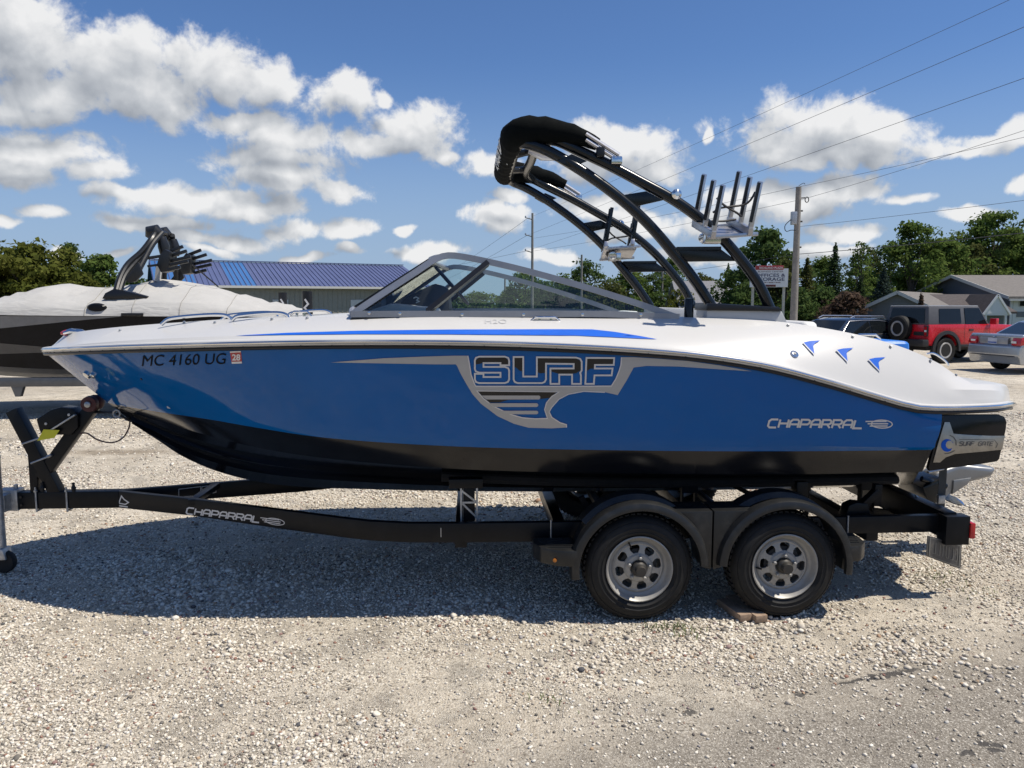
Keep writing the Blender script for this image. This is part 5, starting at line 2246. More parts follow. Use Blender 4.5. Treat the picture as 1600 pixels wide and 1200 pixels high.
g_ = l2([(508, 494, 1.05), (500, 494, 1.15), (400, 493, 1.24), (200, 492, 1.27), (60, 491, 1.25), (-60, 489, 1.12), (-150, 486, .80), (-220, 483, .3), (-242, 482, 0)])
c_ = l2([(508, 562, .95), (500, 564, 1.03), (400, 570, 1.08), (200, 576, 1.12), (60, 576, 1.08), (-60, 566, .85), (-150, 545, .5), (-210, 515, .12), (-228, 505, 0)])
k2 = l2([(508, 580, 0), (500, 581, 0), (400, 588, 0), (200, 592, 0), (60, 590, 0), (-60, 580, 0), (-150, 560, 0), (-205, 530, 0), (-226, 508, 0)])
m = MB()
lines2 = [g_] + [[p.lerp(q, k) for p, q in zip(g_, c_)] for k in (.33, .66)] + [c_] + [[p.lerp(q, .5) for p, q in zip(c_, k2)], k2]
m.loft(lines2)
HB2 = BVHTree.FromPolygons([tuple(p + OFF) for p in m.v], list(m.f))
m.mirror()
ends = [l[0] for l in lines2]
for i in range(len(ends) - 1):
    m.add([ends[i], ends[i + 1], mir(ends[i + 1]), mir(ends[i])], [(0, 1, 2, 3)])
m.build('hull', M_BLK2, cb)


def decal2(poly, name, m_, off=.008):
    o = decal(fill_2d([poly]), name, m_, cb, HB2, off, 40)
    for v in o.data.vertices:
        v.co = v.co - OFF
    return o


decal2([(-120, 493.5), (0, 493.5), (100, 494), (190, 494.5), (140, 499), (90, 504), (40, 509), (0, 513), (-120, 523)], 'hull_graphic', M_GRY2)
decal2([(-120, 531), (0, 536), (60, 541), (110, 547), (150, 556), (60, 551), (0, 553), (-120, 556)], 'hull_graphic', mat('dark_grey_graphic', (0.045, 0.045, 0.047), .3, coat=.3))
# cover: ridge profile with sags and creases
ridge = l2([(512, 491, 0), (495, 487, 0), (440, 477, 0), (370, 459, 0), (342, 450, 0), (275, 438, 0), (245, 437, 0), (215, 444, 0), (180, 449, 0), (138, 448, 0), (104, 443, 0), (60, 454, 0), (0, 469, 0),
            (-80, 478, 0), (-180, 482, 0), (-240, 481.5, 0)], 60)
edge = smooth_path([p2(*p) for p in ((512, 496, 1.05), (500, 496, 1.17), (400, 495, 1.262), (200, 494, 1.292), (60, 493, 1.272), (-60, 491, 1.142), (-150, 488, .82), (-220, 485, .32), (-244, 484, 0))], 60)
rows = []
for f, zf in ((0, 0), (.03, .22), (.12, .40), (.30, .62), (.55, .84), (.8, .96), (1, 1)):
    L = []
    for i, (e, r) in enumerate(zip(edge, ridge)):
        wv = (.022 * sin(i * 1.3 + f * 9) + .018 * sin(i * 2.9 - f * 6) + .014 * sin(i * .7 + f * 17)) * sin(f * pi) ** .7
        L.append(Vector((e.x + (r.x - e.x) * f, e.y * (1 - f), e.z + (r.z - e.z) * zf + wv)))
    rows.append(L)
m = MB()
m.loft(rows)
m.mirror()
m.build('storage_cover', M_COVER, cb, sharp=60)
# seam and tie downs
for px_ in (133, 209, 281, 350):
    k = min(range(60), key=lambda i: abs(edge[i].x - p2(px_, 490, 1.27).x))
    m = MB()
    m.tube([r[k] + Vector((0, .004, .004)) for r in rows[:6]], .006, 5)
    m.build('cover_seam', mat('seam_thread', (0.30, 0.29, 0.27), .9), cb)
m = MB()
q = p2(150, 480.5, 1.28)
m.lathe([(.0, .05), (.09, .04), (.12, 0), (.10, -.03), (0, -.04)], (0, 0, 0), 'Y', 18)
vv_ = [Vector((v.x * 1.35, v.y, v.z * .62)) + q + Vector((0, -.03, 0)) for v in m.v]
m2_ = MB()
m2_.add(vv_, m.f)
m2_.build('hull_speaker', M_BLK2, cb)
m = MB()
m.box(p2(207, 491.5, 1.29), (.35, .05, .05))
m.build('cover_buckle', M_BLACKV, cb, bevel=.01)
# tower
M_TW2 = mat('charcoal_tower', (0.016, 0.017, 0.019), .35, metal=.0, spec=.4, var=.15)
tw = empty('tower', '', '')
del tw['label'], tw['category']
tw.parent = cb
for sgn in (1, -1):
    for pts, v0, v1, r in (([(181, 457), (188, 434), (200, 413), (222, 393), (238, 372), (243, 362)], 1.05, .22, .052), ([(186, 456), (196, 430), (214, 408), (236, 384), (250, 366)], 1.02, .22, .05),
                           ([(212, 432), (226, 405), (240, 380), (254, 364)], .9, .22, .045)):
        P = [p2(x, y, v0 + (v1 - v0) * i / (len(pts) - 1)) for i, (x, y) in enumerate(pts)]
        m = MB()
        m.tube(smooth_path(P, 20), r, 10)
        if sgn < 0:
            m = m.mirrored()
        m.build('tower_arm', M_TW2, tw)
    m = MB()
    P = [p2(x, y, .95) for x, y in ((196, 436), (216, 410), (223, 428), (212, 440), (200, 442))]
    m.prism([(a.x, a.z) for a in P], .90, .96)
    if sgn < 0:
        m = m.mirrored()
    m.build('tower_gusset', M_TW2, tw, bevel=.01)
    m = MB()
    P = [p2(x, y, 1.0) for x, y in ((163, 467), (168, 458), (182, 451), (205, 456), (234, 463), (233, 467))]
    m.prism([(a.x, a.z) for a in P], .86, 1.10)
    if sgn < 0:
        m = m.mirrored()
    m.build('tower_foot', M_BLACKV, tw, bevel=.03)
    # speaker pod and board rack with prongs
    m = MB()
    q = p2(240, 366, .2)
    m.tube([q + Vector((.10, 0, -.06)), q + Vector((.05, 0, .02)), q + Vector((-.06, 0, .04)), q + Vector((-.12, 0, .0))], [.05, .13, .13, .07], 14)
    q = p2(256, 385, .25)
    m.tube([q + Vector((.03, 0, .16)), q, q + Vector((-.0, 0, -.14))], [.07, .10, .07], 14)
    if sgn < 0:
        m = m.mirrored()
    m.build('tower_speaker', M_TW2, tw)
    for k, (xa, ya, xb, yb) in enumerate(((263, 394, 286, 385), (264, 401, 292, 392), (266, 408, 298, 401), (266, 414, 294, 408), (262, 422, 282, 417))):
        m = MB()
        m.bar(p2(xa, ya, .45 + .05 * k), p2(xb, yb, .45 + .05 * k), .05, .055)
        if sgn < 0:
            m = m.mirrored()
        m.build('rack_prong', M_TW2, tw, bevel=.01)
    m = MB()
    P = [p2(x, y, .5) for x, y in ((262, 390), (270, 394), (268, 424), (256, 426), (250, 414), (254, 400))]
    m.prism([(a.x, a.z) for a in P], .36, .64)
    m.bar(p2(226, 404, .6), p2(252, 400, .5), .05, .05)
    m.bar(p2(230, 416, .6), p2(254, 413, .5), .04, .04)
    if sgn < 0:
        m = m.mirrored()
    m.build('board_rack', M_TW2, tw, bevel=.01)
a, c = p2(246, 362, .24), p2(246, 362, .24)
m = MB()
m.tube([a, mir(c)], .05, 10)
m.build('tower_crossbar', M_TW2, tw)
m = MB()
m.bar(p2(246, 440, .3), p2(249, 414, .3), .08, .08)
m.build('cover_support_pole', M_WHITE, cb)
m = MB()
m.tube([p2(300, 413, .5), p2(341, 448, .1)], .012, 6)
m.build('cover_strap', M_BLACKV, cb)

# its trailer
ZR = p2(200, 596, 1.12).z
bt = empty('boat_trailer', 'dark grey boat trailer under the covered wake boat', 'boat trailer', B2W, TH)
M_TR2 = mat('dark_trailer_metallic', (0.11, 0.115, 0.125), .35, metal=.5, coat=.3, var=.12)
for v in (1.12, -1.12):
    a, c = p2(505, 596, v), p2(-170, 596, v)
    m = MB()
    m.box(((a.x + c.x) / 2, v, ZR), (abs(a.x - c.x), .09, .15))
    m.build('frame_rail', M_TR2, bt, bevel=.01)
    for x in (290, 360):
        q = p2(x, 600, v)
        m = MB()
        m.lathe([(.18, .12), (.33, .11), (.345, .06), (.345, -.06), (.33, -.11), (.18, -.12)], (q.x, v * 1.0 + .02 * np.sign(v), .345), 'Y', 28, close=True)
        wh_ = m.build('wheel', M_RUBBER, bt)
        m = MB()
        m.lathe([(.0, .10), (.10, .09), (.17, .06), (.19, .10), (.19, -.10)], (q.x, v + .01 * np.sign(v), .345), 'Y', 24)
        m.build('rim', M_RIM, wh_)
    m = MB()
    for x in (250, 400):
        pass
    L = [Vector((p2(325, 600, v).x + 1.0 * cos(pi * k / 16), v, ZR + .22 * sin(pi * k / 16) ** .6)) for k in range(17)]
    m.loft([L, [p + Vector((0, .3 * np.sign(v), 0)) for p in L], [p + Vector((0, .3 * np.sign(v), -.06)) for p in L]])
    m.build('fender', M_TR2, bt)
    m = MB()
    q = p2(33, 608, 1.05 if v > 0 else 1.05)
    m.prism([(q.x - .10, ZR - .07), (q.x + .10, ZR - .07), (q.x + .04, ZR - .24), (q.x - .04, ZR - .24)], v - .04, v + .04)
    m.build('support_foot', M_TR2, bt)
    m = MB()
    gx_ = p2(481 if v > 0 else 441, 470, 1.3 * np.sign(v))
    gx_.y = 1.34 * np.sign(v)
    zt_ = p2(481, 455, 1.3).z if v > 0 else p2(441, 457, -1.3).z
    m.tube([(gx_.x, gx_.y, ZR - .05), (gx_.x, gx_.y, zt_)], .085, 12)
    m.bar((gx_.x, v, ZR), (gx_.x, gx_.y, ZR), .06, .06)
    gp_ = m.build('guide_post', M_BLACKV, bt)
    m = MB()
    pts, fs = ribbon_2d([(-.02, .0), (.03, .06), (-.03, .12), (.02, .2)], .03, False)
    m.add([(gx_.x + p[0], gx_.y + .09, zt_ - .33 + p[1]) for p in pts], fs)
    m.build('post_emblem', M_STKW, gp_, smooth=False)
for x in (480, 200, -90):
    q = p2(x, 600, 0)
    m = MB()
    m.box((q.x, 0, ZR - .03), (.08, 2.1, .08))
    m.build('cross_member', M_TR2, bt)
q = p2(-170, 600, 0)
m = MB()
m.bar((q.x + .6, 0, ZR), (q.x + 2.4, 0, ZR), .11, .14)
m.build('tongue_beam', M_TR2, bt)
for sgn in (1, -1):
    m = MB()
    m.bar((q.x - .05, 1.12 * sgn, ZR), (q.x + .9, .03 * sgn, ZR), .09, .12)
    m.build('tongue_arm', M_TR2, bt)
m = MB()
q = p2(-200, 600, 0)
m.bar((q.x + .9, 0, ZR), (q.x + .8, 0, ZR + .75), .10, .10)
m.build('winch_post', M_TR2, bt)
for x in (230, 380):
    q = p2(x, 580, 0)
    for v in (.6, -.6):
        m = MB()
        m.box((q.x, v, ZR + .06), (.10, .30, .10))
        m.build('bunk_bracket', M_TR2, bt)

# ================================================================== blue roofed building
A0, A1 = Vector((-20.4, 45.0, 0)), Vector((-5.2, 54.0, 0))
A0 = W(252, 472, 45.0)
A1 = W(668, 472, 52.5)
A0.z = A1.z = 0
bd = (A1 - A0)
BL = bd.length
rzb = atan2(bd.y, bd.x)
barn = empty('storage_building', 'long low building with a blue standing seam metal roof and tan metal siding', 'building', A0, rzb)
ZE, ZRG, DEP = 1.95 + 25 / F * 45.0, 1.95 + 62 / F * 51.0, 12.0
M_SIDING = mat('tan_metal_siding', (0.27, 0.26, 0.225), .6, var=.08)
M_ROOFP = mat('faded_violet_blue_roof', (0.088, 0.108, 0.215), .55, spec=.3, var=.07, vscale=.7)
M_ROOFB = mat('bright_blue_roof', (0.045, 0.14, 0.34), .55, spec=.3, var=.07, vscale=.7)
M_TRIM = mat('light_trim', (0.55, 0.54, 0.50), .5, var=.04)
m = MB()
m.box((BL / 2, DEP / 2, ZE / 2 - .8), (BL, DEP, ZE + 1.6))
barn_w = m.build('wall', M_SIDING, barn)
m = MB()
for sx in (0.0, BL):
    m.add([(sx, 0, ZE), (sx, DEP, ZE), (sx, DEP / 2, ZRG)], [(0, 1, 2)])
m.build('gable_wall', M_SIDING, barn)
m = MB()
k = 0
x = .15
while x < BL:
    m.box((x, -.012, ZE / 2), (.045, .03, ZE - .05))
    x += .3
o = m.build('siding_ribs', M_SIDING, barn, smooth=False)
o['kind'] = 'stuff'


def sec(px):
    # distance along the building seen at this pixel column (eave line)
    r = (px - 800) / F
    return (r * A0.y - A0.x) / (bd.x / BL - r * bd.y / BL)


segs = [(-.35, sec(256), 1), (sec(256), sec(312), 1), (sec(312), sec(366), 0), (sec(366), sec(405), 1), (sec(405), BL * .62, 0), (BL * .62, BL * .8, 0), (BL * .8, BL + .35, 0)]
for (xa, xb, kind) in segs:
    if xb - xa < .05:
        continue
    for s in (0, 1):
        y0, y1 = (-.4, DEP / 2) if s == 0 else (DEP + .4, DEP / 2)
        z0 = ZE - .4 * (ZRG - ZE) / (DEP / 2)
        m = MB()
        vs = [(xa, y0, z0 + .06), (xb, y0, z0 + .06), (xb, y1, ZRG + .06), (xa, y1, ZRG + .06)]
        m.add(vs + [(a_, b_, c_ - .05) for a_, b_, c_ in vs], [(0, 1, 2, 3), (7, 6, 5, 4), (0, 4, 5, 1), (1, 5, 6, 2), (2, 6, 7, 3), (3, 7, 4, 0)])
        m.build('roof_panel', M_ROOFB if kind else M_ROOFP, barn, smooth=False)
m = MB()
x = -.3
while x < BL + .3:
    z0 = ZE - .4 * (ZRG - ZE) / (DEP / 2)
    m.bar((x, -.4, z0 + .08), (x, DEP / 2, ZRG + .08), .05, .05)
    x += .30
o = m.build('roof_seams', M_ROOFP, barn, smooth=False)
o['kind'] = 'stuff'
m = MB()
m.box((BL / 2, -.44, ZE - .02), (BL + .7, .10, .14))
m.build('gutter', M_TRIM, barn, smooth=False)
m = MB()
m.box((BL / 2, DEP / 2, ZRG + .12), (BL + .7, .35, .05))
m.build('ridge_cap', M_ROOFP, barn, smooth=False)
for px_ in (440, 560):
    s_ = sec(px_)
    m = MB()
    m.box((s_, -.05, 1.05), (.95, .06, 2.1))
    m.build('door', M_TRIM, barn, bevel=.01)

# ================================================================== vehicles
M_CGLASS = mat('dark_car_glass', (0.008, 0.010, 0.012), .06, var=.1, spec=.35)
M_PLBLK = mat('black_trim_plastic', (0.022, 0.022, 0.023), .55, var=.15)


def car_wheel(par, x, y, r, w, side, rimmat, name='wheel', ring=False):
    t = MB()
    ys = lambda k: k * side
    t.lathe([(r * .62, ys(-w)), (r * .9, ys(-w * 1.03)), (r, ys(-w * .85)), (r, ys(-w * .15)), (r * .92, ys(0)), (r * .72, ys(.004)), (r * .62, ys(-.02))], (0, 0, 0), 'Y', 32, close=True)
    wh = t.build(name, M_RUBBER, par)
    wh.location = (x, y, r)
    d = MB()
    d.lathe([(0, ys(-.07)), (r * .5, ys(-.08)), (r * .6, ys(-.05)), (r * .635, ys(-.02))], (0, 0, 0), 'Y', 28)
    d.build('wheel_well_disc', M_DARK, wh)
    rm = MB()
    if ring:
        rm.lathe([(r * .48, ys(-.03)), (r * .50, ys(-.012)), (r * .60, ys(-.008)), (r * .62, ys(-.02))], (0, 0, 0), 'Y', 32, cap=False)
    else:
        rm.lathe([(r * .56, ys(-.03)), (r * .58, ys(-.010)), (r * .62, ys(-.012))], (0, 0, 0), 'Y', 32, cap=False)
        for k in range(5):
            a = 2 * pi * k / 5
            rm.bar((r * .1 * cos(a), ys(-.035), r * .1 * sin(a)), (r * .58 * cos(a), ys(-.022), r * .58 * sin(a)), .07, .03, up=(0, 1, 0))
        rm.lathe([(0, ys(-.02)), (.06, ys(-.022)), (.065, ys(-.05))], (0, 0, 0), 'Y', 16)
    rm.build('rim', rimmat, wh)
    return wh


def arc(cx, r, z, a0, a1, n=10):
    return [(cx + r * cos(radians(a0 + (a1 - a0) * k / n)), z + r * sin(radians(a0 + (a1 - a0) * k / n))) for k in range(n + 1)]


def cabin(par, lower, upper, wl, wu, m_, name='cabin', bevel=.03):
    """lower/upper: (x,z) polylines of the same length; widths wl, wu"""
    m = MB()
    n = len(lower)
    A = [(x, wl, z) for x, z in lower]
    Bq = [(x, wu, z) for x, z in upper]
    m.add(A + Bq + [(x, -y, z) for x, y, z in A] + [(x, -y, z) for x, y, z in Bq], [])
    o = len(m.v) - 4 * n
    for i in range(n - 1):
        m.f.append((o + i, o + i + 1, o + n + i + 1, o + n + i)); m.mi.append(0)
        m.f.append((o + 2 * n + i + 1, o + 2 * n + i, o + 3 * n + i, o + 3 * n + i + 1)); m.mi.append(0)
        m.f.append((o + n + i, o + n + i + 1, o + 3 * n + i + 1, o + 3 * n + i)); m.mi.append(0)
        m.f.append((o + i + 1, o + i, o + 2 * n + i, o + 2 * n + i + 1)); m.mi.append(0)
    for e in (0, n - 1):
        m.f.append((o + e, o + n + e, o + 3 * n + e, o + 2 * n + e)); m.mi.append(0)
    return m.build(name, m_, par, bevel=bevel, bseg=2)


def side_glass(par, quad, y0, y1, name='side_window', m_=None, t=.012):
    """quad: 4 (x,z) points bottom-left, bottom-right, top-right, top-left; y at bottom / top, both sides"""
    for s in (1, -1):
        m = MB()
        (a, b_, c, d) = quad
        P = [Vector((a[0], y0 * s, a[1])), Vector((b_[0], y0 * s, b_[1])), Vector((c[0], y1 * s, c[1])), Vector((d[0], y1 * s, d[1]))]
        Q = [p + Vector((0, t * s, 0)) for p in P]
        m.add(P + Q, [(3, 2, 1, 0), (4, 5, 6, 7), (0, 1, 5, 4), (1, 2, 6, 5), (2, 3, 7, 6), (3, 0, 4, 7)])
        m.build(name, m_ or M_CGLASS, par, smooth=False)


def panel(par, P, t, name, m_, bevel=0.0):
    """thin slab from 4 corner points, thickened along its normal"""
    P = [Vector(p) for p in P]
    nrm = (P[1] - P[0]).cross(P[3] - P[0]).normalized() * t
    m = MB()
    n = len(P)
    m.add(P + [p + nrm for p in P], [tuple(range(n - 1, -1, -1)), tuple(range(n, 2 * n))] + [(i, (i + 1) % n, n + (i + 1) % n, n + i) for i in range(n)])
    return m.build(name, m_, par, smooth=False, bevel=bevel)


# --- red off-roader
M_REDP = mat('red_car_paint', (0.58, 0.014, 0.026), .28, coat=.5, var=.04)
M_HTOP = mat('grey_hard_top', (0.085, 0.085, 0.09), .5, var=.08)
M_RIMW = mat('bright_rim', (0.50, 0.50, 0.50), .35, metal=.4, var=.06)
PHI = radians(20)
gw = G(1476, 568)
hx_ = Vector((cos(PHI), sin(PHI), 0))
hy_ = Vector((-sin(PHI), cos(PHI), 0))
o_ = gw + hx_ * 1.28 + hy_ * .90
suv = empty('off_road_vehicle', 'red off road vehicle with a grey hard top and a spare wheel on its back', 'car', (o_.x, o_.y, 0), PHI)
R_ = .42
zb = .62
body = arc(-1.28, .53, R_ + .02, 168, 12)
body2 = arc(1.27, .53, R_ + .02, 168, 12)
prof = [(-2.02, .66)] + [(x, max(z, .56)) for x, z in body] + [(x, max(z, .56)) for x, z in body2] + [(2.10, .62), (2.12, 1.12), (2.02, 1.19), (.72, 1.24), (-2.02, 1.24)]
m = MB()
m.prism(prof, -.90, .90)
m.build('body', M_REDP, suv, bevel=.035, bseg=2)
m = MB()
m.box((0, 0, .56), (3.9, 1.5, .28))
m.build('chassis', M_DARK, suv)
cabin(suv, [(-2.00, 1.235), (.62, 1.235)], [(-1.93, 1.80), (.22, 1.80)], .86, .76, M_HTOP, 'hard_top', .03)
m = MB()
m.box((-.86, 0, 1.815), (2.15, 1.50, .05))
m.build('roof', mat('grey_roof_reflection', (0.26, 0.26, 0.26), .4, coat=.4), suv, bevel=.022)  # lighter grey stands in for the reflection on top of the hard top
side_glass(suv, [(-1.56, 1.29), (-.62, 1.29), (-.62, 1.74), (-1.52, 1.74)], .852, .774)
side_glass(suv, [(-.44, 1.22), (.52, 1.22), (.20, 1.76), (-.44, 1.76)], .865, .770)
panel(suv, [(-2.008, .70, 1.28), (-2.008, -.70, 1.28), (-1.948, -.64, 1.75), (-1.948, .64, 1.75)], -.015, 'rear_window', M_CGLASS)
panel(suv, [(.64, .74, 1.27), (.64, -.74, 1.27), (.27, -.68, 1.76), (.27, .68, 1.76)], .015, 'windshield', M_CGLASS)
for s in (1, -1):
    for cx in (-1.28, 1.27):
        m = MB()
        A_ = arc(cx, .50, R_ + .02, 186, -6, 18)
        B__ = arc(cx, .60, R_ + .03, 186, -6, 18)
        m.loft([[Vector((x, .895 * s, z)) for x, z in A_], [Vector((x, .965 * s, z)) for x, z in A_], [Vector((x, .955 * s, z)) for x, z in B__], [Vector((x, .895 * s, z)) for x, z in B__]])
        m.build('wheel_flare', M_PLBLK, suv)
        car_wheel(suv, cx, .93 * s, R_, .27, s, M_RIMW, ring=True)
    m = MB()
    m.box((-.0, .90 * s, .55), (1.55, .10, .09))
    m.build('running_board', M_PLBLK, suv, bevel=.015)
    m = MB()
    m.box((-2.03, .80 * s, 1.04), (.05, .15, .34))
    tl_ = m.build('tail_light', M_PLBLK, suv, bevel=.015)
    for dz in (-.09, .09):
        m = MB()
        m.box((-2.058, .80 * s, 1.04 + dz), (.012, .09, .10))
        m.build('tail_lens', M_RED, tl_, smooth=False)
    m = MB()
    m.box((-2.058, .80 * s, 1.04), (.012, .08, .06))
    m.build('reverse_lens', M_VINYLW, tl_, smooth=False)
    m = MB()
    m.tube([(.62, .88 * s, 1.26), (.60, 1.0 * s, 1.28)], .03, 8)
    m.box((.58, 1.06 * s, 1.33), (.12, .22, .19))
    m.build('side_mirror', M_REDP, suv, bevel=.02)
    m = MB()
    m.box((-.22, .905 * s, 1.06), (.20, .03, .05))
    m.build('door_handle', M_PLBLK, suv, bevel=.01)
    for x in (-.50, .60):
        m = MB()
        m.box((x, .9005 * s, .92), (.012, .004, .58))
        m.build('door_seam', M_DARK, suv, smooth=False)
m = MB()
m.box((-2.12, 0, .66), (.26, 1.80, .22))
m.build('rear_bumper', M_PLBLK, suv, bevel=.03)
m = MB()
m.box((2.18, 0, .66), (.22, 1.80, .24))
m.build('front_bumper', M_PLBLK, suv, bevel=.03)
sp = MB()
sp.lathe([(.24, .0), (.37, -.01), (.41, .03), (.41, .20), (.37, .25), (.24, .26)], (-2.30, 0, 0), 'X', 32, close=True)
sw_ = MB()
for v in sp.v:
    pass
spare = sp.build('spare_wheel', M_RUBBER, suv)
spare.location = (.0, .08, 1.10)
m = MB()
m.lathe([(.19, .0), (.20, -.012), (.245, -.014), (.25, .0)], (-2.30, 0, 0), 'X', 32, cap=False)
m.build('rim', M_RIMW, spare)
m = MB()
m.lathe([(0, .03), (.20, .02), (.24, .0)], (-2.29, 0, 0), 'X', 28)
m.build('rim_centre', M_DARK, spare)
m = MB()
m.box((-2.05, .08, 1.10), (.08, .25, .25))
m.build('spare_bracket', M_PLBLK, suv)
m = MB()
m.box((-2.03, -.55, .95), (.02, .42, .12))
m.build('tailgate_badge', M_PLBLK, suv)

# --- silver saloon
M_SILP = mat('silver_car_paint', (0.40, 0.42, 0.44), .25, metal=.55, coat=.8, var=.03)
PH2 = radians(10)
hx_ = Vector((cos(PH2), sin(PH2), 0))
hy_ = Vector((-sin(PH2), cos(PH2), 0))
gw = G(1566, 577)
o_ = gw + hx_ * 1.38 - hy_ * .72
sed = empty('silver_saloon', 'silver saloon car seen from behind at the right edge of the yard', 'car', (o_.x, o_.y, 0), PH2)
R_ = .325
prof = [(-2.36, .42), (-2.32, .26), (-1.80, .23)] + [(x, max(z, .23)) for x, z in arc(-1.38, .40, R_, 170, 10)] + [(x, max(z, .23)) for x, z in arc(1.40, .40, R_, 170, 10)] + \
       [(2.30, .24), (2.42, .40), (2.40, .62), (2.20, .78), (1.05, .95), (.2, .97), (-1.2, .99), (-1.62, 1.06), (-2.28, 1.07), (-2.34, 1.03), (-2.30, .82), (-2.40, .74), (-2.42, .5)]
m = MB()
m.prism(prof, -.91, .91)
m.build('body', M_SILP, sed, bevel=.06, bseg=3)
cabin(sed, [(-1.75, 1.00), (-.9, .97), (.4, .96), (1.10, .94)], [(-1.05, 1.40), (-.7, 1.46), (.0, 1.46), (.28, 1.42)], .80, .60, M_SILP, 'cabin', .05)
panel(sed, [(-1.715, .66, 1.035), (-1.715, -.66, 1.035), (-1.125, -.52, 1.375), (-1.125, .52, 1.375)], -.012, 'rear_window', glass_mat('saloon_glass', (.1, .12, .13), 2.0, .7, (.02, .03, .03)))
panel(sed, [(1.07, .70, .97), (1.07, -.70, .97), (.36, -.54, 1.40), (.36, .54, 1.40)], .012, 'windshield', M_CGLASS)
side_glass(sed, [(-1.35, 1.03), (-.28, 1.01), (-.26, 1.40), (-.90, 1.39)], .795, .635)
side_glass(sed, [(-.22, 1.01), (.86, .99), (.26, 1.38), (-.20, 1.40)], .797, .635)
for s in (1, -1):
    for cx in (-1.38, 1.40):
        car_wheel(sed, cx, .90 * s, R_, .21, s, M_RIM)
    m = MB()
    m.prism([(-2.395, .78), (-2.355, .98), (-2.26, 1.02), (-2.0, .94), (-2.15, .80)], .62 * s, .925 * s)
    tl_ = m.build('tail_light', M_RED, sed, bevel=.02)
    m = MB()
    m.box((-2.405, .72 * s, .865), (.02, .16, .05))
    m.build('reverse_lens', M_VINYLW, tl_, bevel=.008)
    m = MB()
    m.box((.78, 1.0 * s, 1.02), (.10, .20, .13))
    m.build('side_mirror', M_SILP, sed, bevel=.02)
m = MB()
m.box((-2.37, 0, .885), (.03, .98, .17))
m.build('plate_recess', mat('silver_recess', (0.30, 0.31, 0.33), .4, metal=.4), sed, bevel=.01)
m = MB()
m.box((-2.39, .03, .875), (.012, .32, .155))
pl_ = m.build('number_plate', mat('plate_white_blue', (0.50, 0.53, 0.60), .5), sed, smooth=False)
m = MB()
m.box((-2.398, .03, .835), (.006, .30, .035))
m.build('plate_band', mat('plate_blue', (0.05, 0.10, 0.35), .5), pl_, smooth=False)
m = MB()
m.box((-2.41, 0, .48), (.05, 1.55, .012))
m.build('bumper_seam', M_DARK, sed)
m = MB()
m.tube([(-2.36, -.05, .985), (-2.362, .0, 1.0), (-2.36, .05, .985)], .012, 6)
m.build('boot_emblem', M_CHROME, sed)

# --- dark crossover
M_DKP = mat('dark_blue_car_paint', (0.012, 0.018, 0.030), .22, coat=.9, var=.06)
PH3 = pi + radians(30)
c0 = W(1311, 500, 25.5)
cro = empty('dark_crossover', 'dark blue crossover with silver roof rails behind the stern of the blue boat', 'car', (c0.x, c0.y, -.20), PH3)
R_ = .36
prof = [(-2.25, .5), (-2.2, .3), (-1.8, .27)] + [(x, max(z, .27)) for x, z in arc(-1.36, .44, R_, 170, 10)] + [(x, max(z, .27)) for x, z in arc(1.40, .44, R_, 170, 10)] + \
       [(2.25, .3), (2.35, .5), (2.32, .78), (2.1, .93), (1.1, 1.06), (-1.9, 1.10), (-2.2, 1.05), (-2.26, .85)]
m = MB()
m.prism(prof, -.92, .92)
m.build('body', M_DKP, cro, bevel=.05, bseg=2)
cabin(cro, [(-2.1, 1.08), (-1.6, 1.09), (.5, 1.06), (1.25, 1.03)], [(-1.72, 1.56), (-1.1, 1.62), (.0, 1.64), (.38, 1.58)], .84, .64, M_DKP, 'cabin', .05)
side_glass(cro, [(-1.85, 1.14), (-.62, 1.11), (-.62, 1.53), (-1.52, 1.50)], .835, .675)
side_glass(cro, [(-.56, 1.11), (.98, 1.08), (.38, 1.52), (-.56, 1.54)], .84, .675)
panel(cro, [(1.22, .74, 1.06), (1.22, -.74, 1.06), (.44, -.58, 1.56), (.44, .58, 1.56)], .015, 'windshield', M_CGLASS)
panel(cro, [(-2.13, .66, 1.12), (-2.13, -.66, 1.12), (-1.78, -.54, 1.52), (-1.78, .54, 1.52)], -.015, 'rear_window', M_CGLASS)
for s in (1, -1):
    m = MB()
    m.tube([(-1.6, .60 * s, 1.61), (-1.45, .60 * s, 1.68), (.05, .60 * s, 1.70), (.25, .60 * s, 1.63)], .020, 8)
    m.build('roof_rail', M_ALU, cro)
    m = MB()
    m.tube([(-1.88, .862 * s, 1.12), (.5, .862 * s, 1.085), (1.02, .855 * s, 1.07), (.42, .70 * s, 1.54), (-.3, .69 * s, 1.56), (-1.1, .69 * s, 1.55), (-1.55, .70 * s, 1.50), (-1.88, .86 * s, 1.13)], .009, 6)
    m.build('window_trim', M_ALU, cro)
    m = MB()
    m.box((-2.17, .74 * s, .98), (.14, .34, .16))
    m.build('tail_light', M_RED, cro, bevel=.02)
    m = MB()
    m.box((.85, 1.0 * s, 1.10), (.12, .2, .14))
    m.build('side_mirror', M_DKP, cro, bevel=.02)
    m = MB()
    m.prism([(2.33, .74), (2.22, .86), (1.9, .90), (2.1, .74)], .55 * s, .93 * s)
    m.build('headlight', M_ALU, cro, bevel=.02)
    for cx in (-1.36, 1.40):
        car_wheel(cro, cx, .91 * s, R_, .23, s, M_RIM)
    m = MB()
    m.box((-.25, .93 * s, .98), (.18, .025, .03))
    m.build('door_handle', M_DKP, cro)

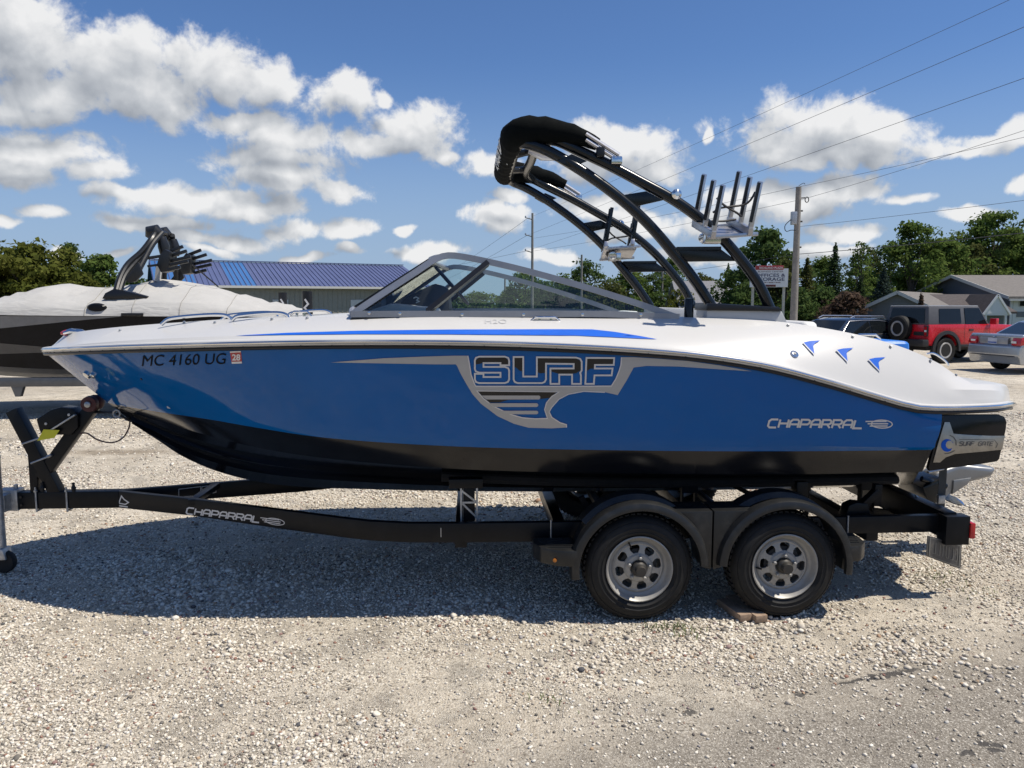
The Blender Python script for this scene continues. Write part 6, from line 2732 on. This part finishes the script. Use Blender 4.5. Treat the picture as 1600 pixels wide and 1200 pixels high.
# ================================================================== houses on the right
M_GWALL = mat('grey_house_siding', (0.17, 0.18, 0.185), .7, var=.05)
M_BWALL = mat('blue_grey_siding', (0.105, 0.115, 0.14), .7, var=.05)
M_WSID = mat('white_siding', (0.72, 0.72, 0.69), .6, var=.03)
M_SHING = mat('brown_grey_shingle', (0.16, 0.145, 0.13), .9, var=.22, vscale=5, bump=.5, bscale=30)
M_SHIND = mat('dark_brown_shingle', (0.075, 0.062, 0.058), .9, var=.22, vscale=5, bump=.5, bscale=30)


def gable_house(name, label, o, rz, w, L, ze, zr, wall, roof, base=-1.7, over=.35):
    """gable end in the local x axis at y=0, ridge runs along +y"""
    h = empty(name, label, 'house', (o[0], o[1], base), rz)
    ze, zr = ze - base, zr - base
    m = MB()
    m.prism([(-w / 2, 0), (w / 2, 0), (w / 2, ze), (0, zr), (-w / 2, ze)], 0, L)
    m.build('wall', wall, h, smooth=False)
    sl = (zr - ze) / (w / 2)
    for s in (-1, 1):
        m = MB()
        x1 = s * (w / 2 + over)
        z1 = ze - over * sl
        m.prism([(0, zr + .02), (x1, z1 + .02), (x1, z1 + .16), (0, zr + .18)], -over, L + over)
        m.build('roof', roof, h, smooth=False)
        m = MB()
        m.bar((0, -over - .02, zr + .09), (x1, -over - .02, z1 + .09), .04, .22)
        m.build('barge_board', M_TRIM, h, smooth=False)
        m = MB()
        m.box((x1 + s * .05, L / 2, z1 + .07), (.10, L + 2 * over, .13))
        m.build('gutter', M_TRIM, h, smooth=False)
    # siding courses on the gable end
    m = MB()
    z = .2
    while z < zr - .3:
        hw = w / 2 if z < ze else w / 2 * (zr - z) / (zr - ze)
        m.box((0, -.008, z), (hw * 2 - .02, .02, .03))
        z += .22
    q = m.build('siding_courses', wall, h, smooth=False)
    q['kind'] = 'stuff'
    return h


# large house: gable end looks left, long white side faces the yard
HY0, HY1 = 60.0, 75.0
HX = (1573 - 800) / F * HY0
ze_ = 1.95 + 7 / F * HY0
zr_ = 1.95 + 38 / F * 67.5
house = empty('long_house', 'long house with a blue grey gable end, brown roof and white side wall', 'house', (HX, HY0, -1.7), 0)
ze_ += 1.7
zr_ += 1.7
LW = 34.0
m = MB()
m.prism([(0, 0), (HY1 - HY0, 0), (HY1 - HY0, ze_), ((HY1 - HY0) / 2, zr_), (0, ze_)], 0, .3, 'X')
m.build('gable_wall', M_BWALL, house, smooth=False)
m = MB()
m.box((LW / 2 + .3, (HY1 - HY0) / 2, ze_ / 2), (LW, HY1 - HY0, ze_))
m.build('wall', M_WSID, house, smooth=False)
sl = (zr_ - ze_) / 7.5
for s in (0, 1):
    y1 = -.5 if s == 0 else 15.5
    m = MB()
    m.prism([(7.5, zr_ + .02), (y1, ze_ - .5 * sl + .02), (y1, ze_ - .5 * sl + .2), (7.5, zr_ + .2)], -.4, LW + .5, 'X')
    m.build('roof', M_SHING, house, smooth=False)
    m = MB()
    m.bar((-.42, 7.5, zr_ + .10), (-.42, y1, ze_ - .5 * sl + .10), .05, .26)
    m.build('barge_board', M_TRIM, house, smooth=False)
m = MB()
m.box((LW / 2, -.56, ze_ - .18), (LW + .8, .12, .16))
m.build('gutter', M_TRIM, house, smooth=False)
m = MB()
m.box((.12, -.05, ze_ / 2), (.18, .10, ze_))
m.build('corner_board', M_WSID, house, smooth=False)
zb0 = 1.95 - 23 / F * 60 + 1.7
m = MB()
m.box((LW / 2 + .4, -.02, zb0 + .2), (LW - .4, .06, .42))
m.build('grey_band', M_GWALL, house, smooth=False)
wx = (1591 - 800) / F * 60 - HX
m = MB()
m.box((wx + .1, -.03, 1.95 - 2 / F * 60 + 1.7), (.55, .08, .5))
wnd = m.build('window', M_TRIM, house, smooth=False)
m = MB()
m.box((wx + .1, -.075, 1.95 - 2 / F * 60 + 1.7), (.45, .012, .4))
m.build('pane', M_CGLASS, wnd, smooth=False)
m = MB()
z = .15
while z < ze_ - .3:
    m.box((LW / 2 + .5, -.012, z), (LW - .6, .022, .022))
    z += .18
q = m.build('siding_courses', M_WSID, house, smooth=False)
q['kind'] = 'stuff'
# porch wing in front of the gable end
PX0, PX1 = (1468 - 800) / F * 58, (1566 - 800) / F * 58
zw = 1.95 + 9 / F * 60
ze2 = 1.95 - 18 / F * 56.5
wing = empty('porch_wing', 'low wing with a dark brown roof and a small white porch gable', 'house', (PX0, 56.5, -1.7), 0)
m = MB()
m.box(((PX1 - PX0) / 2, 3.6, (ze2 + 1.7) / 2), (PX1 - PX0 - .6, 6.0, ze2 + 1.7))
m.build('wall', M_GWALL, wing, smooth=False)
m = MB()
m.prism([(0, ze2 + 1.7), (3.8, zw + 1.7), (7.6, ze2 + 1.7), (7.6, ze2 + 1.85), (3.8, zw + 1.86), (0, ze2 + 1.85)], 0, PX1 - PX0, 'X')
m.build('roof', M_SHIND, wing, smooth=False)
gxa = (1554 - 800) / F * 55.5 - PX0
zg0, zg1 = 1.95 - 18 / F * 55.5 + 1.7, 1.95 + 10 / F * 55.5 + 1.7
m = MB()
m.prism([(gxa - .85, zg0), (gxa + .85, zg0), (gxa, zg1)], -1.0, 2.5)
m.build('porch_gable', M_WSID, wing, smooth=False)
for s in (-1, 1):
    m = MB()
    m.bar((gxa, -1.05, zg1 + .05), (gxa + s * .98, -1.05, zg0 - .05), .08, .14)
    m.build('barge_board', M_WSID, wing, smooth=False)
    m = MB()
    m.prism([(gxa, zg1 + .03), (gxa + s * 1.0, zg0 - .06), (gxa + s * 1.0, zg0 + .02), (gxa, zg1 + .12)], -1.0, 2.4)
    m.build('porch_roof', M_SHIND, wing, smooth=False)
    m = MB()
    m.box((gxa + s * .72, -.9, zg0 / 2), (.13, .13, zg0))
    m.build('porch_post', M_WSID, wing, smooth=False)
m = MB()
m.box((gxa, -.9, zg0 - .04), (1.85, .16, .16))
m.build('porch_beam', M_WSID, wing, smooth=False)
m = MB()
m.box((gxa, .58, 1.0), (1.0, .06, 2.0))
m.build('door', M_WSID, wing, smooth=False)
# left house
gable_house('low_house', 'low grey house with a brown roof behind the spare wheel of the red car', W(1403, 472, 52), math.atan2(-.6, .8), 5.5, 24, 1.95 - 19 / F * 52, 1.95 + 13 / F * 52, M_GWALL, M_SHING)
lh = bpy.data.objects['low_house']
for px_, dx in ((1365, -1.15), (1390, .35)):
    m = MB()
    m.box((dx, -.03, 2.25), (.9, .08, .75))
    f_ = m.build('window_frame', M_TRIM, lh, smooth=False)
    m = MB()
    m.box((dx, -.075, 2.25), (.74, .012, .6))
    m.build('pane', M_CGLASS, f_, smooth=False)
o_ = W(1128, 472, 82)
gable_house('distant_house', 'small distant grey roofed house seen between the tower legs', (o_.x, o_.y), radians(90), 7, 5, 1.95 - .5, 1.95 + 30 / F * 82, M_WSID, mat('grey_shingle', (0.20, 0.20, 0.21), .9, var=.15))

# ================================================================== road sign
SY = 45.0
s0 = W(1200, 472, SY)
sign = empty('roadside_sign', 'white plaza sign on two posts with a red header reading offices and storage', 'sign', (s0.x, s0.y, -.6), radians(-8))
zc_ = lambda py: 1.95 + (472 - py) / F * SY + .6
xc_ = lambda px: (px - 1200) / F * SY
m = MB()
m.box((0, 0, (zc_(420.5) + zc_(449)) / 2), (xc_(1228.5) - xc_(1172), .16, zc_(420.5) - zc_(449)))
brd = m.build('sign_board', mat('sign_white', (0.62, 0.64, 0.66), .5, var=.03), sign, smooth=False)
m = MB()
m.box((0, -.03, (zc_(416) + zc_(422.5)) / 2), (xc_(1222) - xc_(1180), .14, zc_(416) - zc_(422.5)))
hdr = m.build('sign_header', mat('sign_red', (0.28, 0.025, 0.03), .5), sign, bevel=.02)
for px_ in (1177, 1223.5):
    m = MB()
    m.box((xc_(px_), .10, zc_(452) / 2 + .2), (.14, .12, zc_(440)))
    m.build('sign_post', mat('pale_post', (0.45, 0.43, 0.38), .8, var=.15), sign, smooth=False)
M_SNAVY = mat('sign_navy_letter', (0.03, 0.04, 0.10), .5)
M_SRED = mat('sign_dark_letter', (0.10, 0.05, 0.05), .5)


def sign_text(body, x0, x1, y0, y1, m_, par, dy, bold=0.0, name='sign_lettering'):
    pts, fs = text_2d(body, bold)
    b2 = MB()
    b2.add([(xc_(x0) + (xc_(x1) - xc_(x0)) * u, dy, zc_(y1) + (zc_(y0) - zc_(y1)) * v) for u, v in pts], fs)
    return b2.build(name, m_, par, smooth=False, recalc=False)


sign_text('RICHLAND PLAZA', 1185, 1220, 417.8, 421.2, M_STKW, hdr, -.106, .01)
sign_text('BUSINESS CENTER', 1183, 1221, 424, 426.3, M_SRED, brd, -.086)
sign_text('OFFICES &', 1180, 1224, 428.2, 433.2, M_SNAVY, brd, -.086, .02)
sign_text('STORAGE', 1180, 1223, 434.2, 439.5, M_SNAVY, brd, -.086, .02)
m = MB()
for k in range(11):
    m.box((xc_(1190) + k * .098, -.086, zc_(442)), (.07 if k % 4 != 3 else .03, .006, .055))
m.build('small_print', M_SRED, brd, smooth=False)
bpy.data.objects['small_print']['kind'] = 'stuff'
m = MB()
m.box((xc_(1202.5), -.088, zc_(446.8)), (.58, .012, .12))
m.build('sign_badge', mat('sign_maroon', (0.08, 0.015, 0.015), .5), brd, bevel=.03)
for px_ in (1178, 1225):
    m = MB()
    m.box((xc_(px_), .02, zc_(486)), (1.2, .06, .10))
# ================================================================== poles and wires
M_POLE = mat('weathered_pole', (0.23, 0.215, 0.195), .9, var=.2, vscale=4, bump=.5, bscale=40)
M_WIRE = mat('wire_grey', (0.055, 0.058, 0.065), .6)


def pole(px, py, Y, r, label, base=-1.7):
    t = W(px, py, Y)
    p = empty('utility_pole', label, 'utility pole', (t.x, t.y, base), 0, 'utility poles behind the yard')
    m = MB()
    m.tube([(0, 0, 0), (0, 0, (t.z - base) / 2), (0, 0, t.z - base)], [r * 1.15, r, r * .8], 12)
    m.build('shaft', M_POLE, p)
    return p, t


PY1 = 38.0
pl1, tp1 = pole(1248, 292, PY1, .165, 'nearest and thickest utility pole with a grey metal box, right of the sign', -.3)
hh = lambda py, Y, base: 1.95 + (472 - py) / F * Y - base
m = MB()
m.box((-.20, -.05, hh(344, PY1, -.3)), (.26, .24, .62))
m.build('pole_box', M_GALV, pl1, bevel=.03)
m = MB()
m.tube(smooth_path([(-.3, -.05, hh(345, PY1, -.3)), (-.62, -.05, hh(356, PY1, -.3)), (-.55, -.05, hh(364, PY1, -.3)), (-.3, -.05, hh(362, PY1, -.3)), (-.05, -.1, hh(363, PY1, -.3))], 14), .02, 6)
m.build('drop_cable', M_WIRE, pl1)
m = MB()
m.tube(smooth_path([(0, 0, hh(295, PY1, -.3)), (.25, 0, hh(291, PY1, -.3)), (.3, 0, hh(293, PY1, -.3))], 8), .015, 6)
m.tube([(.0, 0, hh(314, PY1, -.3)), (.32, 0, hh(313, PY1, -.3))], .03, 6)
m.tube([(.42 + .09 * cos(a), 0, hh(316, PY1, -.3) + .13 * sin(a)) for a in [2 * pi * k / 12 for k in range(12)]], .022, 6, closed=True)
m.build('insulator_bracket', M_DARK, pl1)
for py in (333, 349, 388):
    m = MB()
    m.tube([(.13, -.05, hh(py, PY1, -.3)), (.22, -.05, hh(py, PY1, -.3))], .04, 8)
    m.build('insulator', M_DARK, pl1)
PY2 = 70.0
pl2, tp2 = pole(832, 333, PY2, .12, 'tall thin utility pole with three side arms seen above the windshield')
for py in (345, 371, 395):
    m = MB()
    m.tube([(0, 0, hh(py + 1, PY2, -1.7)), (-.62, 0, hh(py - 2, PY2, -1.7))], .045, 6)
    m.build('side_arm', M_POLE, pl2)
    m = MB()
    m.lathe([(.05, -.1), (.07, 0), (.05, .1)], (-.62, 0, hh(py - 3, PY2, -1.7)), 'Z', 8)
    m.build('insulator', M_GALV, pl2)
pl3, tp3 = pole(909, 398, 82, .12, 'thin utility pole just right of the tall one, behind the far tower leg')
pl4, tp4 = pole(789, 430, 110, .14, 'most distant utility pole, seen through the windshield glass')
pl5, tp5 = pole(1035, 424, 92, .15, 'pale utility pole rising from the trees behind the far tower legs')


def wire(a, c, sag, r, label):
    m = MB()
    o = (a + c) / 2
    o.z = min(a.z, c.z)
    pts = []
    for k in range(17):
        t = k / 16
        p = a.lerp(c, t)
        p.z -= sag * 4 * t * (1 - t)
        pts.append(p - o)
    m.tube(pts, r * .62, 5)
    w_ = m.build('utility_wire', M_WIRE, None)
    w_.location = o
    tag(w_, label, 'wire', 'overhead wires')
    return w_


def toward(p1, px, py, Yr):
    return W(px, py, Yr)


def ext(a, c, k):
    """carry the wire on past c"""
    return a + (c - a) * k


q2 = lambda py: W(823, py - 3, PY2)
for py, ex, ey, r, w_ in ((345, 1572, 0, .011, 'topmost'), (371, 1600, 40, .013, 'second from the top'), (395, 1600, 120, .013, 'third from the top')):
    a = q2(py)
    c = W(ex, ey, 22)
    wire(a, ext(a, c, 1.12), .10, r, 'thin overhead wire, %s of those crossing the upper right sky' % w_)
a = tp1.copy()
wire(a, ext(a, W(1600, 213, 27.4), 1.25), .05, .012, 'overhead wire running right from the tip of the nearest pole')
a = W(1248, 313, PY1)
wire(a, ext(a, W(1600, 201, 27.4), 1.25), .10, .013, 'overhead wire running right from the bracket below the nearest pole tip')
a = W(1249, 354, PY1)
wire(a, ext(a, W(1600, 312, 27.4), 1.25), .04, .013, 'overhead wire running right from the metal box on the nearest pole')
a = W(1249, 397, PY1)
wire(a, ext(a, W(1600, 362, 27.4), 1.25), .06, .024, 'thick black cable running right from low on the nearest pole')
a = tp1.copy()
wire(a, W(835, 372, PY2), .15, .014, 'overhead wire running left from the tip of the nearest pole')
wire(W(1246, 313, PY1), W(835, 392, PY2), .15, .014, 'overhead wire running left from the bracket of the nearest pole')
wire(W(1246, 397, PY1), W(835, 450, PY2), .2, .016, 'overhead cable running left from low on the nearest pole behind the trees')
for py, e, w_ in ((345, (700, 425), 'upper'), (371, (690, 440), 'middle'), (395, (640, 425), 'lower')):
    wire(q2(py), W(e[0], e[1], 150), .2, .022, '%s wire running left and away from the tall thin pole' % w_)

# ================================================================== trees
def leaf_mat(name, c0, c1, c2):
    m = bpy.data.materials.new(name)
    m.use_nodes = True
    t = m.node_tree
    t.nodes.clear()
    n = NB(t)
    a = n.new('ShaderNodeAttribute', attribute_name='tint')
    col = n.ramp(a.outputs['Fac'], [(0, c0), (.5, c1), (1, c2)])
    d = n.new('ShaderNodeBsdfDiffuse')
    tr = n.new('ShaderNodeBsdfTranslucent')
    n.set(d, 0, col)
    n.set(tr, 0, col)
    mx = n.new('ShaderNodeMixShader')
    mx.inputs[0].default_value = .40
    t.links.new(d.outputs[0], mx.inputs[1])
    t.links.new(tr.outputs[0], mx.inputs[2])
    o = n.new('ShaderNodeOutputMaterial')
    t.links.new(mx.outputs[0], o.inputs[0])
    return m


L_YEL = leaf_mat('yellow_green_leaves', (.070, .085, .018), (.105, .120, .026), (.145, .150, .038))
L_MID = leaf_mat('mid_green_leaves', (.072, .118, .030), (.112, .164, .042), (.16, .205, .058))
L_DRK = leaf_mat('dark_green_leaves', (.050, .088, .030), (.080, .124, .040), (.116, .160, .054))
L_OLV = leaf_mat('olive_leaves', (.066, .080, .028), (.095, .108, .036), (.132, .138, .050))
L_SPR = leaf_mat('blue_spruce_needles', (.030, .050, .042), (.046, .070, .058), (.068, .092, .076))
L_FIR = leaf_mat('fir_needles', (.024, .046, .022), (.040, .068, .029), (.060, .092, .040))
L_BRN = leaf_mat('russet_leaves', (.075, .048, .038), (.105, .072, .054), (.140, .100, .075))
M_BARK = mat('bark', (0.085, 0.07, 0.055), .95, var=.3, bump=.6, bscale=25)


def quads_mesh(name, C, Nrm, Sz, tint, m_, par=None):
    """many leaf-sized folded quads from numpy arrays"""
    k = len(C)
    Nrm = Nrm / np.linalg.norm(Nrm, axis=1, keepdims=True)
    ref = RNG.normal(size=(k, 3))
    U = np.cross(Nrm, ref)
    U /= np.linalg.norm(U, axis=1, keepdims=True)
    V = np.cross(Nrm, U)
    s = Sz[:, None]
    P = np.stack([C - U * s, C - V * s * .62 + Nrm * s * .15, C + U * s, C + V * s * .62 + Nrm * s * .15], 1).reshape(-1, 3)
    me = bpy.data.meshes.new(name)
    me.vertices.add(4 * k)
    me.vertices.foreach_set('co', P.ravel())
    me.loops.add(4 * k)
    me.loops.foreach_set('vertex_index', np.arange(4 * k, dtype=np.int32))
    me.polygons.add(k)
    me.polygons.foreach_set('loop_start', (np.arange(k) * 4).astype(np.int32))
    me.polygons.foreach_set('loop_total', np.full(k, 4, np.int32))
    at = me.attributes.new('tint', 'FLOAT', 'FACE')
    at.data.foreach_set('value', np.clip(tint, 0, 1).astype(np.float32))
    me.update(calc_edges=True)
    me.materials.append(m_)
    o = bpy.data.objects.new(name, me)
    COL.objects.link(o)
    if par:
        o.parent = par
    return o


def tree(px, top, halfw, Y, kind, lm, label, name='deciduous_tree', base=-1.7, low=.18, nleaf=5200, group='trees behind the yard', size=1.0):
    t = W(px, top, Y)
    H = t.z - base
    R = halfw / F * Y * 1.25
    root = empty(name, label, 'tree', (t.x, t.y, base), random.uniform(0, 6), group)
    C, S_, Nn, T_ = [], [], [], []
    tr = MB()
    if kind == 'con':
        tr.tube([(0, 0, 0), (0, 0, H * .5), (0, 0, H * .97)], [R * .09 + .06, R * .05 + .03, .02], 8)
        nb = 44
        per = nleaf // (nb * 7)
        for i in range(nb):
            f = i / (nb - 1)
            z = H * (.03 + .94 * f) + random.uniform(-.01, .01) * H
            rad0 = R * (1 - f) ** .85 + .08
            for j in range(7):
                a = 2 * pi * (j + random.random()) / 7
                rad = rad0 * random.uniform(.62, 1.15)
                n_ = max(6, int(per * (1.6 - 1.2 * f)))
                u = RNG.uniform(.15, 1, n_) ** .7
                rr = rad * u
                x = rr * cos(a) + RNG.normal(0, .10 * rad, n_)
                y = rr * sin(a) + RNG.normal(0, .10 * rad, n_)
                zz = z - .32 * rr + RNG.normal(0, .02 * H, n_) + .10 * rad
                C.append(np.stack([x, y, zz], 1))
                S_.append(np.full(n_, .030 * H ** .5 * size + .02) * RNG.uniform(.6, 1.3, n_))
                N_ = RNG.normal(0, .6, (n_, 3))
                N_[:, 2] += .7
                Nn.append(N_)
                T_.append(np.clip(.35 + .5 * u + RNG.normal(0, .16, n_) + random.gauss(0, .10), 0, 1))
                if i % 4 == 0 and j % 2 == 0:
                    tr.tube([(0, 0, z), (rad * .8 * cos(a), rad * .8 * sin(a), z - .15 * rad)], [.03, .012], 5)
    else:
        tr.tube([(0, 0, 0), (random.uniform(-.1, .1) * R, random.uniform(-.1, .1) * R, H * .35), (random.uniform(-.15, .15) * R, 0, H * .75)], [R * .06 + .06, R * .04 + .04, .03], 9)
        ncl = 130
        per = nleaf / ncl
        ph = [random.uniform(0, 6.3) for _ in range(6)]
        for i in range(ncl):
            zf = random.uniform(0, 1) ** .85
            a = random.uniform(0, 2 * pi)
            env = (sin(pi * min(1, .20 + .78 * zf)) ** .55) * (1 + .22 * sin(2 * a + ph[0] + 3 * zf) + .16 * sin(3 * a + ph[1] - 5 * zf) + .14 * sin(7 * zf + ph[2] + a))
            u = random.uniform(.12, 1) ** .55
            rr = R * env * u
            # broken top: some limbs stop short
            top_k = 1.0 - .10 * (.5 + .5 * sin(2.3 * a + ph[3])) * min(1, rr / R * 1.6)
            c = np.array([rr * cos(a), rr * sin(a), H * (low + (top_k - low) * zf)])
            cr = (R * .155 + .16) * random.uniform(.6, 1.35)
            n_ = max(8, int(per * random.uniform(.5, 1.5)))
            d = RNG.normal(size=(n_, 3))
            d /= np.linalg.norm(d, axis=1, keepdims=True)
            q = d * (RNG.uniform(.1, 1, (n_, 1)) ** .6) * cr * np.array([1.35, 1.35, .72])
            C.append(c + q)
            S_.append(np.full(n_, (.026 * R + .085) * size) * RNG.uniform(.5, 1.4, n_))
            Nn.append(d * .6 + RNG.normal(0, .6, (n_, 3)) + np.array([0, 0, .35]))
            T_.append(np.clip(.5 + random.gauss(0, .20) + RNG.normal(0, .16, n_), 0, 1))
            if i < 22:
                tr.tube([(0, 0, c[2] * random.uniform(.4, .7)), (c[0] * .5, c[1] * .5, c[2] * .85), tuple(c)], [R * .02 + .02, R * .012 + .012, .01], 5)
    tr.build('trunk', M_BARK, root)
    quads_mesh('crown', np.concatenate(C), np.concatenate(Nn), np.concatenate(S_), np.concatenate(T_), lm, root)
    return root


TREES = [
    # px, top, half width px, Y, kind, leaves, label
    (40, 384, 75, 46, 'dec', L_YEL, 'broad yellow green tree at the far left behind the covered boat', 8500),
    (-25, 392, 55, 44, 'dec', L_YEL, 'yellow green tree cut by the left edge of the picture', 6000),
    (100, 392, 40, 50, 'dec', L_YEL, 'yellow green tree between the broad left one and the dark trees', 6000),
    (108, 382, 24, 60, 'dec', L_DRK, 'slim dark tree rising behind the yellow green trees on the left', 4500),
    (160, 402, 36, 55, 'dec', L_MID, 'rounded mid green tree left of the folded black tower', 6500),
    (205, 424, 28, 56, 'dec', L_DRK, 'dark low tree just behind the folded black tower', 4200),
    (1196, 362, 50, 62, 'dec', L_DRK, 'tall dark leafy tree behind the roadside sign', 8500),
    (1150, 425, 34, 66, 'dec', L_DRK, 'lower dark tree to the left of the roadside sign', 4500),
    (1228, 405, 26, 58, 'dec', L_OLV, 'olive tree between the roadside sign and the nearest pole', 4500),
    (1262, 402, 30, 60, 'con', L_OLV, 'pale olive conifer just right of the nearest pole', 6000),
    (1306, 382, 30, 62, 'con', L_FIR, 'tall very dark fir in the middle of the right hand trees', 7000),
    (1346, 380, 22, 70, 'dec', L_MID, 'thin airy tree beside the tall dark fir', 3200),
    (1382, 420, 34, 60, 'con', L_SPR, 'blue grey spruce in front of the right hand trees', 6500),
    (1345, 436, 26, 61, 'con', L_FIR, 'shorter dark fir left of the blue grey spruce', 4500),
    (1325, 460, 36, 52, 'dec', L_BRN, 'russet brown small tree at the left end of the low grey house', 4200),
    (1430, 350, 48, 72, 'dec', L_MID, 'tall green tree above the peak of the low grey house', 8500),
    (1395, 385, 36, 78, 'dec', L_DRK, 'dark tree standing behind the blue grey spruce', 5000),
    (1478, 376, 40, 76, 'dec', L_MID, 'mid green tree above the peak of the long house', 6500),
    (1520, 385, 40, 84, 'dec', L_OLV, 'olive tree behind the roof of the long house', 6000),
    (1556, 334, 56, 86, 'dec', L_MID, 'tallest tree on the right, over the roof of the long house', 9500),
    (1620, 345, 55, 88, 'dec', L_DRK, 'dark tree cut by the right edge of the picture', 7000),
    (1590, 372, 45, 98, 'dec', L_DRK, 'dark tree between the tallest tree and the right edge', 5000),
    (1500, 362, 34, 90, 'dec', L_MID, 'green tree between the two tallest right hand trees', 5500),
    (1362, 392, 32, 82, 'dec', L_OLV, 'olive tree behind the thin airy tree', 4500),
    (1285, 402, 28, 80, 'dec', L_MID, 'green tree filling in left of the tall dark fir', 4200),
    (1450, 410, 36, 84, 'dec', L_DRK, 'dark tree in the gap behind the two houses', 4500),
    (1440, 459, 9, 50, 'con', L_BRN, 'little brown conifer in front of the brown roof', 1500),
    (916, 407, 30, 92, 'dec', L_DRK, 'dark tree directly right of the second thin pole', 5000),
    (880, 432, 34, 96, 'dec', L_MID, 'green tree left of the second thin pole, behind the windshield rail', 5000),
    (985, 424, 34, 90, 'dec', L_MID, 'green tree behind the far tower legs, left of the pale pole', 5200),
    (950, 440, 30, 86, 'dec', L_OLV, 'olive tree low behind the far tower legs', 4200),
    (1050, 404, 28, 95, 'dec', L_MID, 'tall green tree right of the pale pole', 5000),
    (1020, 430, 26, 92, 'dec', L_DRK, 'dark tree directly behind the pale pole', 4200),
    (1098, 427, 26, 90, 'dec', L_OLV, 'olive tree left of the small distant house', 4500),
    (1066, 455, 26, 80, 'dec', L_YEL, 'low bright bush like tree below the near tower leg', 4000),
    (820, 428, 36, 100, 'dec', L_MID, 'green tree around the foot of the tall thin pole', 5200),
    (850, 445, 30, 92, 'dec', L_DRK, 'dark tree right of the foot of the tall thin pole', 4200),
    (752, 458, 36, 120, 'dec', L_MID, 'distant low green tree seen through the middle of the windshield', 3500),
    (700, 462, 34, 120, 'dec', L_DRK, 'distant dark tree seen through the front of the windshield', 3500),
    (1138, 412, 14, 88, 'con', L_DRK, 'small dark conifer behind the small distant house', 2000),
    (1175, 440, 30, 58, 'dec', L_DRK, 'dark undergrowth tree under the roadside sign', 4000),
    (1290, 452, 30, 56, 'dec', L_DRK, 'dark low tree between the nearest pole and the russet tree', 4000),
    (1246, 455, 30, 55, 'dec', L_DRK, 'dark low tree at the foot of the nearest pole', 4000),
]
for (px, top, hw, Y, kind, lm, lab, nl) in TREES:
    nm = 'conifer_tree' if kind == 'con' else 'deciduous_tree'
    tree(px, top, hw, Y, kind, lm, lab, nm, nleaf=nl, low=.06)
tree(564, 476, 7, 44, 'con', L_DRK, 'small clipped conifer against the tan wall of the blue roofed building', 'conifer_shrub', base=0.0 - .4, nleaf=1200, group=None)

# far-off wood closing the horizon all round
k = 26000
ang_ = RNG.uniform(0, 2 * pi, k)
rad_ = RNG.uniform(150, 175, k)
hgt_ = 5.0 + 1.3 * np.sin(ang_ * 23) + 1.1 * np.sin(ang_ * 57 + 1) + .8 * np.sin(ang_ * 131 + 2)
Cw = np.stack([rad_ * np.sin(ang_), rad_ * np.cos(ang_), -1.7 + hgt_ * RNG.uniform(0, 1, k) ** .7], 1)
Nw = np.stack([-np.sin(ang_), -np.cos(ang_), np.full(k, .5)], 1) + RNG.normal(0, .5, (k, 3))
wood = quads_mesh('distant_wood', Cw, Nw, RNG.uniform(.6, 1.3, k), np.clip(.5 + .25 * np.sin(ang_ * 40) + RNG.normal(0, .2, k), 0, 1), L_DRK)
wood['kind'] = 'stuff'
